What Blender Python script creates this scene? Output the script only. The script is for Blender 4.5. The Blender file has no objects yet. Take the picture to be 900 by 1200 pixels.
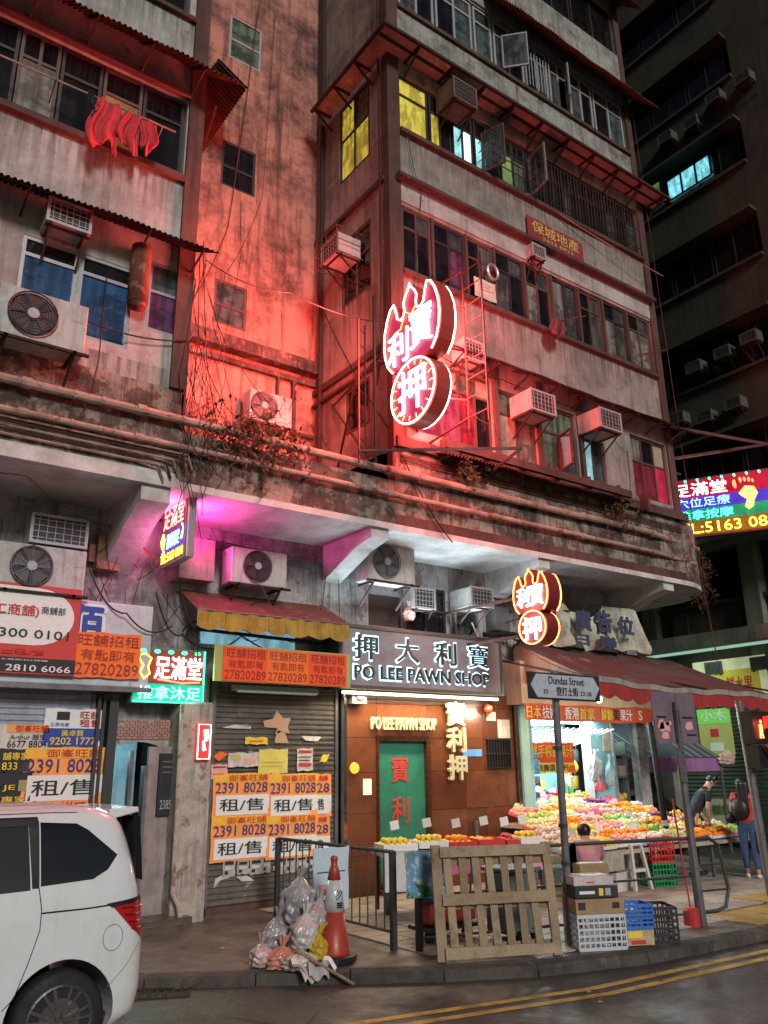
import bpy, bmesh, math, random
from mathutils import Vector, Matrix
random.seed(7)
S = bpy.context.scene
COL = S.collection
PI = math.pi
# ---------------------------------------------------------------- camera
cam = bpy.data.objects.new('camera', bpy.data.cameras.new('camera'))
COL.objects.link(cam)
cam.data.sensor_fit = 'HORIZONTAL'; cam.data.sensor_width = 36; cam.data.lens = 38.0
cam.data.clip_start = 0.05; cam.data.clip_end = 500
_az, _pi, _ro = math.radians(54), math.radians(17.5), math.radians(-0.83)
_fh = Vector((math.cos(_az), math.sin(_az), 0)); _r = Vector((math.sin(_az), -math.cos(_az), 0)); _up = Vector((0, 0, 1))
_f = _fh*math.cos(_pi) + _up*math.sin(_pi); _u = -_fh*math.sin(_pi) + _up*math.cos(_pi)
_rr = _r*math.cos(_ro) + _u*math.sin(_ro); _uu = _u*math.cos(_ro) - _r*math.sin(_ro)
cam.matrix_world = Matrix(((_rr.x, _uu.x, -_f.x, 0), (_rr.y, _uu.y, -_f.y, 0), (_rr.z, _uu.z, -_f.z, 2.03), (0, 0, 0, 1)))
S.camera = cam
# ---------------------------------------------------------------- sky, street light, exposure
W = bpy.data.worlds.new('World'); S.world = W; W.use_nodes = True
nt = W.node_tree; bg = nt.nodes['Background']
sky = nt.nodes.new('ShaderNodeTexSky'); sky.sky_type = 'NISHITA'; sky.sun_disc = False
sky.sun_elevation = math.radians(24); sky.sun_rotation = math.radians(193)
nt.links.new(sky.outputs[0], bg.inputs[0]); bg.inputs[1].default_value = 0.016
sd = bpy.data.lights.new('sun', 'SUN'); sd.energy = 1.7; sd.angle = math.radians(14); sd.color = (1, .96, .92)
so = bpy.data.objects.new('sun', sd); COL.objects.link(so)
so.rotation_euler = Vector((.2, .88, -.42)).to_track_quat('-Z', 'Y').to_euler()
S.view_settings.view_transform = 'Standard'; S.view_settings.look = 'None'
S.view_settings.exposure = 0.4; S.view_settings.gamma = 1; S.view_settings.use_curve_mapping = False
S.cycles.max_bounces = 6; S.cycles.diffuse_bounces = 3; S.cycles.glossy_bounces = 3
S.cycles.transmission_bounces = 3; S.cycles.transparent_max_bounces = 6
S.cycles.sample_clamp_indirect = 4
# ---------------------------------------------------------------- materials
MATS = {}
def nodes(name):
    m = bpy.data.materials.new(name); m.use_nodes = True
    t = m.node_tree; b = t.nodes['Principled BSDF']
    return m, t, b
def N(t, k, **kw):
    n = t.nodes.new(k)
    for a, v in kw.items(): setattr(n, a, v)
    return n
def ramp(t, src, a, b):
    r = N(t, 'ShaderNodeMapRange'); r.inputs[1].default_value = a; r.inputs[2].default_value = b
    t.links.new(src, r.inputs[0]); return r.outputs[0]
def noise(t, vec, scale, det=5, rough=.6):
    n = N(t, 'ShaderNodeTexNoise'); n.inputs['Scale'].default_value = scale; n.inputs['Detail'].default_value = det
    n.inputs['Roughness'].default_value = rough
    t.links.new(vec, n.inputs['Vector']); return n.outputs['Fac']
def mixc(t, fac, a, b):
    m = N(t, 'ShaderNodeMix', data_type='RGBA')
    if hasattr(fac, 'links'): t.links.new(fac, m.inputs[0])
    else: m.inputs[0].default_value = fac
    for i, c in ((6, a), (7, b)):
        if hasattr(c, 'links'): t.links.new(c, m.inputs[i])
        else: m.inputs[i].default_value = (*c, 1)
    return m.outputs[2]
def mul(t, a, v):
    m = N(t, 'ShaderNodeMath', operation='MULTIPLY'); t.links.new(a, m.inputs[0])
    if hasattr(v, 'links'): t.links.new(v, m.inputs[1])
    else: m.inputs[1].default_value = v
    return m.outputs[0]
def pos(t, sc=(1, 1, 1)):
    g = N(t, 'ShaderNodeNewGeometry'); m = N(t, 'ShaderNodeMapping'); m.inputs['Scale'].default_value = sc
    t.links.new(g.outputs['Position'], m.inputs[0]); return m.outputs[0]
def grime(name, base, dirt=(.05, .04, .035), patch=None, amt=.6, streak=.6, rough=.85, scale=1.0, bump=.25, metal=0, pt=.58, fine=.25, spec=.3, drips=False):
    """weathered surface: large stains, runs of dirt down the face, flaked patches, fine grain"""
    if name in MATS: return MATS[name]
    m, t, b = nodes(name); P = pos(t)
    c = base
    if patch:
        c = mixc(t, ramp(t, noise(t, P, 1.9*scale, 9, .66), pt-.015, pt+.02), base, patch)
    big = mul(t, ramp(t, noise(t, P, .9*scale, 10, .74), .44, .62), amt)
    c = mixc(t, big, c, dirt)
    st = mul(t, ramp(t, noise(t, pos(t, (5*scale, 5*scale, .35*scale)), 1.3, 8, .7), .5, .68), streak)
    c = mixc(t, st, c, dirt)
    sp = mul(t, ramp(t, noise(t, P, 11*scale, 6, .8), .56, .66), amt*.45); c = mixc(t, sp, c, dirt)
    if drips:   # rain has washed dirt down from every sill: one storey is 3.13 m
        sx = N(t, 'ShaderNodeSeparateXYZ'); g_ = N(t, 'ShaderNodeNewGeometry'); t.links.new(g_.outputs['Position'], sx.inputs[0])
        a = N(t, 'ShaderNodeMath', operation='SUBTRACT'); t.links.new(sx.outputs['Z'], a.inputs[0]); a.inputs[1].default_value = 7.37
        d = mul(t, a.outputs[0], 1/3.13); fr = N(t, 'ShaderNodeMath', operation='FRACT'); t.links.new(d, fr.inputs[0])
        run = ramp(t, noise(t, pos(t, (9, 9, .5)), 1.2, 6, .7), .42, .6)
        c = mixc(t, mul(t, mul(t, ramp(t, fr.outputs[0], .72, 1.0), run), .85), c, dirt)
    fn = noise(t, P, 38*scale, 3, .7)
    c = mixc(t, mul(t, ramp(t, fn, .35, .75), fine), c, tuple(x*.35 for x in base))
    t.links.new(c, b.inputs['Base Color']); b.inputs['Roughness'].default_value = rough
    b.inputs['Metallic'].default_value = metal; b.inputs['Specular IOR Level'].default_value = spec
    if bump:
        bp = N(t, 'ShaderNodeBump'); bp.inputs['Strength'].default_value = bump; bp.inputs['Distance'].default_value = .03
        h = N(t, 'ShaderNodeMath', operation='ADD'); t.links.new(noise(t, P, 7*scale, 8, .7), h.inputs[0]); t.links.new(mul(t, fn, .4), h.inputs[1])
        t.links.new(h.outputs[0], bp.inputs['Height']); t.links.new(bp.outputs[0], b.inputs['Normal'])
    MATS[name] = m; return m
def wet(m):
    """rain-polished patches: roughness follows its own broad stains"""
    t = m.node_tree; b = t.nodes['Principled BSDF']; r = N(t, 'ShaderNodeMapRange'); r.inputs[1].default_value = .4; r.inputs[2].default_value = .62; r.inputs[3].default_value = .28; r.inputs[4].default_value = .75
    t.links.new(noise(t, pos(t), 1.1, 7, .68), r.inputs[0]); t.links.new(r.outputs[0], b.inputs['Roughness']); return m
def plain(name, col, rough=.5, metal=0, var=.25, scale=14, spec=.4, coat=0):
    if name in MATS: return MATS[name]
    m, t, b = nodes(name)
    f = ramp(t, noise(t, pos(t), scale, 5, .65), .4, .75)
    t.links.new(mixc(t, mul(t, f, var), col, tuple(x*.45 for x in col)), b.inputs['Base Color'])
    r = N(t, 'ShaderNodeMapRange'); r.inputs[3].default_value = max(rough-.08, .02); r.inputs[4].default_value = min(rough+.15, 1)
    t.links.new(f, r.inputs[0]); t.links.new(r.outputs[0], b.inputs['Roughness'])
    b.inputs['Metallic'].default_value = metal; b.inputs['Specular IOR Level'].default_value = spec
    b.inputs['Coat Weight'].default_value = coat; b.inputs['Coat Roughness'].default_value = .06
    MATS[name] = m; return m
def glow(name, col, s, var=0):
    if name in MATS: return MATS[name]
    m, t, b = nodes(name); b.inputs['Base Color'].default_value = (*[min(c, .8)*.5 for c in col], 1)
    b.inputs['Emission Strength'].default_value = s
    if var:
        c = mixc(t, mul(t, ramp(t, noise(t, pos(t, (4, 4, 1.2)), 2.2, 6, .7), .42, .6), var), col, tuple(x*.22 for x in col)); c = mixc(t, mul(t, ramp(t, noise(t, pos(t), 1.9, 3, .6), .52, .58), var*.7), c, tuple(x*.1 for x in col))
        t.links.new(c, b.inputs['Emission Color'])
    else: b.inputs['Emission Color'].default_value = (*col, 1)
    MATS[name] = m; return m
def glassmat(name, tint, op=.5, rough=.05, emit=None):
    """window glass: partly see-through, partly mirror, a little dusty film"""
    if name in MATS: return MATS[name]
    m, t, b = nodes(name)
    fold = N(t, 'ShaderNodeTexNoise'); fold.inputs['Scale'].default_value = 1; fold.inputs['Detail'].default_value = 4; t.links.new(pos(t, (9, 9, .7)), fold.inputs['Vector'])
    room = noise(t, pos(t, (1.6, 1.6, 2.2)), 1.4, 5, .65)
    cc = mixc(t, mul(t, ramp(t, fold.outputs['Fac'], .38, .62), .75), tuple(min(1, x*1.25) for x in tint), tuple(x*.35 for x in tint)); cc = mixc(t, mul(t, ramp(t, room, .5, .58), .7), cc, tuple(x*.25 for x in tint))
    t.links.new(cc, b.inputs['Base Color']); b.inputs['Roughness'].default_value = rough
    b.inputs['Specular IOR Level'].default_value = .8
    a = N(t, 'ShaderNodeMapRange'); a.inputs[3].default_value = max(op-.15, 0); a.inputs[4].default_value = min(op+.2, 1)
    t.links.new(ramp(t, noise(t, pos(t), 2.2, 6, .7), .4, .65), a.inputs[0]); t.links.new(a.outputs[0], b.inputs['Alpha'])
    if emit:
        b.inputs['Emission Color'].default_value = (*emit[0], 1); b.inputs['Emission Strength'].default_value = emit[1]
    MATS[name] = m; return m
# ---------------------------------------------------------------- mesh helpers
class G:
    def __init__(s): s.v = []; s.f = []; s.cache = None
    def box(s, x0, x1, y0, y1, z0, z1):
        n = len(s.v)
        s.v += [(x0,y0,z0),(x1,y0,z0),(x1,y1,z0),(x0,y1,z0),(x0,y0,z1),(x1,y0,z1),(x1,y1,z1),(x0,y1,z1)]
        s.f += [(n+3,n+2,n+1,n),(n+4,n+5,n+6,n+7),(n,n+1,n+5,n+4),(n+1,n+2,n+6,n+5),(n+2,n+3,n+7,n+6),(n+3,n,n+4,n+7)]
        return s
    def bar(s, a, b, w, h, up=(0,0,1)):
        a = Vector(a); b = Vector(b); d = (b-a).normalized(); u = Vector(up)
        if abs(d.dot(u)) > .98: u = Vector((0, 1, 0))
        r = d.cross(u).normalized(); u = r.cross(d); n = len(s.v)
        for p in (a, b):
            for i, j in ((-1,-1),(1,-1),(1,1),(-1,1)): s.v.append(tuple(p + r*(i*w/2) + u*(j*h/2)))
        s.f += [(n,n+1,n+2,n+3),(n+7,n+6,n+5,n+4),(n,n+4,n+5,n+1),(n+1,n+5,n+6,n+2),(n+2,n+6,n+7,n+3),(n+3,n+7,n+4,n)]
        return s
    def tube(s, pts, r, n=8, closed=False):
        pts = [Vector(p) for p in pts]; k = len(pts); base = len(s.v); prev = None
        rs = r if isinstance(r, (list, tuple)) else [r]*k
        for i, p in enumerate(pts):
            if closed: d = pts[(i+1) % k] - pts[i-1]
            else: d = pts[min(i+1, k-1)] - pts[max(i-1, 0)]
            d = d.normalized() if d.length > 1e-9 else Vector((0, 0, 1))
            u = prev if prev else (Vector((0,0,1)) if abs(d.z) < .9 else Vector((1,0,0)))
            a = d.cross(u)
            if a.length < 1e-6: a = d.cross(Vector((.3,.5,.8)))
            a.normalize(); u = a.cross(d).normalized(); prev = u
            for j in range(n):
                t = 2*PI*j/n; s.v.append(tuple(p + a*(math.cos(t)*rs[i]) + u*(math.sin(t)*rs[i])))
        for i in range(k if closed else k-1):
            i2 = (i+1) % k
            for j in range(n):
                j2 = (j+1) % n; s.f.append((base+i*n+j, base+i*n+j2, base+i2*n+j2, base+i2*n+j))
        if not closed:
            s.f.append(tuple(base+j for j in range(n))[::-1]); s.f.append(tuple(base+(k-1)*n+j for j in range(n)))
        return s
    def prism(s, poly, a, b, ax='y'):
        """poly of (u,w) extruded along ax from a to b; y: (x,z), x: (y,z), z: (x,y)"""
        n = len(s.v); k = len(poly)
        for t in (a, b):
            for u, w in poly: s.v.append((u,t,w) if ax == 'y' else (t,u,w) if ax == 'x' else (u,w,t))
        s.f.append(tuple(n+i for i in range(k))); s.f.append(tuple(n+k+i for i in range(k))[::-1])
        for i in range(k): j = (i+1) % k; s.f.append((n+i, n+k+i, n+k+j, n+j))
        return s
    def lathe(s, prof, c=(0,0,0), n=16, ax='z'):
        base = len(s.v)
        for r, h in prof:
            for j in range(n):
                t = 2*PI*j/n; u, w = r*math.cos(t), r*math.sin(t)
                p = (u,w,h) if ax == 'z' else (u,h,w) if ax == 'y' else (h,u,w)
                s.v.append((c[0]+p[0], c[1]+p[1], c[2]+p[2]))
        for i in range(len(prof)-1):
            for j in range(n): j2 = (j+1) % n; s.f.append((base+i*n+j, base+i*n+j2, base+(i+1)*n+j2, base+(i+1)*n+j))
        s.f.append(tuple(base+j for j in range(n))[::-1]); s.f.append(tuple(base+(len(prof)-1)*n+j for j in range(n)))
        return s
    def ball(s, c, r, n=8, m=6):
        if not isinstance(r, (tuple, list)): r = (r, r, r)
        base = len(s.v)
        for i in range(m+1):
            ph = PI*i/m
            for j in range(n):
                t = 2*PI*j/n; s.v.append((c[0]+r[0]*math.sin(ph)*math.cos(t), c[1]+r[1]*math.sin(ph)*math.sin(t), c[2]+r[2]*math.cos(ph)))
        for i in range(m):
            for j in range(n): j2 = (j+1) % n; s.f.append((base+i*n+j, base+(i+1)*n+j, base+(i+1)*n+j2, base+i*n+j2))
        return s
    def grid(s, fn, nu, nv):
        base = len(s.v)
        for i in range(nu+1):
            for j in range(nv+1): s.v.append(tuple(fn(i/nu, j/nv)))
        for i in range(nu):
            for j in range(nv): a = base+i*(nv+1)+j; s.f.append((a, a+nv+1, a+nv+2, a+1))
        return s
    def mesh(s, name, mat, smooth=False, org=(0,0,0)):
        me = bpy.data.meshes.new(name)
        o = org; me.from_pydata([(a-o[0], b-o[1], c-o[2]) for a, b, c in s.v], [], s.f); me.update()
        bm = bmesh.new(); bm.from_mesh(me); bmesh.ops.recalc_face_normals(bm, faces=bm.faces); bm.to_mesh(me); bm.free()
        if mat: me.materials.append(mat)
        if smooth: me.polygons.foreach_set('use_smooth', [True]*len(me.polygons))
        return me
def root_org(p):
    o = Vector((0,0,0))
    while p: o += Vector(p.location); p = p.parent
    return o
SPLIT = {'post', 'awning_bracket', 'sill', 'string_course', 'pilaster', 'laundry_bracket', 'steel_post', 'steel_frame', 'conduit', 'downpipe', 'canopy', 'door_frame', 'torn_sticker', 'mark', 'bracket', 'faint_line', 'grille_rail', 'footprint_toe', 'guide_rail', 'meter_box', 'ledge', 'glow_tick', 'inner_wall', 'stringer', 'lintel_band', 'upper_band', 'pilaster', 'sign_frame', 'room_interior', 'window_ledge', 'interior'}
def islands(g):
    par = list(range(len(g.v)))
    def fd(i):
        while par[i] != i: par[i] = par[par[i]]; i = par[i]
        return i
    for f in g.f:
        for q in f[1:]: par[fd(q)] = fd(f[0])
    grp = {}
    for f in g.f: grp.setdefault(fd(f[0]), []).append(f)
    out = []
    for fs in grp.values():
        ids = sorted({i for f in fs for i in f}); m = {i: k for k, i in enumerate(ids)}; h = G(); h.v = [g.v[i] for i in ids]; h.f = [tuple(m[i] for i in f) for f in fs]; out.append(h)
    return out
def part(name, g, mat, parent=None, smooth=False, label=None, stuff=False, structure=False, bevel=0):
    if name in SPLIT and not stuff:
        L = islands(g)
        if len(L) > 1: return [_part(name, h, mat, parent, smooth, label, stuff, structure, bevel) for h in L][0]
    return _part(name, g, mat, parent, smooth, label, stuff, structure, bevel)
def _part(name, g, mat, parent=None, smooth=False, label=None, stuff=False, structure=False, bevel=0):
    """links builder g (world coordinates) as ONE mesh object under parent"""
    me = g.mesh(name, mat, smooth, root_org(parent)); o = bpy.data.objects.new(name, me); COL.objects.link(o)
    o.parent = parent
    if label: o['label'] = label
    if stuff: o['kind'] = 'stuff'
    if structure: o['kind'] = 'structure'
    if bevel:
        b = o.modifiers.new('bevel', 'BEVEL'); b.width = bevel; b.segments = 2; b.limit_method = 'ANGLE'; b.harden_normals = False
    return o
def piece(name, me, parent, loc, rz=0, rot=None):
    """one more piece sharing mesh me; loc in world coordinates"""
    o = bpy.data.objects.new(name, me); COL.objects.link(o); o.parent = parent
    o.location = Vector(loc) - root_org(parent); o.rotation_euler = rot if rot else (0, 0, rz); return o
def thing(name, label, cat, loc=(0,0,0), rz=0, group=None):
    o = bpy.data.objects.new(name, None); COL.objects.link(o); o.location = loc; o.rotation_euler = (0, 0, rz)
    o.empty_display_size = .1; o['label'] = label; o['category'] = cat
    if group: o['group'] = group
    return o
def single(name, g, mat, label, cat, group=None, smooth=False, stuff=False, org=None):
    me = g.mesh(name, mat, smooth, org or (0,0,0)); o = bpy.data.objects.new(name, me); COL.objects.link(o)
    if org: o.location = org
    o['label'] = label; o['category'] = cat
    if group: o['group'] = group
    if stuff: o['kind'] = 'stuff'
    return o
def kids(o): return [c for c in COL.objects if c.parent == o]
def copy_tree(o, parent=None, ch=None):
    c = o.copy(); COL.objects.link(c); c.parent = parent
    for k in list(o.children): copy_tree(k, c)
    return c
def again(o, loc, rz=None, label=None, group=None, scale=None):
    c = copy_tree(o); c.location = loc
    if rz is not None: c.rotation_euler = (0, 0, rz)
    if scale: c.scale = scale
    if label: c['label'] = label
    if group: c['group'] = group
    return c
def lamp(name, kind, loc, energy, col, parent, aim=None, size=.5, size_y=None):
    d = bpy.data.lights.new(name, kind); d.energy = energy; d.color = col
    if kind == 'AREA':
        d.shape = 'RECTANGLE' if size_y else 'SQUARE'; d.size = size
        if size_y: d.size_y = size_y
    else: d.shadow_soft_size = size
    o = bpy.data.objects.new(name, d); COL.objects.link(o); o.parent = parent
    o.location = Vector(loc) - root_org(parent)
    if aim: o.rotation_euler = Vector(aim).to_track_quat('-Z', 'Y').to_euler()
    return o
_tc = {}
def glyphs(s, off=0.0, ext=0.0):
    k = (s, off, ext)
    if k in _tc: return _tc[k]
    cu = bpy.data.curves.new('t', 'FONT'); cu.body = s; cu.size = 1; cu.offset = off; cu.extrude = ext; cu.resolution_u = 2
    o = bpy.data.objects.new('t', cu); COL.objects.link(o)
    bpy.context.view_layer.update()
    me = o.evaluated_get(bpy.context.evaluated_depsgraph_get()).to_mesh()
    vs = [tuple(v.co) for v in me.vertices]; fs = [tuple(p.vertices) for p in me.polygons]
    o.to_mesh_clear(); bpy.data.objects.remove(o); bpy.data.curves.remove(cu)
    _tc[k] = (vs, fs); return _tc[k]
def text(s, box, y, mat, parent, name='lettering', off=0.0, ext=.003, face='-y', label=None, org=None, right=None):
    """writes s into box (a0,z0,a1,z1) on the plane y; face '-y' runs along +x, '-x' runs along -y, or give org and right"""
    vs, fs = glyphs(s, 0, .02)
    if not vs: return None
    xs = [v[0] for v in vs]; ys = [v[1] for v in vs]; w = max(xs)-min(xs) or 1; h = max(ys)-min(ys) or 1
    a0, z0, a1, z1 = box; sx = (a1-a0)/w; sz = (z1-z0)/h
    g = G(); em = abs(z1-z0)*1.1; o_ = max(off, 0)*em*.8; sg = 1 if a1 > a0 else -1
    sh = [(0, 0)] if o_ == 0 else [(math.cos(k*PI/4)*o_, math.sin(k*PI/4)*o_) for k in range(8)] if off > .034 else [(-o_*.6, -o_*.3), (o_*.6, o_*.3), (o_*.2, -o_*.4)]
    for k, (da, dzz) in enumerate(sh):
      n = len(g.v); g.f += [tuple(n+i for i in f) for f in fs]
      for v in vs:
        a = a0 + (v[0]-min(xs))*sx + da; z = z0 + (v[1]-min(ys))*sz + dzz; d = v[2]/.02*ext + .0003*k
        if org is not None:
            R = Vector(right); nrm = Vector((R.y, -R.x, 0)); p = Vector(org) + R*a + Vector((0, 0, z)) + nrm*(d+y)
            g.v.append(tuple(p))
        elif face == '-y': g.v.append((a, y-ext-d, z))
        elif face == '-x': g.v.append((y-ext-d, a, z))
    return part(name, g, mat, parent, label=label)
def holes_wall(g, x0, x1, z0, z1, y0, y1, holes, ax='y'):
    xs = sorted({x0, x1, *[h[0] for h in holes], *[h[2] for h in holes]}); zs = sorted({z0, z1, *[h[1] for h in holes], *[h[3] for h in holes]})
    xs = [x for x in xs if x0 <= x <= x1]; zs = [z for z in zs if z0 <= z <= z1]
    for a, b in zip(zs, zs[1:]):
        run = None
        for c, d in zip(xs, xs[1:]):
            mx, mz = (c+d)/2, (a+b)/2
            if any(h[0] < mx < h[2] and h[1] < mz < h[3] for h in holes):
                if run is not None: emit(g, run, c, y0, y1, a, b, ax); run = None
            elif run is None: run = c
        if run is not None: emit(g, run, xs[-1], y0, y1, a, b, ax)
def emit(g, a, b, y0, y1, z0, z1, ax):
    if ax == 'y': g.box(a, b, y0, y1, z0, z1)
    else: g.box(y0, y1, a, b, z0, z1)

# ---------------------------------------------------------------- material palette
stucco_pink = grime('stucco_pink', (.35,.29,.265), (.08,.06,.055), (.25,.2,.18), amt=.6, streak=.6, pt=.6, drips=True)
stucco_white = grime('stucco_white', (.44,.42,.4), (.09,.075,.065), (.26,.22,.19), amt=.6, streak=.6, pt=.63, drips=True)
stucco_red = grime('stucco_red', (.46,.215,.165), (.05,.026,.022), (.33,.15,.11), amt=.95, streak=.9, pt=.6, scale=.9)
stucco_top = grime('stucco_top', (.33,.33,.31), (.06,.05,.045), (.2,.18,.15), amt=.7, streak=.75)
peeling = grime('peeling', (.34,.28,.23), (.012,.011,.01), (.14,.09,.07), amt=.98, streak=.95, scale=1.7, pt=.52, bump=.6, fine=.55)
maroon = grime('maroon', (.11,.058,.05), (.03,.015,.012), (.2,.12,.09), amt=.6, pt=.66)
soffit_m = grime('soffit_paint', (.58,.59,.585), (.13,.11,.09), (.38,.35,.31), amt=.5, streak=.0, pt=.68, scale=1.6)
lower_m = grime('lower_wall', (.36,.36,.36), (.06,.05,.05), (.2,.17,.15), amt=.8, streak=.8, pt=.6, scale=1.4)
pillar_m = grime('pillar_paint', (.45,.40,.35), (.1,.07,.05), (.25,.18,.12), amt=.6, streak=.7, scale=2)
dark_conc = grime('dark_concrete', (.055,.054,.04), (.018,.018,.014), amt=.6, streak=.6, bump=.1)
green_conc = grime('green_concrete', (.17,.2,.16), (.03,.04,.03), amt=.6)
rust = grime('rust', (.15,.055,.032), (.03,.015,.01), (.3,.15,.09), amt=.5, streak=.3, scale=3, pt=.6)
rust_dark = grime('rust_dark', (.05,.025,.02), (.012,.01,.008), amt=.5, scale=3)
pipe_m = grime('pipe_paint', (.36,.27,.22), (.07,.045,.03), (.2,.1,.06), amt=.6, streak=.1, scale=3, pt=.6, bump=.1)
asphalt = grime('asphalt', (.068,.062,.056), (.022,.02,.018), (.1,.09,.08), amt=.8, streak=0, rough=.55, scale=.8, pt=.6, bump=.5, fine=.7, spec=.5); wet(asphalt)
pave_m = grime('pavement_concrete', (.13,.11,.09), (.03,.025,.02), (.19,.165,.13), amt=.85, streak=0, rough=.6, scale=1.1, bump=.35, fine=.6, spec=.4); wet(pave_m)
kerb_m = grime('kerb_stone', (.09,.08,.07), (.02,.018,.016), (.14,.12,.1), amt=.8, streak=.3, scale=2, bump=.4, fine=.6)
tiles_m = [grime('paver_%d' % i, c, (.06,.045,.03), None, amt=.6, streak=0, scale=1.6, rough=.55, bump=.15, fine=.4, spec=.4) for i, c in enumerate([(.36,.33,.27),(.31,.285,.24),(.4,.365,.3)])]
yellow_pav = grime('yellow_paver', (.36,.26,.08), (.1,.07,.03), amt=.5, streak=0, scale=2)
road_yellow = grime('road_yellow', (.6,.42,.1), (.05,.04,.03), (.07,.06,.05), amt=.6, streak=0, scale=3, pt=.62)
black = plain('black_metal', (.014,.014,.015), .5, .2)
iron = plain('grey_iron', (.06,.062,.065), .5, .5)
galv = grime('galvanised', (.2,.2,.21), (.05,.05,.05), amt=.5, streak=.3, scale=4, rough=.45, metal=.5, bump=.05)
alu = plain('aluminium', (.34,.34,.35), .4, .5, var=.5)
white_fr = plain('white_frame', (.33,.34,.35), .5, .1, var=.5)
brown_fr = plain('brown_frame', (.10,.06,.05), .55, .1, var=.6)
dark_fr = plain('dark_frame', (.03,.025,.024), .55, .1, var=.5)
ac_body = grime('ac_enamel', (.46,.45,.43), (.12,.09,.07), amt=.45, streak=.5, scale=3, rough=.5, bump=.04)
ac_dark = plain('ac_grille', (.03,.03,.034), .6)
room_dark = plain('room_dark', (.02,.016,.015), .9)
g_dark = glassmat('glass_dark', (.015,.013,.014), .72, .06)
g_blue = glassmat('glass_blue', (.03,.09,.2), .9, .15)
g_teal = glassmat('glass_teal', (.09,.125,.125), .7, .08)
g_green = glassmat('glass_green', (.12,.17,.12), .85, .2)
g_purple = glassmat('glass_purple', (.13,.05,.11), .85, .1)
g_red = glassmat('glass_red', (.22,.03,.05), .85, .12)
g_curtain = glassmat('glass_curtain', (.24,.21,.18), .9, .25)
g_grey = glassmat('glass_grey', (.1,.1,.1), .8, .12)
beige = grime('beige_panel', (.42,.33,.26), (.1,.06,.05), amt=.5, scale=2, bump=.05)
lit_yellow = glow('lit_yellow_curtain', (.62,.52,.06), .6, .9)
lit_cyan = glow('lit_cyan_room', (.35,.85,.85), .85, .75)
lit_white = glow('lit_white_room', (.7,.95,1), 1.3, .3)
lit_green = glow('lit_green_room', (.25,.4,.12), .35, .6)
tr = lambda s: grime(s, (.1,.04,.03))
# ---------------------------------------------------------------- road, kerb, pavement
g = G(); g.grid(lambda u, v: (-60+160*u, -40+120*v, 0), 1, 1); part('road', g, asphalt, structure=True)
KERB = [(-12,9.3),(1.5,9.3),(3.28,8.6),(4.2,8.04),(5.74,7.0),(6.6,6.55),(7.9,6.2),(10.05,6.08),(13,5.95),(15.2,6.1),(16.3,7.0),(16.6,8.6),(16.6,24)]
g = G(); g.prism([(x+.0, y+.14) if i < 9 else (x-.14, y+.05) for i, (x, y) in enumerate(KERB)] + [(-12,24)], -.3, .12, 'z')
pavement = part('pavement', g, pave_m, structure=True)
kerb = bpy.data.objects.new('kerb', None); COL.objects.link(kerb); kerb['kind'] = 'structure'; kerb.location = (5, 7, 0)
for (ax_, ay), (bx_, by) in zip(KERB, KERB[1:]):
    a = Vector((ax_, ay, 0)); b = Vector((bx_, by, 0)); L = (b-a).length; n = max(1, round(L/.95)) if L < 6 else 6
    d = (b-a)/n; nrm = Vector((-d.y, d.x, 0)).normalized()
    for i in range(n):
        p = a + d*i + d.normalized()*.006; q = a + d*(i+1) - d.normalized()*.006; w = nrm*.15; h = .125 + random.uniform(-.004, .006)
        g = G(); g.v = [tuple(p), tuple(q), tuple(q+w), tuple(p+w), *[tuple(v+Vector((0,0,h-(.02 if k < 2 else 0))) + (nrm*.015 if k < 2 else Vector())) for k, v in enumerate((p, q, q+w, p+w))]]
        g.f = [(3,2,1,0),(4,5,6,7),(0,1,5,4),(1,2,6,5),(2,3,7,6),(3,0,4,7)]
        part('kerb_stone', g, kerb_m, kerb)
pm = []
for m in tiles_m:
    g = G(); g.v = [(-.195,-.195,0),(.195,-.195,0),(.195,.195,0),(-.195,.195,0),(-.19,-.19,.012),(.19,-.19,.012),(.19,.19,.012),(-.19,.19,.012)]
    g.f = [(4,5,6,7),(0,1,5,4),(1,2,6,5),(2,3,7,6),(3,0,4,7)]; pm.append(g.mesh('paver', m))
cnt = 0
for i in range(21):
    for j in range(14):
        x, y = 6.15+.4*i, 6.5+.4*j
        if y > 11.3 or cnt > 288 or (x < 6.6 and y < 7.6) or y < 6.75: continue
        if 10.4 < x < 11.9 and y < 7.1: continue
        piece('paver', random.choice(pm), pavement, (x, y, .122 + random.uniform(0, .004)), rz=random.uniform(-.006, .006)); cnt += 1
tm = G(); tm.box(-.19,.19,-.19,.19,0,.012)
for a in range(5):
    for b in range(5): tm.lathe([(.022,.012),(.018,.018)], (-.15+.075*a, -.15+.075*b, 0), 6)
tm = tm.mesh('tactile_paver', yellow_pav)
for i in range(5):
    for j in range(2): piece('tactile_paver', tm, pavement, (10.3+.4*i, 6.44+.4*j, .122))
for i in range(12): piece('tactile_paver', tm, pavement, (11.9+.4*(i%6), 7.0+.4*(i//6), .134))
# low step in front of the left shops
g = G(); g.box(-6, 4.75, 10.9, 11.5, .1, .22); part('doorstep', g, pave_m, structure=True)
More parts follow.
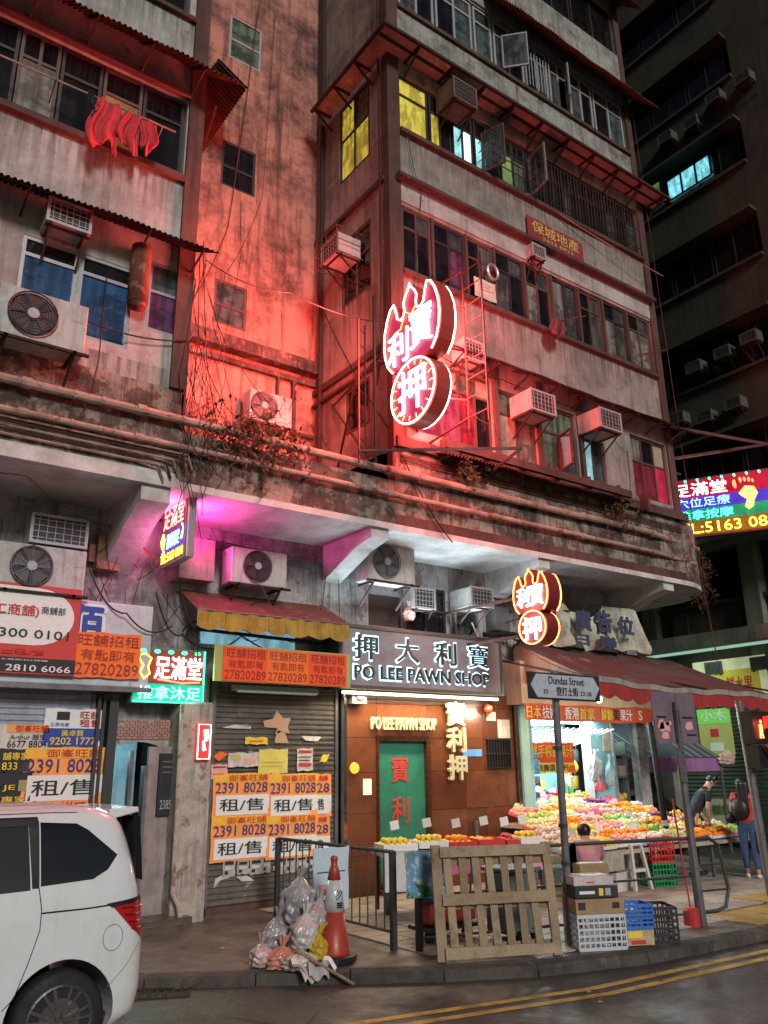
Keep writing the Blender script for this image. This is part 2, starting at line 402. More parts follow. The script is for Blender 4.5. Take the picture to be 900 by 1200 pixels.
# road markings
g = G()
for o, w in ((0, .1), (-.22, .1)):
    P0 = [(1.2,7.4),(4.31,6.36),(6.67,5.87),(9.43,5.72),(13,5.6),(15.3,5.75)]
    for (x0, y0), (x1, y1) in zip(P0, P0[1:]):
        n = len(g.v); g.v += [(x0,y0+o,.004),(x1,y1+o,.004),(x1,y1+o+w,.004),(x0,y0+o+w,.004)]; g.f.append((n,n+1,n+2,n+3))
part('double_yellow_line', g, road_yellow, structure=True)
g = G()
for k in range(7): g.grid(lambda u, v, k=k: (17.0+k*.5+.22*u, 8.4+1.9*v+(.25*k), .004), 1, 1)
part('crossing_marking', g, road_yellow, structure=True)
g = G()
for pts in ([(4.2,6.9),(3.6,6.3),(3.2,5.6),(2.9,4.9)], [(5.0,5.2),(4.4,5.9),(3.9,6.5),(3.5,7.3)]):
    for (x0,y0),(x1,y1) in zip(pts, pts[1:]):
        n = len(g.v); g.v += [(x0,y0,.003),(x1,y1,.003),(x1+.035,y1,.003),(x0+.035,y0,.003)]; g.f.append((n,n+1,n+2,n+3))
part('tar_seam', g, black, structure=True)
# kerb drain
dr = thing('drain_grate', 'rusty iron drain grate set in the gutter just behind the white van', 'drain', (3.35, 8.25, 0))
def gr(a, b, w, h=.02): 
    g = G(); g.bar(a, b, w, h); return g
dv = Vector((.92,-.45,0)).normalized(); dn = Vector((.45,.92,0)).normalized(); c0 = Vector((2.85,8.42,.008))
fr_ = G()
for a, b in ((0,0),(0,.34)): fr_.bar(c0+dn*b, c0+dn*b+dv*.75, .03, .018)
for a in (0,.75): fr_.bar(c0+dv*a, c0+dv*a+dn*.34, .03, .018)
part('frame', fr_, rust_dark, dr)
for k in range(9): part('grate_bar', gr(c0+dv*(.07+.076*k)+dn*.02, c0+dv*(.07+.076*k)+dn*.33, .022), rust_dark, dr)
g = G(); g.box(0,.01,0,.01,0,.01)
pit = G(); pit.v = [tuple(c0+Vector((0,0,-.004))), tuple(c0+dv*.75+Vector((0,0,-.004))), tuple(c0+dv*.75+dn*.34+Vector((0,0,-.004))), tuple(c0+dn*.34+Vector((0,0,-.004)))]; pit.f = [(0,1,2,3)]
part('pit', pit, black, dr)
# ---------------------------------------------------------------- window, awning and pipe builders
def bagmat(name, c, alpha=.93):
    """thin crumpled polythene: sharp small creases, sheen, a little see-through"""
    if name in MATS: return MATS[name]
    m, t, b = nodes(name); P = pos(t); n = noise(t, P, 5, 6, .7)
    t.links.new(mixc(t, ramp(t, n, .35, .7), c, tuple(x*.5 for x in c)), b.inputs['Base Color']); b.inputs['Roughness'].default_value = .2; b.inputs['Specular IOR Level'].default_value = .75; b.inputs['Alpha'].default_value = alpha
    v = N(t, 'ShaderNodeTexVoronoi', feature='DISTANCE_TO_EDGE'); v.inputs['Scale'].default_value = 11; d = N(t, 'ShaderNodeMapping'); 
    w = N(t, 'ShaderNodeVectorMath', operation='ADD'); nz = N(t, 'ShaderNodeTexNoise'); nz.inputs['Scale'].default_value = 7; t.links.new(P, nz.inputs['Vector']); t.links.new(nz.outputs['Color'], w.inputs[0]); t.links.new(P, w.inputs[1]); t.links.new(w.outputs[0], v.inputs['Vector'])
    bp = N(t, 'ShaderNodeBump'); bp.inputs['Strength'].default_value = .45; bp.inputs['Distance'].default_value = .015; t.links.new(v.outputs['Distance'], bp.inputs['Height']); t.links.new(bp.outputs[0], b.inputs['Normal'])
    MATS[name] = m; return m
def woodmat(name, base):
    m, t, b = nodes(name); P = pos(t); w = N(t, 'ShaderNodeTexWave'); w.inputs['Scale'].default_value = 16; w.inputs['Distortion'].default_value = 5; w.inputs['Detail'].default_value = 5; w.inputs['Detail Scale'].default_value = 3
    t.links.new(P, w.inputs['Vector']); c = mixc(t, mul(t, w.outputs['Fac'], .55), base, tuple(x*.45 for x in base))
    c = mixc(t, mul(t, ramp(t, noise(t, P, 3.2, 9, .72), .5, .68), .8), c, tuple(x*.25 for x in base)); c = mixc(t, mul(t, ramp(t, noise(t, P, 2.1, 4, .6), .5, .7), .5), c, tuple(min(1, x*1.35) for x in base))
    t.links.new(c, b.inputs['Base Color']); b.inputs['Roughness'].default_value = .85
    bp = N(t, 'ShaderNodeBump'); bp.inputs['Strength'].default_value = .5; bp.inputs['Distance'].default_value = .01; t.links.new(w.outputs['Fac'], bp.inputs['Height']); t.links.new(bp.outputs[0], b.inputs['Normal']); MATS[name] = m; return m
def window(B, x0, x1, z0, z1, y, cols, mats, fr=brown_fr, transom=None, tm=None, w=.045, ax='y', name='window', d=.05, curt=None):
    """frame with mullions = the window; every pane its own sub-part"""
    P = lambda g, a, b, y0, y1, c, e: g.box(a, b, y0, y1, c, e) if ax == 'y' else g.box(y0, y1, a, b, c, e)
    if isinstance(cols, int): cols = [i/cols for i in range(cols+1)]
    X = [x0+(x1-x0)*c for c in cols]; g = G(); h = w/2
    P(g, x0, x1, y-d, y, z0, z0+w); P(g, x0, x1, y-d, y, z1-w, z1)
    for i, x in enumerate(X):
        a = x if i == 0 else x-w if i == len(X)-1 else x-h
        P(g, a, a+w, y-d+.002, y+.002, z0+w, z1-w)
    if transom: zt = z0+(z1-z0)*transom; [P(g, a+h, b-h, y-d+.004, y-.004, zt-h, zt+h) for a, b in zip(X, X[1:])]
    f = part(name, g, fr, B); k = 0
    for a, b in zip(X, X[1:]):
        cells = [(z0+w, zt-h), (zt+h, z1-w)] if transom else [(z0+w, z1-w)]
        for ci, (c, e) in enumerate(cells):
            m = (tm if (ci == 1 and tm) else mats)[k % len(tm if (ci == 1 and tm) else mats)]
            q = G(); yy = y-d*.45+random.uniform(-.004,.004); P(q, a+h, b-h, yy, yy+.008, c, e); part('pane', q, m, f)
        k += 1
    return f
def corrug(g, A, B_, C_, D_, pitch=.076, amp=.018):
    """corrugated sheet: A-B along the wall, D-C the outer edge"""
    A, B_, C_, D_ = map(Vector, (A, B_, C_, D_)); L = (B_-A).length; n = int(L/pitch)*6
    nrm = (B_-A).cross(D_-A).normalized()
    def fn(u, v):
        p = (A.lerp(B_, u)).lerp(D_.lerp(C_, u), v); sag = math.sin(u*37)*.008 + math.sin(u*11+2)*.012
        return p + nrm*(amp*math.sin(2*PI*u*n/6) + sag*v)
    g.grid(fn, n, 2)
def casement(B, hinge, w, z0, z1, ang, frm, pm):
    """opened window leaf: hinge (x,y), swung outwards by ang"""
    dx, dy = math.cos(ang)*w, math.sin(ang)*w; a = Vector((hinge[0], hinge[1], 0)); b = a+Vector((dx, dy, 0)); g = G()
    for z in (z0, z1): g.bar(a+Vector((0,0,z)), b+Vector((0,0,z)), .035, .04)
    for p in (a, b): g.bar(p+Vector((0,0,z0-.02)), p+Vector((0,0,z1+.02)), .035, .04)
    f = part('open_casement', g, frm, B); q = G(); q.bar(a.lerp(b,.05)+Vector((0,0,(z0+z1)/2)), a.lerp(b,.95)+Vector((0,0,(z0+z1)/2)), .008, z1-z0-.03)
    part('pane', q, pm, f)
def wire(pts, r, n=5, sag=0, seg=8):
    out = []
    for a, b in zip(pts, pts[1:]):
        a, b = Vector(a), Vector(b)
        for i in range(seg): t = i/seg; out.append(a.lerp(b, t) - Vector((0,0,sag*4*t*(1-t))))
    out.append(Vector(pts[-1])); g = G(); g.tube(out, r, n); return g

# ================================================================ CORNER TENEMENT
CT = thing('tenement_building', 'tall weathered corner tenement with red neon gourd sign, its upper floors above the pawn shop', 'building', (7.5, 10, 0))
g = G()
F1 = [(8.02,7.5,9.8,8.95),(9.96,7.5,10.95,8.85),(11.08,7.5,12.11,8.85),(12.32,7.45,12.95,8.4),(13.85,7.42,15.1,8.85)]
F2 = (7.74,10.6,15.12,12.02); F3 = (7.74,13.74,15.12,15.12); F4 = (7.74,16.84,15.12,18.35); F5 = (7.74,20.0,15.12,21.5)
holes_wall(g, 7.5, 15.3, 7.1, 24, 10.0, 10.2, F1+[F2, F3, F4, F5])
g.box(7.5,7.7,10.2,12.6,6.5,24) if False else None
# side wall facing the light well
SW = [(10.62,13.45,11.72,15.35),(10.62,10.5,11.65,12.0),(10.7,7.8,11.5,8.7)]
holes_wall(g, 10.2, 12.6, 6.5, 24, 7.5, 7.7, SW, 'x')
g.box(15.1,15.3,10.2,20,5.8,24); g.box(7.5,15.3,19.8,20,5.8,24)
part('wall', g, stucco_pink, CT)
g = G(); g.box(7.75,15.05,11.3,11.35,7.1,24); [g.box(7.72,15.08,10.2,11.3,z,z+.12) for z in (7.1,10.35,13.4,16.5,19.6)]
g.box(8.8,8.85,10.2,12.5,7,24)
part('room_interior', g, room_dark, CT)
g = G(); g.box(7.46,7.74,9.96,10.0,7.1,24); g.box(7.46,7.5,10.0,10.12,6.5,24); g.box(15.12,15.34,9.955,10.0,7.1,24); part('pilaster', g, maroon, CT)
g = G(); g.box(7.74,15.12,9.97,10.003,12.08,12.5); part('lintel_band', g, stucco_white, CT)
g = G(); g.box(7.74,15.12,9.96,9.998,18.4,20); g.box(7.74,15.12,9.965,9.999,15.16,16.78); part('upper_band', g, stucco_top, CT)
g = G()
for z in (10.5, 13.64, 16.74): g.box(7.74,15.12,9.9,9.997,z,z+.09)
for z in (12.5,): g.box(7.6,15.2,9.8,9.996,z,z+.07)
g.box(7.42,7.497,10.1,12.55,9.0,9.12); g.box(7.42,7.498,10.1,12.55,12.5,12.58); g.box(7.40,7.497,10.1,12.55,8.75,8.8)
part('sill', g, maroon, CT)
# inner panel of the light well (red in the neon light)
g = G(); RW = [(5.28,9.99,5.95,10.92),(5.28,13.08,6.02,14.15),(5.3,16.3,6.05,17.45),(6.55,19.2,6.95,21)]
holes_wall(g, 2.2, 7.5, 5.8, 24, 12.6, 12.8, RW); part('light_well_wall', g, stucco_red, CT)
g = G(); g.box(2.2,7.5,13.1,13.15,5.8,24); part('light_well_interior', g, room_dark, CT)
g = G(); g.box(4,7.5,12.36,12.598,9.42,9.68); g.box(4,7.48,12.5,12.597,9.2,9.3); g.box(6.6,7.48,12.45,12.595,6.6,9.2) if 0 else None
part('ledge', g, grime('sooty_concrete',(.12,.08,.07),(.02,.012,.01),(.3,.17,.12),amt=.9,streak=.7,scale=2,pt=.55,bump=.5), CT)
g = G(); g.box(6.95,7.03,12.5,12.58,6.5,9.2); g.box(6.62,6.66,12.5,12.58,6.5,9.2); g.box(7.0,7.45,12.5,12.53,8.1,8.16); part('downpipe', g, maroon, CT)
for i, (r, m) in enumerate(zip(RW, ([g_teal],[g_dark],[g_green],[g_dark]))):
    window(CT, r[0], r[2], r[1], r[3], 12.66, [0,1], m, fr=[brown_fr,dark_fr,white_fr,dark_fr][i], transom=.45, tm=[g_teal] if i == 0 else None, w=.05)
# concrete slab edge and its soffit
g = G(); arc = [(15.3+1.6*math.sin(t), 11.6-1.6*math.cos(t)) for t in [i*PI/2/12 for i in range(13)]]
g.prism([(7.5,10)]+arc+[(16.9,14),(7.5,14)], 5.76, 7.1, 'z'); g.prism([(3.83,10),(7.5,10),(7.5,12.62),(3.83,12.62)], 5.76, 6.5, 'z')
part('slab_edge', g, peeling, CT)
g = G(); g.prism([(3.83,9.985),(15.3,9.985)]+[(x+.01, y) for x, y in arc[1:]]+[(16.9,14),(3.83,14)], 5.66, 5.76, 'z'); part('soffit', g, soffit_m, CT)
g = G(); g.box(7.5,15.3,9.988,9.999,5.762,5.93); part('slab_drip_edge', g, maroon, CT)
for x, w in ((7.05,.34),(10.78,.3),(14.5,.34)):
    g = G(); g.prism([(10.05,5.66),(10.05,5.5),(10.5,5.42),(11.5,5.05),(11.5,5.66)], x, x+w, 'x'); part('bracket_beam', g, soffit_m, CT)
g = G(); g.box(7.5,15.5,9.9,9.997,7.1,7.28); [g.box(8.4+.9*k,8.46+.9*k,9.7,9.9,7.05,7.4) for k in range(7)]
g.box(8.3,13.2,9.62,9.7,7.16,7.3); part('window_ledge', g, maroon, CT)
g = G(); corrug(g, (8.3,9.9,7.14), (13.3,9.9,7.14), (13.3,9.6,7.05), (8.3,9.6,7.05)); part('ledge_tray', g, rust_dark, CT)
# corrugated and flat canopies
g = G(); corrug(g, (8.6,10,9.42), (15.5,10,9.42), (15.7,9.5,9.08), (8.6,9.5,9.08)); part('corrugated_awning', g, rust_dark, CT)
g = G()
for k in range(9): x = 8.8+.8*k; g.bar((x,9.99,8.95),(x,9.55,9.1),.03,.03); g.bar((x,9.99,9.33),(x,9.52,9.05),.03,.03)
part('awning_bracket', g, rust_dark, CT)
g = G(); corrug(g, (10.2,9.96,18.75), (15.5,9.96,18.75), (15.8,9.4,18.2), (10.2,9.4,18.2)); part('corrugated_awning', g, rust, CT)
g = G(); corrug(g, (7.6,9.96,22), (15.5,9.96,22), (15.8,9.4,21.5), (7.6,9.4,21.5)); part('corrugated_awning', g, rust, CT)
can_m = grime('canopy_sheet', (.36,.24,.2), (.06,.04,.035), (.45,.36,.3), amt=.5, streak=.1, scale=2)
g = G(); g.prism([(7.02,9.42),(15.75,9.42),(15.75,9.95),(7.74,9.95),(7.46,10.0),(7.46,12.1),(7.02,12.1)], 15.42, 15.45, 'z'); part('canopy_sheet', g, can_m, CT)
g = G(); g.box(7.0,15.77,9.4,9.46,15.36,15.42); g.box(7.0,7.06,9.46,12.1,15.36,15.42); g.box(7.1,15.7,9.68,9.72,15.37,15.41)
for k in range(10): x = 7.9+.85*k; g.bar((x,9.99,15.05),(x,9.45,15.38),.035,.035); g.bar((x,9.96,15.39),(x,9.46,15.39),.04,.04)
for k in range(3): y = 10.5+.75*k; g.bar((7.49,y,15.05),(7.05,y,15.38),.035,.035); g.bar((7.46,y,15.39),(7.06,y,15.39),.04,.04)
part('canopy_frame', g, rust_dark, CT)
# ---- windows F1
window(CT, *[F1[0][i] for i in (0,2,1,3)], 10.1, [0,.33,.55,.78,1], [g_purple,g_purple,g_red,g_dark], transom=.72, tm=[g_green,beige,g_green,beige])
window(CT, *[F1[1][i] for i in (0,2,1,3)], 10.1, 2, [beige,g_curtain], transom=.66, tm=[g_green])
window(CT, *[F1[2][i] for i in (0,2,1,3)], 10.1, [0,.55,1], [g_green,g_grey], transom=.6, tm=[g_green])
casement(CT, (11.62,10.02), .42, 7.55, 8.25, -1.9, maroon, g_red)
window(CT, *[F1[3][i] for i in (0,2,1,3)], 10.1, [0,.5,1], [glow('lit_pale_pane',(.35,.62,.68),.55,.5),g_grey])
window(CT, *[F1[4][i] for i in (0,2,1,3)], 10.1, 3, [g_red,g_red,glow('lit_red_room',(.55,.02,.06),.55,.9)], transom=.6, tm=[g_curtain,g_dark,beige])
casement(CT, (8.0,10.0), .55, 7.5, 8.35, -2.3, maroon, g_purple)
g = G()
for x in (9.86,11.0,12.2): g.box(x-.05,x+.05,9.93,9.997,7.15,9.25)
part('post', g, maroon, CT)
# ---- windows F2: a continuous band of brown framed lights
xs = [7.76,8.5,9.35,10.1,10.95,11.75,12.6,13.4,14.25,15.1]
pal = [[g_dark,g_dark],[g_dark,g_purple],[g_dark,g_grey],[g_grey,g_dark],[g_curtain,g_dark],[g_curtain,g_grey],[g_dark,g_grey],[g_curtain,g_grey],[g_curtain,g_curtain]]
for i, (a, b) in enumerate(zip(xs, xs[1:])):
    window(CT, a+.03, b-.03, 10.62, 12.0, 10.08+random.uniform(-.02,.02), 2, pal[i], fr=[brown_fr,dark_fr][i % 2], transom=.7 if i != 5 else None, tm=[g_dark,g_grey])
g = G(); [g.box(x-.03,x+.03,9.99,10.12,10.6,12.02) for x in xs[1:-1]]; part('post', g, brown_fr, CT)
# ---- windows F3
xs = [7.76,8.55,9.15,9.75,10.5,11.3,12.15,13.0,13.9,15.1]
pal = [[lit_yellow],[lit_yellow,g_dark],[lit_cyan,lit_white],[lit_cyan,g_dark],[lit_green,g_green],[g_dark],[g_dark,g_grey],[g_dark],[g_grey,g_dark]]
for i, (a, b) in enumerate(zip(xs, xs[1:])):
    window(CT, a+.02, b-.02, 13.76, 15.1, 10.1, [1,2,2,2,2,3,3,3,3][i], pal[i], fr=dark_fr, transom=.68, tm=[g_dark] if i > 0 else [lit_yellow])
casement(CT, (9.95,10.0), .5, 13.8, 14.75, -1.25, brown_fr, g_teal)
casement(CT, (11.35,10.0), .55, 13.85, 14.8, -1.75, alu, g_teal)
g = G()
for z in (13.72,13.95,14.18,14.42): g.tube([(9.8,9.97,z),(9.8,9.6,z),(11.3,9.6,z),(11.3,9.97,z)], .013, 5)
for k in range(9): x = 9.8+.1875*k; g.tube([(x,9.6,13.72),(x,9.6,14.42)], .01, 4)
part('window_guard', g, dark_fr, CT)
g = G()
for k in range(34): x = 11.45+.107*k; g.tube([(x,10.0,13.78),(x,10.0,15.08)], .012, 4)
for z in (14.0,14.55,15.0): g.tube([(11.4,10.0,z),(15.08,10.0,z)], .014, 4)
part('window_guard', g, rust_dark, CT)
# ---- windows F4 (white frames)
xs = [7.8,8.8,9.9,10.5,11.5,12.3,13.0,13.9,15.08]
for i, (a, b) in enumerate(zip(xs, xs[1:])):
    window(CT, a+.02, b-.04, 16.88, 18.3, 10.06, 2 if i != 2 else 1, [g_grey,g_dark,g_teal][i % 3:]+[g_dark], fr=white_fr, transom=.72, tm=[g_grey], w=.055)
casement(CT, (12.95,10.0), .55, 17.0, 17.9, -2.4, white_fr, g_grey); casement(CT, (10.75,9.98), .55, 17.0, 17.9, -.8, white_fr, g_grey)
g = G()
for b in range(3):
    x = 11.55+.0+b*.0
for k in range(8): x = 11.55+.1*k; g.tube([(x,9.93,16.95),(x,9.93,17.95)], .012, 4)
part('window_guard', g, white_fr, CT)
xs = [7.8,9.2,10.6,12,13.4,15.08]
for a, b in zip(xs, xs[1:]): window(CT, a+.02, b-.04, 20.05, 21.45, 10.06, 2, [g_dark], fr=dark_fr)
# ---- side wall windows
window(CT, 10.64, 11.7, 13.47, 15.33, 7.56, 2, [lit_yellow,lit_yellow], fr=dark_fr, transom=.55, tm=[g_green, lit_yellow], ax='x')
window(CT, 10.64, 11.63, 10.52, 11.98, 7.56, 2, [g_dark], fr=brown_fr, transom=.6, ax='x')
window(CT, 10.72, 11.48, 7.82, 8.68, 7.56, 1, [g_dark], fr=brown_fr, ax='x')
# property agency banner on the wall
# ================================================================ LEFT TENEMENT
LT = thing('tenement_building', 'grimy tenement wing at the far left with laundry and the blue curtained windows', 'building', (0, 10, 0))
g = G(); LW1 = [(1.52,7.55,2.24,8.75),(2.26,7.5,2.98,8.75),(3.2,7.9,3.78,9.0)]; LF2 = (-4,10.62,3.58,12.05); LF3 = (-4,13.72,3.5,15.1); LF4 = (-4,16.84,3.5,18.2)
holes_wall(g, -6, 3.8, 7.1, 22, 10.0, 10.2, LW1+[LF2,LF3,LF4,(-.6,7.6,.8,8.9)]); g.box(3.6,3.8,10.2,12.6,6.5,22); g.box(-6,-5.8,10.2,14,5.8,22)
part('wall', g, stucco_white, LT)
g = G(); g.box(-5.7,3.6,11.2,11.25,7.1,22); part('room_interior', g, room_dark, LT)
g = G(); g.box(3.6,3.84,9.94,9.998,7.1,22); g.box(3.8,3.86,10.0,10.25,6.5,22); part('pilaster', g, maroon, LT)
g = G(); g.box(-6,3.6,9.9,9.997,10.5,10.6); g.box(-6,3.6,9.9,9.997,12.07,12.17); g.box(-6,3.6,9.92,9.997,13.62,13.7); part('sill', g, maroon, LT)
g = G(); g.prism([(-6,10),(3.83,10),(3.83,12.6),(-6,12.6)], 5.86, 7.1, 'z'); part('slab_edge', g, peeling, LT)
g = G(); g.prism([(-6,9.985),(3.83,9.985),(3.83,12.6),(-6,12.6)], 5.66, 5.86, 'z'); part('soffit', g, soffit_m, LT)
g = G(); g.prism([(10.05,5.66),(10.05,5.45),(10.6,5.25),(11.5,4.75),(11.5,5.66)], 3.35, 3.75, 'x'); part('bracket_beam', g, soffit_m, LT)
g = G(); g.prism([(10.05,5.66),(10.05,5.45),(10.6,5.25),(11.5,4.75),(11.5,5.66)], -.6, -.2, 'x'); part('bracket_beam', g, soffit_m, LT)
window(LT, 1.52, 2.24, 7.55, 8.75, 10.06, 1, [g_blue], fr=alu, w=.05, transom=.78, tm=[g_dark]); window(LT, 2.26, 2.98, 7.5, 8.75, 10.06, 1, [g_blue], fr=alu, w=.05, transom=.78, tm=[g_dark])
window(LT, 3.2, 3.78, 7.9, 9.0, 10.06, 1, [g_purple], fr=alu, transom=.58, tm=[g_teal]); window(LT, -.6, .8, 7.6, 8.9, 10.06, 2, [g_dark], fr=dark_fr)
xs = [-4,-3.2,-2.4,-1.6,-.9,-.2,.5,1.15,1.7,2.3,2.9,3.56]
for i, (a, b) in enumerate(zip(xs, xs[1:])):
    window(LT, a+.01, b-.01, 10.64, 12.03, 10.1, [1,1,1,1,1,1,1,2,1,1,1][i], [[g_dark],[g_dark],[g_dark],[g_dark],[g_dark],[g_dark],[g_dark],[g_curtain,g_curtain],[g_dark],[glow('dim_yellow_room',(.3,.14,.02),.35,.9)],[g_dark]][i], fr=[dark_fr,brown_fr][i%2], transom=.68, tm=[g_dark])
for z in (13.72,16.84):
    for a in (-4,-2.5,-1,.5,2): window(LT, a+.02, a+1.46, z+.03, z+1.36, 10.1, 2, [g_dark], fr=dark_fr)
g = G(); corrug(g, (-3,10,9.4), (3.85,10,9.4), (3.98,9.4,9.08), (-3,9.4,9.08)); part('corrugated_awning', g, rust_dark, LT)
g = G(); corrug(g, (-1,10,12.75), (4.1,10,12.75), (4.25,9.35,12.2), (-1,9.35,12.2)); part('corrugated_awning', g, rust, LT)
g = G(); corrug(g, (4.28,9.35,12.2), (4.28,11.2,12.2), (3.86,11.2,12.75), (3.86,9.6,12.75)); part('corrugated_awning', g, rust, LT)
g = G()
for k in range(6): x = -.4+.8*k; g.bar((x,9.99,12.1),(x,9.4,12.22),.03,.03); g.bar((x,9.99,12.7),(x,9.4,12.18),.03,.03)
for k in range(7): x = -.9+.78*k; g.bar((x,9.99,8.98),(x,9.45,9.1),.025,.025)
g.bar((3.84,9.5,11.7),(4.25,11,12.15),.03,.03)
part('awning_bracket', g, rust_dark, LT)
g = G(); g.tube([(3.02,9.85,8.15),(3.02,9.85,9.05)], .14, 14); g.tube([(3.02,9.85,8.1),(3.02,9.85,8.17)], .12, 14); g.bar((3.02,9.86,8.6),(3.02,9.99,8.6),.05,.03)
part('duct', g, rust, LT, smooth=True)
# ---- pipes along the slab edge, in lengths with couplings
for z, r, xe, nm in ((6.62,.062,16.1,'water_pipe'),(6.22,.045,15.8,'water_pipe')):
    cuts = [-5,-2,.3,1.75,3.2,5.2,7.3,9.6,11.9,14.1,xe]
    for a, b in zip(cuts, cuts[1:]):
        own = LT if b <= 3.3 else CT
        g = G(); dz = random.uniform(-.008,.008); yy = lambda x: 9.9 + (0 if x < 15.3 else (x-15.3)*.35)
        g.tube([(a,yy(a),z+dz),(b,yy(b),z+dz)], r, 10); g.tube([(a-.05,yy(a),z+dz),(a+.07,yy(a),z+dz)], r*1.3, 10)
        for q in (a+.6, b-.5): g.tube([(q-.015,yy(q),z+dz),(q+.015,yy(q),z+dz)], r*1.22, 8); g.box(q-.02,q+.02,9.9+r,9.998,z-.02,z+.02) if q < 15.3 else None
        part(nm, g, pipe_m, own, smooth=False)
for k in range(5):
    z = 5.93+.055*k; g = G(); g.tube([(-5,9.95,z),(3.2+.1*k,9.95,z),(3.5+.1*k,9.9,z-.02),(3.6+.1*k,9.95,z-.22)], .017, 6); part('conduit', g, rust_dark if k % 2 else pipe_m, LT)
g = G()
for k in range(3): g.tube([(7.6,9.97,6.88+.05*k),(15.3,9.97,6.84+.05*k)], .012, 5)
part('conduit', g, maroon, CT)
g = G(); g.tube([(7.42,10.2,24),(7.42,10.2,8.9),(7.42,11.8,8.5)], .02, 6); g.tube([(7.44,12.3,20),(7.44,12.3,6.6)], .05, 8); part('downpipe', g, rust_dark, CT)
# ================================================================ GROUND FLOOR WALL (mezzanine height)
GF = thing('shop_podium', 'grey patched podium wall between the shop fronts and the concrete soffit', 'wall', (6, 11.5, 0))
g = G(); holes_wall(g, -6, 15.3, .1, 5.66, 11.5, 11.7, [(-4.5,.1,3.42,3.1),(3.62,.1,4.5,2.72),(5.1,.1,7.28,3.35),(7.36,.1,11.16,3.3),(11.24,.1,15.0,3.95),(7.95,4.35,8.75,5.0),(8.8,4.35,9.75,5.2),(9.85,4.35,10.55,5.15),(5.0,3.9,6.4,4.3)])
part('wall', g, lower_m, GF)
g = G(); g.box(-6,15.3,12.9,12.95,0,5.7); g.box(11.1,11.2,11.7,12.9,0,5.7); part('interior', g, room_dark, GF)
window(GF, 7.95, 8.75, 4.35, 5.0, 11.56, 1, [plain('brown_board',(.05,.03,.025),.7)], fr=alu)
window(GF, 8.8, 9.75, 4.35, 5.2, 11.56, 2, [g_dark], fr=dark_fr, transom=.5)
window(GF, 9.85, 10.55, 4.35, 5.15, 11.56, 1, [g_teal], fr=alu, transom=.6)
g = G(); g.tube([(4.7,11.45,4.05),(7.25,11.4,3.98)], .03, 6); g.tube([(4.65,11.42,3.9),(4.7,11.42,4.15),(7.2,11.38,4.1)], .022, 6)
for k in range(5): g.tube([(4.9,11.44,5.32+.035*k),(7.0,11.44,5.2+.035*k)], .011, 5)
part('conduit', g, iron, GF)
g = G(); g.box(4.9,6.5,11.44,11.498,3.85,4.35); part('lit_fanlight', g, glow('pale_blue_fanlight',(.30,.60,.75),.55,.5), GF)
# pillar between doorway and second shutter
g = G(); g.prism([(4.52,11.1),(4.98,11.05),(5.02,11.52),(4.5,11.52)], .1, 2.95, 'z'); part('pillar', g, pillar_m, GF, bevel=.03)
g = G(); g.tube([(4.48,11.0,2.9),(4.5,11.0,.5),(4.58,10.98,.35),(4.62,10.96,.12)], .03, 8); part('downpipe', g, pillar_m, GF)
# electric boxes
g = G(); g.box(3.22,3.55,11.3,11.497,4.75,5.25); g.box(3.12,3.2,11.35,11.497,4.85,5.1); part('meter_box', g, grime('meter_rust',(.3,.16,.11),(.06,.03,.02),amt=.6,scale=3), GF)
g = G(); g.box(4.35,4.9,11.1,11.497,4.72,5.35); part('metal_cabinet', g, grime('cabinet',(.36,.26,.24),(.1,.06,.05),amt=.5,scale=2), GF)

# ================================================================ inks, papers, tubes
def ink(n, c, r=.6): return plain('ink_'+n, c, r, var=.25, scale=30)
K = ink('black', (.02,.02,.025)); RD = ink('red', (.5,.03,.025)); YL = ink('yellow', (.75,.55,.05)); BL = ink('blue', (.03,.06,.3)); WH = ink('white', (.7,.7,.68))
OR = ink('orange', (.8,.16,.02)); OR2 = ink('orange_light', (.85,.32,.08)); NV = ink('navy', (.05,.03,.16)); GY = ink('grey', (.35,.35,.34)); GD = ink('gold', (.55,.4,.12)); DR = ink('dark_red', (.28,.03,.03))
paper = grime('paper', (.62,.58,.52), (.25,.2,.15), amt=.4, scale=3, bump=.05); paper_pink = ink('pink', (.7,.35,.33)); paper_yel = ink('paper_yellow', (.66,.55,.12))
n_red = glow('neon_red', (1,.10,.06), 5); n_white = glow('neon_white', (1,.86,.88), 6); n_pinkw = glow('neon_pinkwhite', (1,.55,.45), 5.5); n_orange = glow('neon_orange', (1,.22,.06), 5)
n_green = glow('neon_green', (.05,1,.45), 2.6); n_cyan = glow('neon_cyan', (.3,.9,1), 2.2); n_blue = glow('neon_blue', (.05,.25,1), 3); n_yellow = glow('neon_yellow', (1,.7,.08), 2.5); n_pink = glow('neon_pink', (1,.3,.45), 2)
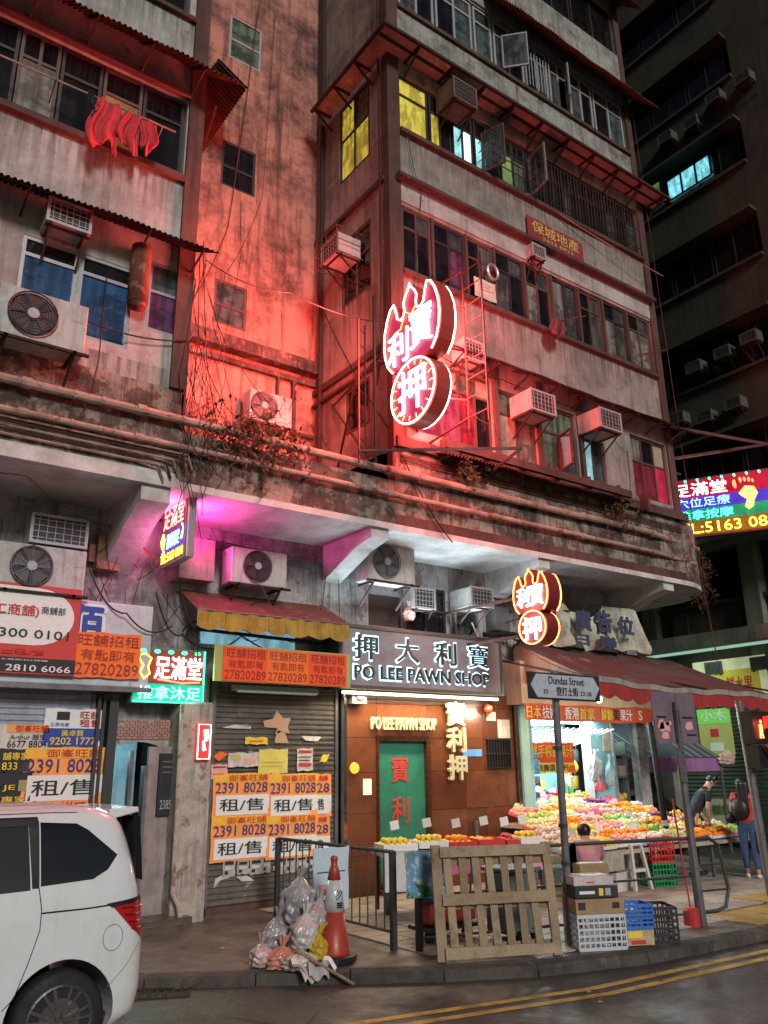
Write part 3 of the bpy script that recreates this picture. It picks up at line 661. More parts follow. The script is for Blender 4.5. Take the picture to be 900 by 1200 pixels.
def poster(label, r, y, base, words=(), bars=(), name='poster', cat='poster', group=None, tilt=0, th=.004, borders=None):
    x0, z0, x1, z1 = r; t = thing(name, label, cat, ((x0+x1)/2, y, z0), group=group); w = x1-x0; h = z1-z0
    if isinstance(base, tuple) and len(base) == 4: base = plain('paper_%d' % len(MATS), base[:3], .7)
    g = G(); n = 6
    g.grid(lambda u, v: (x0+w*u + tilt*(v-.5)*h + .004*math.sin(v*9+x0*7), y-.004+.003*math.sin(u*8+v*5+x0*9)-.022*max(0,u-.75)*max(0,(v if math.sin(x0*31)>0 else 1-v)-.6)*8, z0+h*v+.007*math.sin(u*11+z0*5)+.004*math.sin(u*29+x0*7)), 10, 10)
    s = part('sheet', g, base, t); md = s.modifiers.new('thickness', 'SOLIDIFY'); md.thickness = th; md.offset = 0
    B_ = lambda q: (x0+w*q[0], z0+h*q[1], x0+w*q[2], z0+h*q[3])
    for k, (q, m) in enumerate(bars):
        b = B_(q); g = G(); yy = y-.0125-.0015*(k%4); g.box(b[0], b[2], yy, yy+.003, b[1], b[3]); part('printed_panel', g, m, t)
    for tx in words: text(tx[0], B_(tx[1]), y-.018, tx[2], t, off=tx[3] if len(tx) > 3 else .01, ext=.001)
    return t
# ================================================================ air conditioners
def wall_ac(label, cx, z0, y, w=.62, h=.42, d=.48, rz=0, cage=False, low=False, group='box air conditioners on the old facades', bodym=None, cxy=None):
    loc = (cx, y, z0); t = thing('air_conditioner', label, 'air conditioner', loc, rz, group); x, yy, z = loc; bm_ = bodym or ac_body
    g = G(); g.box(x-w/2, x+w/2, yy-d, yy-.01, z, z+h); part('body', g, bm_, t, bevel=.012)
    g = G(); g.box(x-w/2+.035, x+w/2-.035, yy-d-.008, yy-d+.002, z+.035, z+h-.035); part('coil', g, ac_dark, t)
    g = G(); a, b, c, e = x-w/2-.006, x+w/2+.006, z-.006, z+h+.006
    g.box(a,b,yy-d-.025,yy-d-.004,c,c+.04); g.box(a,b,yy-d-.025,yy-d-.004,e-.04,e); g.box(a,a+.04,yy-d-.024,yy-d-.004,c+.04,e-.04); g.box(b-.04,b,yy-d-.024,yy-d-.004,c+.04,e-.04)
    for k in range(1, 7): q = a+(b-a)*k/7; g.box(q-.004,q+.004,yy-d-.02,yy-d-.012,c+.03,e-.03)
    for k in range(1, 5): q = c+(e-c)*k/5; g.box(a+.03,b-.03,yy-d-.021,yy-d-.013,q-.004,q+.004)
    part('grille', g, white_fr if not bodym else bm_, t)
    g = G()
    for s in (-1, 1):
        xx = x+s*(w/2-.06); g.bar((xx,yy,z-.02),(xx,yy-d-.03,z-.02),.03,.03); g.bar((xx,yy,z-.4),(xx,yy-d+.05,z-.03),.025,.025)
    g.bar((x-w/2,yy-d+.06,z-.02),(x+w/2,yy-d+.06,z-.02),.03,.028)
    part('bracket', g, rust_dark, t)
    if cage:
        g = G(); a, b = x-w/2-.07, x+w/2+.07; f, e = yy-d-.1, z+h+.08
        for zz in (z-.06, z+h*.5, e): g.tube([(a,yy,zz),(a,f,zz),(b,f,zz),(b,yy,zz)], .011, 5)
        for xx in (a, x, b): g.tube([(xx,f,z-.06),(xx,f,e)], .011, 5)
        part('cage', g, rust, t)
    return t
def condenser(label, cx, z0, y, w=.8, h=.56, d=.3, rz=0, fanx=-.12, fm=None, logo=False, tray=True, group='split air conditioner units on the old facades'):
    x, yy, z = cx, y, z0; t = thing('air_conditioner', label, 'air conditioner', (cx, y, z0), rz, group); f = yy-d
    g = G(); g.box(x-w/2, x+w/2, f, yy-.02, z, z+h); part('body', g, ac_body, t, bevel=.02)
    R = h*.42; fc = (x+fanx*w, z+h*.52)
    g = G(); g.lathe([(R*.99, f-.006), (R*.99, f-.001)], (fc[0], 0, fc[1]), 28, 'y'); part('fan_opening', g, ac_dark, t)
    g = G()
    for k in range(5):
        a = 2*PI*k/5; n = len(g.v)
        for rr, da, dy in ((.25,-.1,0),(.95,-.15,.004),(.95,.75,-.012),(.25,.6,-.006)): g.v.append((fc[0]+R*rr*math.cos(a+da), f-.016+dy, fc[1]+R*rr*math.sin(a+da)))
        g.f.append((n,n+1,n+2,n+3))
    g.lathe([(R*.3, f-.03), (R*.34, f-.012)], (fc[0], 0, fc[1]), 18, 'y')
    part('fan', g, fm or plain('fan_grey',(.12,.12,.12),.5), t)
    g = G()
    for k in range(1, 9): g.tube([(fc[0]+R*k/8*math.cos(a*PI/14), f-.04, fc[1]+R*k/8*math.sin(a*PI/14)) for a in range(28)], .0035 if k < 8 else .012, 4, closed=True)
    for k in range(12): a = PI*2*k/12; g.bar((fc[0]+R*.12*math.cos(a), f-.042, fc[1]+R*.12*math.sin(a)), (fc[0]+R*math.cos(a), f-.038, fc[1]+R*math.sin(a)), .006, .006)
    part('fan_guard', g, ac_dark if not logo else galv, t)
    g = G(); g.lathe([(R*.24, f-.05), (R*.26, f-.035)], (fc[0], 0, fc[1]), 18, 'y'); part('fan_hub', g, white_fr, t)
    g = G(); g.box(x+w*.34, x+w*.47, f-.006, f-.001, z+h*.62, z+h*.86); part('service_panel', g, ac_body, t)
    g = G()
    for s in (-1, 1): xx = x+s*w*.38; g.bar((xx,yy+.05,z-.02),(xx,f-.05,z-.02),.04,.04); g.bar((xx,yy+.03,z-.38),(xx,f+.02,z-.04),.03,.03)
    g.bar((x-w/2-.05,f-.03,z-.022),(x+w/2+.05,f-.03,z-.022),.04,.035)
    part('bracket', g, rust_dark, t)
    return t
wall_ac('small white window air conditioner with a black square grille, above the left blue window', 1.98, 8.82, 10.0, w=.56, h=.36, d=.35)
condenser('large beige fan unit with a pale hub, below the blue windows at the left edge', 1.8, 7.02, 9.95, w=1.05, h=.68, d=.4, fanx=-.12, fm=plain('fan_brown',(.1,.05,.05),.6))
condenser('red lit fan unit with concentric ring guard standing in the light well', 6.3, 7.98, 12.45, w=.86, h=.62, d=.34, fanx=-.18, logo=True)
wall_ac('caged air conditioner sticking out of the side wall towards the light well', 7.5, 11.25, 11.25, w=.62, h=.42, d=.5, rz=-PI/2, cage=True)
wall_ac('dark air conditioner hanging beside the yellow lit window under the flat canopy', 9.0, 14.6, 9.99, w=.62, h=.5, d=.55, bodym=grime('ac_brown',(.16,.11,.09),(.05,.03,.02),amt=.5,scale=3))
wall_ac('white air conditioner just right of the big neon gourd, over the pale glass windows', 10.55, 8.28, 9.98, w=.66, h=.42, d=.55)
wall_ac('white box air conditioner, right one of the two over the lowest windows', 12.45, 8.38, 9.98, w=.66, h=.42, d=.58)
wall_ac('small red lit air conditioner half hidden behind the big neon gourd', 9.05, 9.0, 9.98, w=.5, h=.4, d=.35)
wall_ac('small dark box fan unit half sunk in the upper dark windows near the round vent', 11.2, 12.1, 10.05, w=.4, h=.3, d=.25)
wall_ac('lilac white window air conditioner with chequered grille, upper one above the estate agent board', 2.62, 4.93, 11.45, w=.74, h=.4, d=.4)
condenser('tall white fan unit with ring guard standing directly behind the estate agent board', 2.45, 4.28, 11.4, w=1.12, h=.62, d=.36, logo=True)
condenser('pink lit fan unit with a pale hub on a rack above the maroon shop awning', 5.6, 4.72, 11.35, w=.96, h=.56, d=.36, fanx=-.05, fm=plain('fan_brown',(.1,.05,.05),.6))
condenser('big white fan unit on a black rack above the left end of the pawn sign', 8.0, 5.02, 11.2, w=1.0, h=.66, d=.4, logo=True)
wall_ac('white louvred air conditioner set in the dark window above the pawn shop sign', 8.98, 4.72, 11.48, w=.5, h=.38, d=.3)
wall_ac('white air conditioner standing out on a bracket over the right end of the pawn sign', 10.1, 4.82, 11.48, w=.55, h=.36, d=.6)
# ================================================================ NEON GOURDS
def gourd(t, X, yc, z0, Wd, Ht, th, tube, fill, body, chars, charm, r=.014, coff=.004, both=True, words2=None):
    def pt(s, u): return (yc - s*Wd/2, z0 + u*Ht)
    up = [(0,1.0),(.07,.96),(.16,.93),(.24,.885),(.21,.83),(.24,.79),(.36,.775),(.48,.80),(.53,.86),(.61,.925),(.74,.905),(.87,.84),(.97,.75),(1.0,.66),(.97,.57),(.87,.49),(.70,.43)]
    lo = [(.98*math.sin(a)*.78, .2-.2*math.cos(a)) for a in [PI*k/14 for k in range(2, 14)]]
    lo = [(.78*math.sin(a), .225-.225*math.cos(a)) for a in [PI*(k)/12 for k in range(11)]]
    half = up + lo[::-1]
    out = half + [(-s, u) for s, u in half[::-1]][:-1]
    poly = []
    for q in out:
        if not poly or (abs(poly[-1][0]-q[0])+abs(poly[-1][1]-q[1])) > 1e-6: poly.append(q)
    if abs(poly[0][0]-poly[-1][0])+abs(poly[0][1]-poly[-1][1]) < 1e-6: poly.pop()
    g = G(); g.prism([pt(*q) for q in poly], X, X+th, 'x'); part('cabinet', g, body, t)
    for side in ((-1,) if not both else (-1, 1)):
        xx = X-.03 if side < 0 else X+th+.03
        g = G(); g.tube([(xx, *pt(s*.97, u)) for s, u in [(-q[0], q[1]) for q in up[::-1]] + up[1:]], r, 6)
        part('neon_tube', g, tube, t)
        g = G(); g.tube([(xx, *pt(.74*math.sin(a), .225-.215*math.cos(a))) for a in [2*PI*k/28 for k in range(28)]], r, 6, closed=True)
        part('neon_tube', g, tube, t)
    g = G(); g.prism([pt(s*.86, .02+u*.96) for s, u in poly], X-.006, X-.002, 'x'); part('face_panel', g, fill, t)
    for c, (s0, u0, s1, u1) in chars:
        a, b = pt(s0, u0), pt(s1, u1)
        text(c, (a[0], a[1], b[0], b[1]), X-.03, charm, t, name='neon_character', off=coff, ext=.012, face='-x')
gN = thing('neon_sign', 'big glowing red neon gourd sign with three white characters hung off the building corner', 'neon sign', (7.0, 9.6, 6.95), group=None)
gourd(gN, 7.05, 8.88, 7.0, 1.46, 2.44, .26, n_pinkw, glow('magenta_face',(.6,.015,.11),.45), plain('sign_red',(.45,.05,.04),.45), [('利',(-.8,.46,-.08,.7)),('寶',(-.02,.5,.74,.78)),('押',(-.46,.09,.46,.38))], glow('neon_icewhite',(.8,.92,1),3.6), r=.016)
g = G()
for k in range(18): a = PI*2*k/18; g.bar((7.02, 8.88+.42*math.cos(a), 7.55+.41*math.sin(a)), (7.015, 8.88+.5*math.cos(a), 7.55+.48*math.sin(a)), .015, .015)
part('glow_tick', g, n_orange, gN); g = G()
g.tube([(7.01,9.4,8.4),(7.01,9.3,8.7),(7.01,9.12,8.72),(7.01,9.0,8.98),(7.01,8.86,8.86),(7.01,8.72,8.96)], .012, 5)
part('neon_tube', g, n_orange, gN)
g = G()
for y in (8.1, 9.7): 
    g.bar((6.9,y,6.6),(6.9,y,9.6),.035,.035) if y > 9 else None
for x, y in ((6.62,9.75),(6.85,9.9),(8.05,8.3),(8.05,8.75)): g.bar((x,y,6.55 if x < 7 else 7.1),(x,y,9.1 if x < 7 else 10.1),.022,.022)
for k in range(9): g.bar((6.62,9.75,6.7+.28*k),(6.85,9.9,6.7+.28*k),.012,.012); g.bar((8.05,8.3,7.3+.33*k),(8.05,8.75,7.3+.33*k),.012,.012)
g.bar((6.62,9.75,6.75),(8.6,8.2,6.72),.04,.04); g.bar((8.6,8.2,6.72),(9.6,9.98,7.05),.04,.04); g.bar((6.85,9.9,6.75),(7.5,10.0,7.05),.04,.04)
g.bar((8.05,8.75,10.0),(8.4,9.98,10.4),.03,.03); g.bar((8.05,8.75,7.3),(8.2,9.98,7.3),.03,.03); g.bar((7.42,9.0,9.3),(8.05,8.75,9.3),.03,.03); g.bar((7.42,9.0,7.6),(8.05,8.75,7.6),.03,.03)
g.bar((6.62,9.75,8.2),(7.5,11.9,6.9),.035,.035); g.bar((7.45,11.9,8.6),(6.9,9.95,6.8),.03,.03); g.bar((7.45,10.4,8.4),(7.0,9.7,8.4),.03,.03); g.bar((7.0,9.6,9.0),(7.46,10.0,9.2),.03,.03)
part('support_frame', g, plain('frame_red',(.05,.018,.016),.6), gN)
lamp('neon_light', 'AREA', (6.86, 8.86, 8.2), 430, (1,.115,.10), gN, aim=(-1,0,0), size=1.3, size_y=2.3)
lamp('neon_light', 'AREA', (7.5, 8.86, 8.3), 520, (1,.12,.11), gN, aim=(.85,.5,0), size=1.2, size_y=2.2)
lamp('neon_light', 'AREA', (6.25, 9.6, 8.6), 400, (1,.11,.085), gN, aim=(-.62,.78,.05), size=.5, size_y=2.2)
gS = thing('neon_sign', 'smaller red gourd neon sign under the soffit above the street name plate', 'neon sign', (9.8, 10, 4))
gourd(gS, 9.72, 9.27, 3.9, .8, 1.26, .26, n_orange, plain('sign_darkred',(.16,.02,.02),.5), plain('sign_darkred',(.16,.02,.02),.5), [('利',(-.72,.5,-.04,.76)),('寶',(.04,.5,.72,.78)),('押',(-.5,.06,.5,.36))], n_white, r=.013)
g = G()
for z in (4.1, 4.75): g.bar((9.82,9.7,z),(9.75,11.5,z+.02),.045,.045)
g.bar((9.8,11.3,4.75),(9.8,11.3,3.9),.04,.04)
part('support_frame', g, maroon, gS)
lamp('neon_light', 'POINT', (9.5, 9.27, 4.5), 9, (1,.55,.5), gS, size=.25)
# ================================================================ LIGHT BOX SIGNS
sl = thing('light_box_sign', 'slim projecting massage sign lit red, blue and yellow hanging by the meter boxes', 'sign', (4.1, 10.8, 4.8))
g = G(); g.box(4.1,4.22,10.25,11.25,4.82,5.78); part('cabinet', g, alu, sl, bevel=.01)
for (a, b, m) in ((5.32,5.74,glow('led_red_bg',(.12,.005,.005),.6)),(5.02,5.32,glow('led_blue_bg',(.01,.03,.4),.7)),(4.86,5.02,glow('led_dark_bg',(.1,.08,.0),.5))):
    g = G(); g.box(4.092,4.099,10.29,11.21,a,b); part('face_panel', g, m, sl)
text('足滿堂', (11.12,5.36,10.36,5.7), 4.085, glow('led_red',(1,.25,.2),3), sl, off=.004, face='-x')
text('推拿沐足', (10.95,5.06,10.5,5.28), 4.085, n_cyan, sl, off=.015, face='-x')
text('TEL:5163 0898', (11.16,4.87,10.34,5.0), 4.085, n_yellow, sl, off=.02, face='-x')
g = G(); g.tube([(4.08,11.12,5.1),(4.08,11.17,5.22),(4.08,11.1,5.32),(4.08,11.05,5.22),(4.08,11.08,5.08),(4.08,11.05,5.03),(4.08,11.1,5.02)], .012, 5); g.tube([(4.08,10.42,5.1),(4.08,10.35,5.24),(4.08,10.42,5.33)], .012, 5); part('footprint_tube', g, n_yellow, sl)
g = G(); g.bar((4.16,11.25,5.6),(4.16,11.5,5.65),.03,.03); g.bar((4.16,11.1,4.84),(3.75,11.48,5.3),.035,.035); g.bar((4.16,10.9,5.78),(4.16,10.9,5.95),.02,.02); part('bracket', g, rust, sl)
lamp('sign_light', 'AREA', (4.26, 10.75, 5.5), 52, (1,.06,.4), sl, aim=(1,0,.3), size=.8, size_y=.8)
lamp('sign_light', 'AREA', (4.06, 10.75, 5.3), 34, (1,.15,.45), sl, aim=(-1,0,.1), size=.8, size_y=.8)
ng = thing('neon_sign', 'green and red neon foot massage sign above the open doorway', 'neon sign', (4.3, 11.3, 2.9))
r = (3.80, 2.92, 4.85, 3.69)
g = G(); g.box(r[0], r[2], 11.15, 11.45, r[1], r[3]); part('cabinet', g, plain('sign_cabinet',(.12,.2,.14),.5), ng, bevel=.01)
zz = r[1]+(r[3]-r[1])*.36
g = G(); g.box(r[0]+.02, r[2]-.02, 11.14, 11.149, zz, r[3]-.03); part('face_panel', g, glow('brown_face',(.22,.03,.015),.6), ng)
g = G(); g.box(r[0]+.02, r[2]-.02, 11.14, 11.149, r[1]+.02, zz-.01); part('face_panel', g, glow('green_face',(.0,.42,.22),1.0), ng)
text('足滿堂', (r[0]+.3, zz+.06, r[2]-.06, r[3]-.12), 11.13, n_white, ng, off=-.004, ext=.008); text('足滿堂', (r[0]+.3, zz+.055, r[2]-.06, r[3]-.125), 11.137, n_red, ng, off=.02, ext=.002)
text('推拿沐足', (r[0]+.08, r[1]+.05, r[2]-.06, zz-.04), 11.13, n_cyan, ng, off=.004, ext=.008)
g = G(); g.tube([(r[0]+.02,11.12,r[1]+.02),(r[2]-.02,11.12,r[1]+.02),(r[2]-.02,11.12,r[3]-.02)], .013, 6); part('neon_tube', g, n_green, ng)
for k in range(5): g = G(); g.ball((r[0]+.12+.2*k, 11.12, r[3]-.06), (.045,.015,.028), 8, 5); part('lamp_dot', g, n_green, ng)
g = G(); q = r[0]+.17; g.tube([(q-.1,11.12,r[3]-.12),(q-.02,11.12,r[3]-.1),(q+.07,11.12,r[3]-.16),(q+.03,11.12,r[3]-.28),(q+.06,11.12,zz+.12),(q-.02,11.12,zz+.05),(q-.08,11.12,zz+.14),(q-.04,11.12,r[3]-.26),(q-.1,11.12,r[3]-.18)], .013, 6, closed=True); part('footprint_tube', g, n_yellow, ng)
g = G(); g.tube([(r[0]+.35,11.125,zz+.05),(r[0]+.7,11.125,zz+.01),(r[2]-.08,11.125,zz+.03)], .012, 5); part('neon_tube', g, n_red, ng)
lamp('sign_light', 'AREA', (4.3, 11.05, 3.2), 22, (.3,1,.62), ng, aim=(0,-1,-.25), size=.8, size_y=.5)
fs = thing('light_box_sign', 'tiny red light box with a white foot on the peeling pillar beside the doorway', 'sign', (4.9, 11.0, 2.2))
r = (4.72, 2.17, 4.92, 2.65)
g = G(); g.box(r[0], r[2], 10.98, 11.04, r[1], r[3]); part('cabinet', g, glow('foot_red',(.7,.02,.02),1.1), fs)
g = G(); mx = (r[0]+r[2])/2; g.tube([(mx+.02,10.97,r[3]-.08),(mx+.03,10.97,r[3]-.22),(mx-.01,10.97,(r[1]+r[3])/2),(mx+.01,10.97,r[1]+.12)], [.03,.022,.014,.022], 6); g.tube([(r[0]+.01,10.97,r[1]+.01),(r[2]-.01,10.97,r[1]+.01),(r[2]-.01,10.97,r[3]-.01),(r[0]+.01,10.97,r[3]-.01)], .006, 4, closed=True); part('footprint', g, n_white, fs)
# big colour LED sign out over the side street
bs = thing('light_box_sign', 'large multicoloured glowing massage sign jutting in from the right edge over the side street', 'sign', (17.6, 9.9, 6))
O = Vector((17.05, 10.95, 0)); RV = Vector((.5,-.866,0)); zb = 7.3
def bq(m, a, z0, b, z1, d0, d1, nm):
    g = G(); nr = Vector((RV.y, -RV.x, 0)); n = len(g.v)
    for d in (d0, d1):
        for u, z in ((a,z0),(b,z0),(b,z1),(a,z1)): p = O + RV*(u*.66) + nr*d; g.v.append((p.x, p.y, zb+(z-zb)*.86))
    g.f = [(0,1,2,3),(7,6,5,4),(0,4,5,1),(1,5,6,2),(2,6,7,3),(3,7,4,0)]; return part(nm, g, m, bs)
bq(plain('sign_frame_red',(.2,.05,.05),.5), -1.0, zb-.1, 3.9, zb+1.62, -.2, 0, 'cabinet')
bq(glow('led_red_field',(.42,.0,.03),.9,.4), -.95, zb+1.05, 3.85, zb+1.58, .001, .012, 'face_panel'); bq(glow('led_blue_field',(.05,.03,.5),.9,.4), -.95, zb+.7, 3.85, zb+1.05, .001, .012, 'face_panel')
bq(glow('led_green_field',(.0,.3,.12),.9,.4), -.95, zb+.36, 3.85, zb+.7, .001, .012, 'face_panel'); bq(glow('led_brown_field',(.3,.12,.0),.7,.4), -.95, zb-.05, 3.85, zb+.36, .001, .012, 'face_panel')
for s, b, m in (('足滿堂',(-.35,1.1,1.5,1.48),glow('led_pinkwhite',(1,.6,.6),4)),('穴位足療',(-.3,.76,1.55,1.03),glow('led_bluechar',(.15,.3,1),3.5)),('推拿按摩',(-.3,.4,1.6,.67),glow('led_cyan',(.1,1,.75),2.2)),('TEL:5163 0898',(-.6,.0,3.3,.3),n_yellow)):
    text(s, (b[0]*.66, zb+b[1]*.86, b[2]*.66, zb+b[3]*.86), .015, m, bs, org=tuple(O), right=tuple(RV), off=.02)
fo = glow('led_foot',(1,.35,.12),1.2); nr = Vector((RV.y,-RV.x,0))
g = G(); P_ = lambda u, z: O + RV*(u*.66) + nr*.03 + Vector((0,0,zb+z*.86))
for u, z, rr_ in ((1.78,1.28,.11),(1.98,1.38,.07),(2.12,1.38,.06),(2.26,1.36,.06),(2.38,1.32,.05)): g.ball(tuple(P_(u,z)), (rr_, .02, rr_), 10, 6)
part('footprint_toe', g, fo, bs)
g = G(); pp = [(1.85,1.0),(2.1,1.2),(2.4,1.15),(2.5,.95),(2.35,.75),(2.3,.58),(2.12,.5),(2.0,.6),(2.1,.8),(1.95,.9)]; n = 0
g.v = [tuple(P_(u,z)) for u, z in pp]; g.f = [tuple(range(len(pp)))]; part('footprint_sole', g, glow('led_foot2',(.8,.6,.2),1.1), bs)
for k in range(9): g = G(); g.ball(tuple(P_(-.3+.42*k, 1.55)), (.05,.02,.04), 8, 5); part('lamp_dot', g, n_green, bs)
g = G(); g.bar((16.0,10.6,8.9),(18.8,8.6,9.4),.06,.06); g.bar((15.4,10.4,9.6),(18.8,8.4,8.95),.05,.05); g.bar(tuple(O+Vector((0,0,8.84))), tuple(O+Vector((-1.3,.6,9.2))), .05,.05); part('support_frame', g, maroon, bs)
lamp('sign_light', 'AREA', tuple(O+RV*1.0+nr*.3+Vector((0,0,zb+.8))), 55, (1,.35,.5), bs, aim=tuple(nr), size=2.5, size_y=1.2)
# banner of the property agency
r = (11.11, 12.75, 12.76, 13.33); r = ((11.08, 13.01)[0], 12.62, (12.83, 13.32)[0], 13.2)
poster('long dark red banner with gold characters on the corner building wall under the barred windows', r, 9.95, DR, [('保城地產',(.08,.42,.92,.92),GD,.02),('2633 8823',(.25,.22,.8,.36),GD,.01)], name='banner', cat='banner', th=.02)
poster('white handwritten notice taped to the dark windows right of the big neon gourd', (9.50, 10.70, 10.06, 11.13), 9.99, paper, bars=[((.15,.75,.8,.79),GY),((.15,.6,.7,.64),GY),((.2,.45,.85,.49),GY)], name='notice', cat='notice')
g = G(); g.tube([(9.95+.17*math.cos(a*PI/8)*.8, 9.92, 11.35+.17*math.sin(a*PI/8)) for a in range(16)], .03, 6, closed=True); vt = single('vent_ring', g, alu, 'round pale ring vent in the dark windows above the white notice', 'vent', org=(9.95,9.95,11.35))
# ================================================================ PAWN SHOP FRONT
PS = thing('pawn_shop_front', 'pawn shop front in polished brown stone with a tall green door', 'shop front', (9.25, 11.35, .1))
marble = [grime('brown_stone_%d' % i, c, (.07,.02,.012), None, amt=.55, streak=.1, scale=2.5, rough=.18, bump=.0, fine=.5, spec=.6) for i, c in enumerate([(.155,.055,.025),(.125,.043,.02),(.18,.068,.031)])]
DX = (8.0, 9.06)
xs = [7.38, 8.0, 9.06, 9.9, 10.35, 11.12]; zs = [.1,.72,1.34,1.96,2.5,3.05,3.3]
for i, (a, b) in enumerate(zip(xs, xs[1:])):
    for j, (c, e) in enumerate(zip(zs, zs[1:])):
        if i == 1 and j < 4: continue
        if i == 4 and j == 3: 
            g = G(); holes_wall(g, a+.003, b-.003, c+.003, e-.003, 11.3, 11.4, [(10.42,2.02,11.0,2.48)]); part('stone_panel', g, marble[1], PS); continue
        g = G(); g.box(a+.003, b-.003, 11.3+random.uniform(0,.003), 11.4, c+.003, e-.003); part('stone_panel', g, marble[0 if i == 0 else random.randint(0,2)], PS)
g = G(); g.box(7.3,11.2,11.4,11.46,.1,3.3); part('backing', g, room_dark, PS)
for xx in (7.31, 11.13): g = G(); g.box(xx,xx+.06,11.24,11.4,.1,3.3); part('steel_trim', g, plain('chrome',(.5,.5,.5),.15,1,var=.3), PS)
g = G(); g.box(DX[0]-.02, DX[0]+.03, 11.28, 11.45, .1, 2.5); g.box(DX[1]-.03, DX[1]+.04, 11.28, 11.45, .1, 2.5); g.box(DX[0]-.02, DX[1]+.04, 11.281, 11.45, 2.45, 2.53); part('door_frame', g, plain('dark_bronze',(.09,.035,.02),.3,.5), PS)
door_m = grime('green_door_paint', (.03,.19,.12), (.012,.06,.045), None, amt=.5, streak=.15, scale=2, rough=.3, bump=.03, spec=.5)
g = G(); g.box(DX[0]+.03, DX[1]-.03, 11.37, 11.42, .22, 2.45); dr_ = part('door', g, door_m, PS)
g = G(); g.box(DX[0]+.03, DX[1]-.03, 11.36, 11.369, .22, .28); g.box(DX[0]+.05,DX[0]+.08,11.34,11.369,1.1,1.22); part('handle', g, iron, dr_)
for c, z in (('寶',2.0),('利',1.36),('押',.72)): text(c, (8.33,z-.2,8.68,z+.21), 11.365, ink('door_red',(.42,.035,.03)), dr_, off=.03, name='painted_character')
g = G(); g.box(DX[0],DX[1],11.2,11.42,.1,.2); part('door_step', g, marble[2], PS)
text('PO LEE PAWN SHOP', (7.84,2.63,9.2,2.83), 11.25, plain('brass',(.75,.66,.4),.3,.2), PS, off=.03, ext=.025)
for c, z0, m in (('寶',2.72,'a'),('利',2.28,'b'),('押',1.82,'c')):
    text(c, (9.42,z0,9.82,z0+.4), 11.22, plain('pale_gold',(.62,.6,.38),.3,.2), PS, off=.035, ext=.03, name='raised_character')
g = G(); g.box(10.42,11.0,11.42,11.45,2.02,2.48); part('grille_glow', g, glow('grille_blue',(.12,.35,.8),1.0,.6), PS)
for k in range(9): x = 10.44+.0675*k; g = G(); g.box(x,x+.022,11.27,11.29,2.0,2.5); part('grille_bar', g, black, PS)
g = G(); g.box(10.4,11.02,11.265,11.285,2.23,2.26); g.box(10.4,11.02,11.265,11.3,1.99,2.01); g.box(10.4,11.02,11.265,11.3,2.48,2.5); part('grille_rail', g, black, PS)
g = G(); g.box(9.85,10.3,11.292,11.3,2.2,2.32) ; part('blue_plate', g, glow('blue_plate',(.15,.4,.75),.5,.9), PS)
g = G(); g.box(7.72,7.86,11.27,11.3,1.62,1.86); part('lit_plate', g, glow('warm_plate',(1,.7,.35),1.3), PS)
g = G(); g.lathe([(.085,11.28),(.09,11.3)],(7.55,0,2.03),12,'y'); part('small_glow_disc', g, glow('warm_disc',(.8,.5,.05),.7), PS)
g = G(); g.box(7.4,7.68,11.12,11.3,3.02,3.26); b_ = part('bell_box', g, galv, PS); g = G(); g.lathe([(.07,11.09),(.09,11.12)],(7.54,0,3.15),14,'y'); part('bell', g, galv, b_)
g = G(); g.ball((10.42,11.2,3.02), .085, 12, 8); part('alarm_lamp', g, plain('alarm_red',(.5,.06,.03),.3), PS, smooth=True)
for q in ((10.45,2.82,10.68,2.98),(10.72,2.52,11.02,2.85)): g = G(); g.box(q[0],q[2],11.285,11.297,q[1],q[3]); part('paper_notice', g, paper, PS)
# grey sign with halo lit letters
PG = thing('shop_sign', 'wide grey pawn shop sign board with halo lit lettering above the green door', 'sign', (9.25, 11.2, 3.3))
sg = grime('sign_grey', (.27,.27,.285), (.05,.05,.055), amt=.3, streak=.1, scale=3, rough=.35, bump=0, fine=.1)
g = G(); g.box(7.027,10.588,10.98,11.38,3.239,4.268); part('sign_box', g, plain('sign_edge',(.05,.045,.04),.5), PG)
g = G(); g.box(7.084,10.531,10.955,10.98,3.296,4.21); part('face_panel', g, sg, PG)
g = G(); g.box(7.027,10.588,10.93,10.98,4.21,4.268); g.box(7.027,10.588,10.93,10.98,3.239,3.296); g.box(7.027,7.084,10.931,10.98,3.296,4.21); g.box(10.531,10.588,10.931,10.98,3.296,4.21); part('sign_frame', g, plain('frame_olive',(.14,.13,.11),.4,.4), PG)
halo = glow('halo_white', (.55,.88,1), 1.7); lett = plain('letter_grey', (.07,.075,.08), .35, .4)
for c, x0 in (('押',7.313),('大',8.17),('利',9.008),('寶',9.769)):
    text(c, (x0-.02,3.696,x0+.48,4.125), 10.953, halo, PG, off=.042, ext=.002, name='letter_halo'); text(c, (x0,3.715,x0+.46,4.106), 10.94, lett, PG, off=.02, ext=.012, name='sign_character')
text('PO LEE PAWN SHOP', (7.294,3.387,10.245,3.634), 10.953, halo, PG, off=.045, ext=.002, name='letter_halo'); text('PO LEE PAWN SHOP', (7.313,3.406,10.226,3.615), 10.94, lett, PG, off=.03, ext=.012, name='sign_lettering')
g = G(); g.box(7.15,10.5,11.0,11.05,3.16,3.205); part('light_strip', g, glow('strip_warm',(1,.85,.62),3.2), PG)
lamp('strip_light', 'AREA', (8.85, 11.0, 3.15), 100, (1,.74,.46), PG, aim=(0,-.12,-1), size=3.4, size_y=.1)
lamp('halo_light', 'AREA', (8.85, 10.8, 3.75), 20, (.72,.93,1), PG, aim=(0,-1,.15), size=3.2, size_y=.7)
lamp('added_soffit_fill', 'AREA', (8.85, 11.1, 4.4), 55, (.75,.92,1), PG, aim=(0,-.75,1), size=3.3, size_y=.25)  # unseen lamp added over the sign board to brighten the soffit

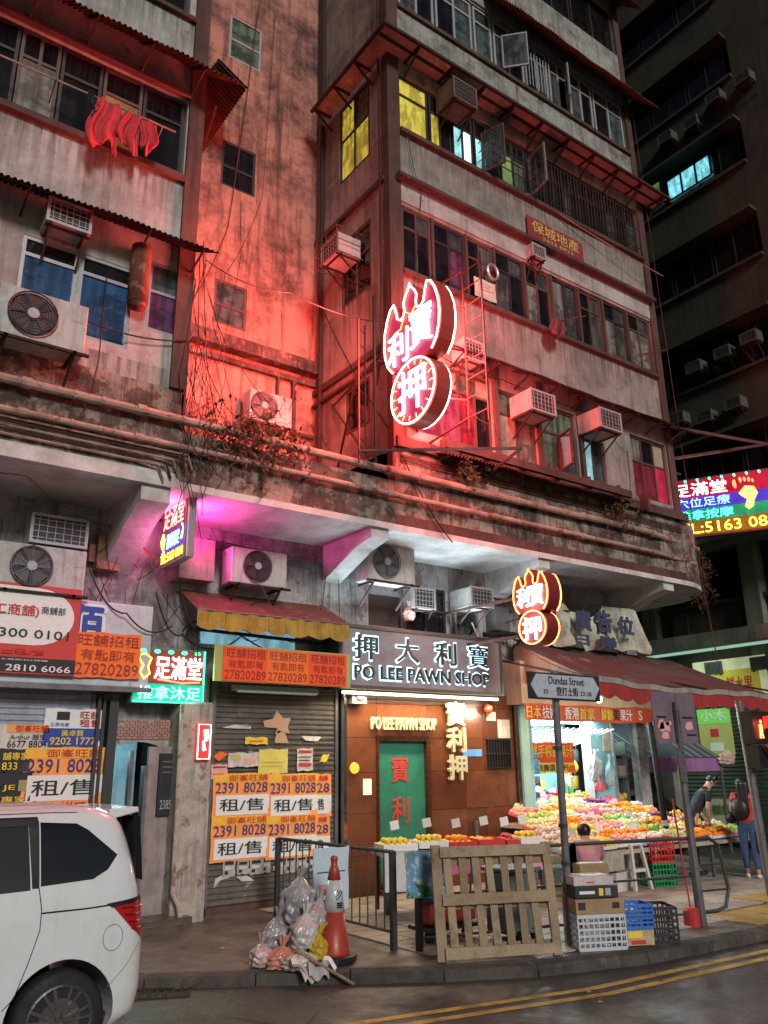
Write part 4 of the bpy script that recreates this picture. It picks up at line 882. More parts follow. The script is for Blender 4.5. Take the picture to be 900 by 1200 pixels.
# ================================================================ LEFT SHOPS
def shutter(label, x0, x1, z0, z1, y, m, housing=True):
    t = thing('roller_shutter', label, 'shutter', ((x0+x1)/2, y, z0)); p = .077; n = int((z1-z0)/p)
    prof = []
    for k in range(n):
        z = z0+k*p; prof += [(y, z), (y-.022, z+p*.25), (y-.022, z+p*.6), (y, z+p*.8)]
    prof.append((y, z1)); poly = prof + [(y+.02, z1), (y+.02, z0)]
    g = G(); g.prism(poly, x0, x1, 'x'); part('curtain', g, m, t)
    for xx in (x0-.05, x1): g = G(); g.box(xx, xx+.05, y-.06, y+.04, z0, z1); part('guide_rail', g, galv, t)
    g = G(); g.box(x0, x1, y-.03, y+.02, z0-.1, z0-.002); part('bottom_bar', g, maroon, t)
    return t
shutter('pale blue grey ribbed shutter covered in letting posters behind the white van', -4.4, 3.36, .35, 3.05, 11.45, grime('shutter_pale',(.36,.4,.47),(.1,.1,.11),amt=.4,streak=.5,scale=2,rough=.45,bump=.05))
shutter('dark ribbed shutter plastered with orange letting posters beside the pawn shop', 5.15, 7.23, .22, 3.3, 11.42, grime('shutter_dark',(.14,.125,.11),(.03,.025,.02),(.35,.33,.3),amt=.6,streak=.3,scale=2.5,rough=.45,bump=.1,pt=.64))
# left shop's long sign box
sb = thing('shop_sign', 'long pale grey shop sign box with a blue character behind the estate agent board', 'sign', (1.5, 11.1, 3.1))
g = G(); g.box(-4,4.02,11.12,11.45,3.12,4.25); part('sign_box', g, grime('sign_pale',(.52,.56,.6),(.2,.2,.22),amt=.4,scale=2,streak=.4,bump=.03), sb, bevel=.015)
text('佰', (2.91, 3.70, 3.31, 4.17), 11.11, BL, sb, off=.05); text('佰', (2.89, 3.68, 3.34, 4.19), 11.116, WH, sb, off=.09)
text('AD42 號地舖', (2.97, 3.23, 3.88, 3.30), 11.11, K, sb, off=.04)
g = G(); g.box(-4,4.05,11.06,11.46,3.05,3.115); part('sign_trim', g, galv, sb)
eb = thing('estate_agent_board', 'large red and white estate agent board with telephone numbers at the left edge', 'sign', (1.5, 11.0, 3.1))
r = (1.2,) + (2.11, 4.29, 3.00, 3.09)[1:2] + (2.98, 4.36); Z0, Z1 = 3.22, 4.36
g = G(); g.box(.6,2.99,11.03,11.08,Z0,Z1); part('board', g, ink('board_red',(.5,.05,.04)), eb)
g = G(); pl = [(.62,Z0+.36)] + [(2.45+.47*math.sin(a), Z0+.73+.37*-math.cos(a)) for a in [PI*k/12 for k in range(13)]] + [(.62,Z1-.03)]; g.prism(pl, 11.022, 11.029, 'y'); part('white_oval', g, WH, eb)
g = G(); g.box(.6,2.99,11.021,11.029,Z0+.02,Z0+.2); part('black_strip', g, K, eb)
text('(工商舖)', (1.87, 3.93, 2.47, 4.09), 11.016, RD, eb, off=.02); text('商舖部', (2.50, 3.99, 2.80, 4.09), 11.016, K, eb, off=.0); text('COMMERCIAL', (1.94, 3.95, 2.47, 3.96), 11.016, RD, eb)
text('8300 0101', (1.89, 3.67, 2.87, 3.78), 11.016, K, eb, off=.02); text('舖出租/售', (1.90, 3.46, 2.59, 3.53), 11.016, RD, eb, off=.03); text('上商街436號舖', (2.07, 3.38, 2.64, 3.40), 11.016, WH, eb)
text(': 2810 6066', (2.06, 3.25, 2.93, 3.33), 11.014, WH, eb, off=.03)
poster('orange handwritten letting poster on the pale shop sign box', (2.97, 3.22, 3.86, 3.82), 11.08, OR2 if 0 else OR, [('旺舖招租',(.04,.7,.97,.95),DR,.0),('有匙即有',(.1,.38,.92,.62),DR,.0),('27820289',(.04,.06,.98,.32),DR,.0)])
Y1 = 11.39
poster('blue and white letting poster with a yellow phone number on the pale shutter', (2.77, 2.35, 3.52, 2.83), Y1, WH, [('旺舖',(.6,.75,.95,.95),RD,.03),('租售',(.6,.53,.95,.73),RD,.03),('黃卓賢',(.3,.27,.68,.43),YL,.03),('9202 1777',(.12,.05,.9,.24),YL,.03),('三原地產',(.1,.53,.42,.63),BL,.0)], bars=[((0,0,1,.48),BL),((.2,.7,.42,.92),K)])
poster('white and orange letting poster with a black mobile number, tucked under the blue one', (2.16, 2.32, 2.84, 2.62), Y1, paper, [('Arthur 趙生',(.32,.38,.95,.6),K,.01),('6677 8804',(.28,.06,.98,.34),K,.02),('御峯旺舖',(.4,.7,.98,.98),RD,.03)], bars=[((.25,.66,1,1),OR2)])
def letting(label, r, y=Y1, w=1.0): 
    return poster(label, r, y, OR2, [('御峯旺舖',(.26,.82,.96,.97),RD,.02),('2391 8028',(.04,.55,.96,.79),NV,.02),('租/售',(.12,.14,.9,.42),K,.03)], bars=[((0,.8,1,1),ink('poster_yellow',(.8,.42,.05))),((.06,.05,1,.5),WH)])
letting('large orange and white letting poster on the pale shutter right of the black ones', (2.58, 1.65, 3.58, 2.34))
poster('upper black and yellow letting poster at the left edge of the pale shutter', (2.18, 2.04, 2.65, 2.32), Y1, K, [('舖專家',(.3,.52,.95,.85),YL,.03),('833',(.3,.1,.68,.42),YL,.03)])
poster('lower black and yellow letting poster at the left edge of the pale shutter', (2.21, 1.66, 2.70, 2.04), Y1, K, [('JE',(.3,.4,.6,.6),YL,.02),('專家',(.3,.02,.9,.25),YL,.03)], bars=[((.68,.4,.95,.75),ink('olive',(.3,.28,.1)))])
poster('orange letting poster with its foot hidden by the van roof', (2.69, 1.38, 3.60, 1.69), Y1+.0, OR2, [('御峯旺舖',(.25,.3,.95,.95),RD,.02)])
# second shutter posters
Y2 = 11.36
for k, (a, b, c, e, lb) in enumerate(((250,907,314,956,'upper left orange letting poster of the block on the dark shutter'),(314,907,371,956,'upper middle orange letting poster of the block on the dark shutter'),(248,957,312,1004,'lower left orange letting poster of the block on the dark shutter'),(312,957,371,1002,'lower middle orange letting poster of the block on the dark shutter'))):
    letting(lb, (0.0809, 3.05, 0.0821, 3.05) if 0 else [(5.16, 1.38, 6.06, 1.98),(6.04, 1.34, 6.89, 1.96),(5.16, 0.795, 6.05, 1.40),(6.03, 0.773, 6.89, 1.38)][k], Y2-.006*(k%2))
for k, rr_ in enumerate([(6.88, 1.33, 7.16, 1.95),(6.88, 0.755, 7.14, 1.34)]):
    poster(['upper','lower'][k]+' right overlapped orange letting poster of the block on the dark shutter', rr_, 11.372, OR2, [('舖',(.15,.84,.75,.97),RD,.02),('28',(.05,.56,.85,.78),NV,.02),('售',(.1,.15,.5,.42),K,.03)], bars=[((0,.06,1,.5),WH)])
poster('pale yellow blank looking sheet in the middle of the dark shutter', (5.87, 1.97, 6.36, 2.32), 11.35, paper_yel, bars=[((.1,.45,.9,.48),GD),((.1,.3,.8,.33),GD)], tilt=.03)
poster('small pink notice at the left edge of the dark shutter', (5.12, 1.91, 5.37, 2.11), 11.36, paper_pink, bars=[((.1,.75,.9,.85),DR),((.1,.3,.8,.35),DR)])
poster('small orange notice above the yellow sheet on the dark shutter', (5.64, 2.39, 6.01, 2.49), 11.36, YL, bars=[((.2,.3,.8,.6),OR)])
poster('white printed notice right of the yellow sheet on the dark shutter', (6.53, 2.00, 6.81, 2.33), 11.36, paper, bars=[((.1,.8,.9,.92),RD),((.1,.6,.9,.64),K),((.1,.45,.8,.49),K),((.1,.2,.9,.35),RD)])
poster('long pale torn notice left of the yellow sheet on the dark shutter', (5.38, 2.07, 5.88, 2.27), 11.365, paper, bars=[((.1,.5,.4,.8),GD),((.5,.2,.9,.6),paper_pink)])
poster('yellow square sticker at the right of the dark shutter', (6.96, 2.13, 7.09, 2.24), 11.36, YL, tilt=.4)
for k, rr_ in enumerate([(5.37, 0.595, 5.56, 0.819),(5.59, 0.611, 5.77, 0.793),(5.79, 0.594, 5.99, 0.801),(5.99, 0.606, 6.12, 0.81),(6.20, 0.566, 6.35, 0.807),(6.37, 0.574, 6.54, 0.807),(6.56, 0.571, 6.73, 0.806),(6.77, 0.57, 6.90, 0.804)]):
    poster('small grey printed notice in the row low on the dark shutter', rr_, 11.37, GY, bars=[((.15,.7,.85,.9),K),((.15,.4,.85,.6),paper),((.15,.15,.4,.35),K)], group='row of small grey notices')
torn = G(); pk = ink('torn_brown', (.5,.3,.18))
def flake(label, pts, m): 
    g = G(); g.prism(pts, 11.378, 11.384, 'y'); single('paper_scrap', g, m, label, 'paper scrap', group='torn paper left on the dark shutter', org=(pts[0][0],11.38,pts[0][1]))
flake('brown torn star shaped scrap of paper high on the dark shutter', [(5.94, 2.73),(6.11, 2.77),(6.17, 2.89),(6.29, 2.78),(6.42, 2.79),(6.37, 2.65),(6.41, 2.55),(6.26, 2.58),(6.15, 2.53),(6.19, 2.63),(5.97, 2.64)], pk)
flake('brown torn triangular scrap under the star shaped one', [(6.15, 2.47),(6.20, 2.60),(6.32, 2.57),(6.39, 2.41),(6.15, 2.41)], pk)
flake('white torn strip left of the brown scraps', [(5.29, 2.63),(5.47, 2.67),(5.74, 2.65),(5.74, 2.61),(5.29, 2.62)], paper)
flake('white torn strip right of the brown scraps', [(6.61, 2.52),(6.98, 2.51),(6.91, 2.44),(6.69, 2.45)], paper)
flake('curled white scrap low at the left of the dark shutter', [(5.25, 0.465),(5.27, 0.583),(5.39, 0.628),(5.53, 0.595),(5.34, 0.555)], paper)
flake('curled white scrap low near the middle of the dark shutter', [(5.59, 0.59),(5.67, 0.517),(5.88, 0.511),(5.76, 0.587)], paper)
flake('small orange arrow scrap at the left of the dark shutter', [(5.15, 2.22),(5.26, 2.29),(5.39, 2.25),(5.24, 2.15)], OR)
for k in range(9): 
    g = G(); x = 5.4+.19*k+random.uniform(-.02,.02); g.box(x,x+.1,11.376,11.382,.62,.68); single('paper_scrap', g, paper, 'tiny white sticker, one of the line low on the dark shutter', 'sticker', group='line of tiny stickers', org=(x,11.38,.62))
# orange banner board over second shutter
ob = thing('sign_board', 'board over the dark shutter pasted with three orange and red handwritten letting posters', 'sign', (6.15, 11.2, 3.3))
g = G(); g.box(4.88,7.2,10.88,10.92,3.24,3.76); part('board', g, plain('board_yellow',(.35,.4,.12),.6), ob)
for k, (a, b, m) in enumerate(((5.0,5.72,ink('red_orange',(.8,.09,.02))),(5.7,6.42,OR),(6.42,7.12,ink('red_orange',(.8,.09,.02))))):
    g = G(); g.box(a,b,10.868-.004*(k%2),10.879,3.25,3.74); s_ = part('paper_sheet', g, m, ob)
    for tx, q in (('旺舖招租',(.08,.68,.95,.95)),('有匙即有',(.12,.38,.9,.62)),('27820289',(.04,.06,.96,.32))): text(tx, (a+(b-a)*q[0],3.25+.49*q[1],a+(b-a)*q[2],3.25+.49*q[3]), 10.862, DR, s_, off=-.004, ext=.001)
g = G(); g.box(5.3,6.75,11.1,11.18,3.14,3.22); g.tube([(5.35,11.08,3.13),(6.7,11.08,3.13)], .022, 8); single('tube_light_fitting', g, white_fr, 'unlit white fluorescent fitting under the orange poster board', 'light fitting', org=(6,11.14,3.2))
# awning above
aw = thing('awning', 'small maroon awning with a scalloped yellow valance above the orange poster board', 'awning', (5.8, 11.3, 4.1))
g = G(); g.grid(lambda u, v: (4.5+2.55*u, 11.45-.75*v, 4.62-.42*v + .02*math.sin(u*20)*v), 20, 4); s_ = part('canopy_cloth', g, grime('awning_maroon_small',(.2,.06,.05),(.06,.02,.02),(.3,.12,.09),amt=.5,scale=2), aw); s_.modifiers.new('t','SOLIDIFY').thickness = .006
g = G(); g.grid(lambda u, v: (4.5+2.55*u, 10.69-.015*math.sin(u*60), 4.19-(.22+.05*abs(math.sin(u*PI*7)))*v), 56, 2); s_ = part('valance', g, grime('awning_yellow',(.42,.28,.05),(.1,.06,.02),amt=.5,scale=3), aw); s_.modifiers.new('t','SOLIDIFY').thickness = .005
g = G(); g.tube([(4.5,10.7,4.2),(7.05,10.7,4.2)], .018, 6); part('awning_bar', g, galv, aw)
g = G(); g.tube([(4.55,10.7,4.2),(4.6,11.45,4.0)], .015, 6); part('awning_arm', g, iron, aw); g = G(); g.tube([(7.0,10.7,4.2),(7.0,11.45,4.0)], .015, 6); part('awning_arm', g, iron, aw)
# doorway
dw = thing('stairway_entrance', 'narrow stairway entrance with a tiled arch between the two shuttered shops', 'doorway', (4.05, 11.5, .2))
g = G(); pts = [(3.62,2.72)] + [(4.06-.44*math.cos(a), 2.2+.22*math.sin(a)) for a in [PI*k/10 for k in range(11)]] + [(4.5,2.72)]
g.prism(pts, 11.46, 11.52, 'y'); part('arch', g, pillar_m, dw)
tl = G(); tl.box(-.035,.035,-.012,.012,-.017,.017); tlm = tl.mesh('tile', grime('pink_tile',(.45,.25,.22),(.15,.06,.05),amt=.4,scale=6)); 
for j in range(7):
    for i in range(11): 
        if random.random() < .93: piece('tile', tlm, dw, (3.68+.078*i+(.039 if j % 2 else 0), 11.45, 2.47+.038*j))
g = G(); g.box(3.62,3.66,11.5,12.8,.2,2.7); g.box(3.62,4.5,12.75,12.8,.2,2.7); part('inner_wall', g, grime('cyan_wall',(.3,.45,.5),(.12,.16,.17),amt=.4,scale=2), dw)
g = G(); g.box(4.14,4.19,11.35,11.5,.22,2.1); g.box(3.98,4.03,11.5,11.6,.22,2.3); part('steel_frame', g, galv, dw)
g = G(); g.box(4.19,4.52,11.36,11.42,.22,2.35); part('door_leaf', g, grime('door_mauve',(.33,.27,.27),(.12,.08,.07),amt=.5,scale=2), dw)
g = G(); g.box(3.58,3.7,11.3,11.5,.2,2.95); g.box(3.42,3.46,11.3,11.5,.2,3.0); g.box(3.5,3.54,11.34,11.5,.2,3.0); part('steel_post', g, iron, dw)
g = G(); g.box(3.7,4.5,10.6,11.45,.1,.2); part('step', g, pave_m, dw)
ms = thing('notice_board', 'small black notice board with a number beside the stairway door', 'sign', (4.35, 11.3, 1.3)); r = (4.33, 1.45, 4.73, 2.26)
g = G(); g.box(r[0], r[2], 11.3, 11.345, r[1], r[3]); part('board', g, K, ms); text('2385 3822', (r[0]+.03, r[1]+.08, r[2]-.02, r[1]+.2), 11.29, GY, ms)
g = G(); [g.box(r[0]+.04, r[2]-.04, 11.292, 11.299, r[3]-.12-.07*k, r[3]-.1-.07*k) for k in range(3)]; part('faint_line', g, ink('dim',(.12,.12,.1)), ms, stuff=False)
lamp('stair_light', 'POINT', (4.0, 12.2, 2.3), 14, (.6,.9,1), dw, size=.15)

# ================================================================ FRUIT SHOP
FS = thing('fruit_shop_front', 'brightly lit open fruit shop bay with pale cyan walls right of the pawn shop', 'shop front', (13, 11.6, .1))
cyan_w = grime('cyan_paint', (.33,.62,.66), (.12,.3,.34), amt=.35, streak=.35, scale=2, bump=.03)
g = G(); g.box(11.25,14.2,12.8,12.88,.1,3.9); part('back_wall', g, cyan_w, FS)
g = G(); g.box(13.6,14.25,11.62,11.75,.1,3.6); part('side_panel', g, cyan_w, FS); g = G(); g.box(13.55,13.6,11.55,11.8,.1,3.6); part('shop_post', g, white_fr, FS); g = G(); g.box(14.25,14.3,11.55,11.8,.1,3.6); part('shop_post', g, white_fr, FS)
g = G(); g.box(11.22,11.3,11.0,12.85,.1,3.3); part('side_wall', g, cyan_w, FS)
g = G(); g.box(11.17,11.24,11.2,11.32,.1,3.3); part('steel_trim', g, plain('chrome',(.5,.5,.5),.15,1,var=.3), FS)
for k in range(16):
    x = 11.35+.17*k; g = G(); g.bar((x,11.2,2.72),(x,12.8,2.3),.05,.02); part('ceiling_batten', g, white_fr, FS)
g = G(); g.box(11.25,14.2,11.25,12.8,3.0,3.03); part('ceiling', g, cyan_w, FS)
for y in (11.7,12.3): g = G(); g.tube([(11.6,y,2.86),(13.4,y,2.86)], .025, 8); part('fluorescent_tube', g, glow('tube_cyan',(.7,.98,1),9), FS)
lamp('shop_light', 'AREA', (12.5,11.9,2.8), 330, (.72,.98,1), FS, aim=(0,-.35,-1), size=2.4, size_y=1.2)
lamp('awning_bulb', 'POINT', (11.6,9.6,3.1), 60, (1,.93,.75), FS, size=.08); lamp('awning_bulb', 'POINT', (13.6,9.6,2.9), 55, (.9,1,.95), FS, size=.08)
for x, z in ((11.6,3.12),(13.6,2.92)):
    g = G(); g.ball((x,9.62,z), .06, 8, 6); part('bulb', g, glow('bulb_white',(1,.95,.85),12), FS); g = G(); g.tube([(x,9.62,z+.05),(x,9.62,z+.5)], .006, 4); part('bulb_cord', g, black, FS)
# shelf wall on the right
g = G()
for z in (1.25,1.75,2.2): g.box(14.3,15.1,11.9,12.3,z,z+.03)
g.box(14.3,14.34,11.9,12.3,.9,2.5); g.box(15.06,15.1,11.9,12.3,.9,2.5); part('shelf', g, grime('shelf_green',(.28,.3,.24),(.1,.1,.08),amt=.4,scale=3), FS)
g = G(); g.box(11.0,15.2,10.9,11.5,3.12,3.9); part('fascia', g, grime('fascia_cream',(.6,.5,.33),(.25,.17,.1),amt=.4,scale=2,streak=.4), FS)
fb = thing('shop_banner', 'long red shop banner with yellow and white characters under the maroon awning', 'banner', (12.8,10.8,2.8))
g = G(); g.grid(lambda u, v: (10.98+3.9*u, 10.82+.01*math.sin(u*30), 2.82+.3*v+.01*math.sin(u*17)), 30, 2); part('cloth', g, ink('banner_red',(.62,.09,.03)), fb)
for s, b, m in (('日本',(11.0,2.86,11.35,3.08),YL),('技術',(11.4,2.86,11.78,3.08),WH),('香港',(12.0,2.86,12.4,3.08),WH),('首家',(12.42,2.86,12.85,3.08),YL),('鮮鮮',(13.05,2.86,13.4,3.08),YL),('美',(13.42,2.86,13.6,3.08),K),('果汁',(13.62,2.86,14.0,3.08),WH),('S',(14.2,2.88,14.32,3.07),WH)): text(s, b, 10.8, m, fb, off=.03)
hb = poster('red and yellow hanging banner inside the fruit shop', (11.54, 1.89, 12.78, 2.45), 11.35, ink('banner_red',(.62,.09,.03)), [('鮮手榨鮮果汁',(.03,.5,.97,.92),YL,.02),('推廣價17/杯',(.15,.06,.85,.28),K,.02)], bars=[((0,0,1,.33),YL)], name='shop_banner', cat='banner')
# awning
A = thing('awning', 'big faded maroon market awning reaching over the fruit display', 'awning', (13, 10, 3))
aw_m = grime('awning_maroon', (.11,.04,.038), (.10,.095,.08), (.2,.15,.13), amt=.85, streak=.0, scale=1.0, pt=.62, bump=.2)
def awf(u, v):
    x0, x1 = 11.25+(10.45-11.25)*v, 16.2+(16.6-16.2)*v
    sag = -.14*math.sin(PI*v)*(1-.6*u) - .05*math.sin(PI*u*2.0)*v
    return (x0+(x1-x0)*u, 11.3-2.65*v, 4.38-.1*u - (1.02+.1*u)*v + sag + .012*math.sin(u*40+v*5)*v)
g = G(); g.grid(awf, 40, 14); c_ = part('canopy_cloth', g, aw_m, A, smooth=True); c_.modifiers.new('t','SOLIDIFY').thickness = .008
g = G(); g.grid(lambda u, v: (10.45+6.15*u, 8.64-.02*math.sin(u*70)*v, awf(u,1)[2]-.005-(.24+.07*abs(math.sin(u*PI*15)))*v), 120, 3); c_ = part('valance', g, grime('awning_red',(.36,.035,.035),(.12,.03,.03),amt=.4,scale=3), A); c_.modifiers.new('t','SOLIDIFY').thickness = .006
g = G(); g.grid(lambda u, v: (10.45+6.15*u, 8.625, awf(u,1)[2]+.03-.09*v), 60, 1); c_ = part('awning_edge', g, grime('edge_grey',(.33,.3,.26),(.08,.07,.06),amt=.5,scale=4), A); c_.modifiers.new('t','SOLIDIFY').thickness = .02
for x in (10.5,13.4,16.4): g = G(); g.tube([(x,8.66,3.3),(x+.3,11.3,3.95)], .022, 6); part('awning_arm', g, iron, A)
g = G(); g.tube([(10.45,8.66,3.32),(16.6,8.66,3.2)], .025, 6); part('awning_bar', g, iron, A)
g = G(); g.grid(lambda u, v: (10.5+.75*v+.0*u, 8.7+2.6*v, 3.3+1.0*v - (.55+.35*math.sin(v*3))*u*(.25+.75*v)), 6, 10); c_ = part('side_cloth', g, grime('fascia_cream',(.6,.5,.33),(.25,.17,.1),amt=.4,scale=2,streak=.4), A); c_.modifiers.new('t','SOLIDIFY').thickness = .006
# crumpled tarpaulin banner behind the awning
tp = thing('old_banner', 'crumpled dirty white banner with big dark characters drooping above the maroon awning', 'banner', (12.5, 11.2, 4.4))
def tpf(u, v):
    x = 11.55+3.3*u; top = 5.25+.2*math.sin(u*9+1)-.25*u; bot = 4.3; fold = .13*math.sin(u*17+v*2.5)+.07*math.sin(u*41+v*6)
    return (x, 10.95+fold*(1.0-.3*v), bot+(top-bot)*v + .05*math.sin(u*23))
g = G(); g.grid(tpf, 70, 14); c_ = part('cloth', g, grime('tarp',(.6,.6,.5),(.12,.1,.07),(.52,.5,.3),amt=.6,streak=.5,scale=2.2,pt=.66), tp, smooth=True)
for s, a, b, z0, z1 in (('賣',11.65,11.95,4.6,5.05),('廣',12.5,12.95,4.6,5.0),('告',13.15,13.6,4.62,5.05),('位',13.8,14.3,4.62,4.98),('日',12.45,12.85,4.3,4.5),('聯',13.2,13.7,4.28,4.52)): text(s, (a,z0,b,z1), 10.78, ink('tarp_ink',(.05,.06,.11)), tp, off=.05, ext=.01)
# ---- sloping display table with trays of fruit
DT = thing('display_table', 'long sloping display stand covered with coloured fruit trays in the fruit shop', 'display stand', (12, 10, .1))
DTX0, DTX1 = 9.75, 14.9; random.seed(4)
def dz(x, y): return .72+.62*(y-9.0)/2.9
g = G(); n = 0
for k in range(4):
    y = 9.05+.75*k; z = dz(0, y); xa = DTX0+ (.0 if k == 0 else .45*k if k < 4 else 0); g = G(); g.box(xa, DTX1-.3*k, y-.03, y+.74, z-.06, z); part('shelf_board', g, grime('board_pale',(.4,.36,.3),(.15,.1,.07),amt=.4,scale=3), DT)
for x in (10.0,11.2,12.4,13.6,14.7):
    for y in (9.1, 11.2): g = G(); g.box(x,x+.05,y,y+.05,.12,dz(0,y)-.06); part('leg', g, galv, DT)
g = G(); g.box(9.8,11.1,9.0,9.03,.45,.68); part('front_board', g, grime('board_pale',(.4,.36,.3),(.15,.1,.07),amt=.4,scale=3), DT)
# trays and fruit
FR = {}
def fruit(nm, r, col, kind=None, sq=.92, smooth=True):
    g = G(); 
    if kind == 'banana':
        g.tube([(-.07,0,.02),(-.04,0,-.01),(0,0,-.02),(.04,0,-.01),(.07,0,.02)], [.008,.017,.02,.017,.006], 6)
    else: g.lathe([(.001,-r*sq),(r*.6,-r*sq*.82),(r*.95,-r*.35),(r,.0),(r*.93,r*.4),(r*.6,r*sq*.8),(r*.15,r*sq*.92),(.001,r*sq*.8)], (0,0,0), 8)
    FR[nm] = g.mesh(nm, plain('fruit_'+nm, tuple(.05+.85*q_ for q_ in col) if nm not in ('plum','orange') else col, .5, var=.5, scale=22, spec=.35), smooth)
fruit('orange', .042, (.85,.27,.02)); fruit('lemon', .036, (.85,.62,.04), sq=1.15); fruit('apple', .042, (.55,.04,.03)); fruit('green_apple', .042, (.36,.55,.08)); fruit('pear', .042, (.72,.66,.3), sq=1.25)
fruit('peach', .04, (.85,.36,.25)); fruit('dragon_fruit', .055, (.7,.05,.22), sq=1.3); fruit('mango', .05, (.85,.45,.05), sq=1.3); fruit('white_peach', .042, (.8,.68,.55)); fruit('plum', .032, (.2,.04,.14)); fruit('melon', .085, (.5,.55,.22)); fruit('banana', .02, (.75,.6,.05), 'banana')
fcount = {}
def put_fruit(nm, loc, label, group, sc=1, rz=None):
    if fcount.get(nm, 0) >= 285: return None
    fcount[nm] = fcount.get(nm, 0)+1
    o = bpy.data.objects.new(nm, FR[nm]); COL.objects.link(o); o.location = loc; o.rotation_euler = (random.uniform(-.5,.5), random.uniform(-.5,.5), random.uniform(0,6) if rz is None else rz)
    o.scale = (sc,)*3; o['label'] = label; o['category'] = nm.replace('_', ' '); o['group'] = group; return o
tray_g = G(); tray_g.box(-.17,.17,-.13,.13,0,.012); tray_g.box(-.17,.17,-.13,-.12,.012,.05); tray_g.box(-.17,.17,.12,.13,.012,.05); tray_g.box(-.17,-.16,-.12,.12,.012,.05); tray_g.box(.16,.17,-.12,.12,.012,.05)
trm = [tray_g.mesh('fruit_tray', plain('tray_%d' % i, c, .4)) for i, c in enumerate([(.7,.7,.72),(.65,.12,.2),(.3,.5,.7),(.12,.12,.12),(.6,.35,.5),(.2,.45,.2)])]
tn = ['white','pink','pale blue','black','lilac','green']
row_f = [['pear','lemon','peach','white_peach','pear','orange','orange','green_apple','lemon','peach'],
         ['white_peach','lemon','peach','pear','orange','peach','green_apple','white_peach','plum','mango'],
         ['green_apple','pear','dragon_fruit','peach','orange','mango','peach','orange','white_peach','plum'],
         ['melon','green_apple','pear','plum','dragon_fruit','orange','orange','apple','mango','peach']]
rown = ['front','second','third','rear']
plu = lambda f: {'peach':'peaches','white_peach':'white peaches'}.get(f, f.replace('_',' ')+'s')
rest = {}
for j in range(4):
    for half in range(2):
        y = 9.2+.73*j+.36*half; z = dz(0, y)+.01
        x = DTX0+.2+.42*j+.1*half; i = 0
        while x < DTX1-.3*j-.1:
            ti = random.choice([0,0,1,2,4,0,5,3]); f = row_f[j][(i//2+half*3) % 10]; zz = z+random.uniform(0,.03); rz = random.uniform(-.12,.12)
            o = bpy.data.objects.new('fruit_tray', trm[ti]); COL.objects.link(o); o.location = (x, y, zz); o.rotation_euler = (.24, 0, rz)
            o['label'] = '%s tray of %s in the %s row of the sloping display' % (tn[ti], plu(f), rown[j]); o['category'] = 'tray'; o['group'] = '%s trays of %s in the %s row of the sloping display' % (tn[ti], plu(f), rown[j])
            big = f in ('melon','dragon_fruit','mango'); st_ = .11 if big else .082
            for lay in range(1 if f == 'melon' else 2):
                for a in range((3 if big else 4)-lay):
                    for b in range((2 if big else 3)-lay):
                        px, py = x-.125+st_*(a+.5*lay)+random.uniform(-.015,.015), y-.09+(st_*.95)*(b+.5*lay)+random.uniform(-.012,.012)
                        loc = (px, py, zz+.055+.24*(py-y)+.05*lay+random.uniform(-.005,.015)); sc = random.uniform(.92,1.18)
                        if fcount.get(f, 0) < (250 if f in ('orange','lemon','pear','peach') else 285) and (lay or random.random() < .75):
                            put_fruit(f, loc, '%s in the %s row of the sloping fruit display' % (f.replace('_',' '), rown[j]), '%s in the %s row of the sloping display' % (plu(f), rown[j]), sc)
                        else: rest.setdefault(f, []).append((loc, sc))
            x += .30+random.uniform(0,.04); i += 1
for f, L in rest.items():
    g = G(); base = FR[f]; vs = [tuple(v.co) for v in base.vertices]; fs = [tuple(p.vertices) for p in base.polygons]
    for (lx, ly, lz), sc in L: n = len(g.v); g.v += [(lx+a*sc, ly+b*sc, lz+c*sc) for a, b, c in vs]; g.f += [tuple(n+q for q in p) for p in fs]
    single('loose_'+f, g, FR[f].materials[0], 'the many other %s heaped all over the sloping fruit display' % plu(f), f.replace('_',' '), smooth=True, stuff=True)
random.seed(11)
for k in range(26):
    x, y = random.uniform(10.0,14.4), random.uniform(9.2,11.6); z = dz(0,y)+.06; c = random.choice([(.7,.2,.4),(.75,.6,.65),(.7,.72,.75),(.2,.5,.25)])
    g = G(); g.grid(lambda u, v: (x+.22*(u-.5)+.03*math.sin(v*7+k), y+.2*(v-.5), z+.05*math.sin(u*6+k)*math.sin(v*5+k)+.05), 7, 7)
    o = single('wrapping_paper', g, plain('wrap_%d' % int(c[0]*100+c[2]*10), c, .6), 'crumpled sheet of coloured wrapping paper lying on the sloping fruit display', 'paper', group='wrapping paper on the fruit display', smooth=True, org=(x,y,z)); o.modifiers.new('t','SOLIDIFY').thickness = .004
for k, (x, y) in enumerate(((10.3,9.3),(11.0,9.35),(11.8,9.3),(12.7,9.35),(13.6,9.3),(10.8,10.0),(11.7,10.1),(12.6,10.0),(13.4,10.1),(11.2,10.8),(12.2,10.8),(13.2,10.8),(12.0,11.5),(13.0,11.5))):
    z = dz(0,y)+.08; t2 = thing('price_card', 'white price card stuck among the fruit of the sloping display', 'price card', (x,y,z), group='price cards on the sloping display'); g = G(); g.tube([(x,y,z),(x,y,z+.13)], .004, 4); part('stick', g, iron, t2)
    g = G(); g.bar((x-.06,y+.015,z+.17),(x+.06,y-.015,z+.175),.006,.09); part('card', g, [WH,YL,paper_pink][k%3] if k%4 == 0 else WH, t2)
for k, (x, z, cc, lb) in enumerate(((12.3,2.35,(.5,.5,.52),'silver'),(12.75,2.3,(.6,.25,.3),'rose'),(13.15,2.4,(.25,.5,.5),'sea green'),(11.7,2.4,(.55,.5,.2),'straw coloured'),(12.0,1.55,(.3,.4,.2),'olive'),(13.1,1.5,(.6,.58,.5),'cream'))): PEND.append((x, z, cc, lb)) if 0 else None
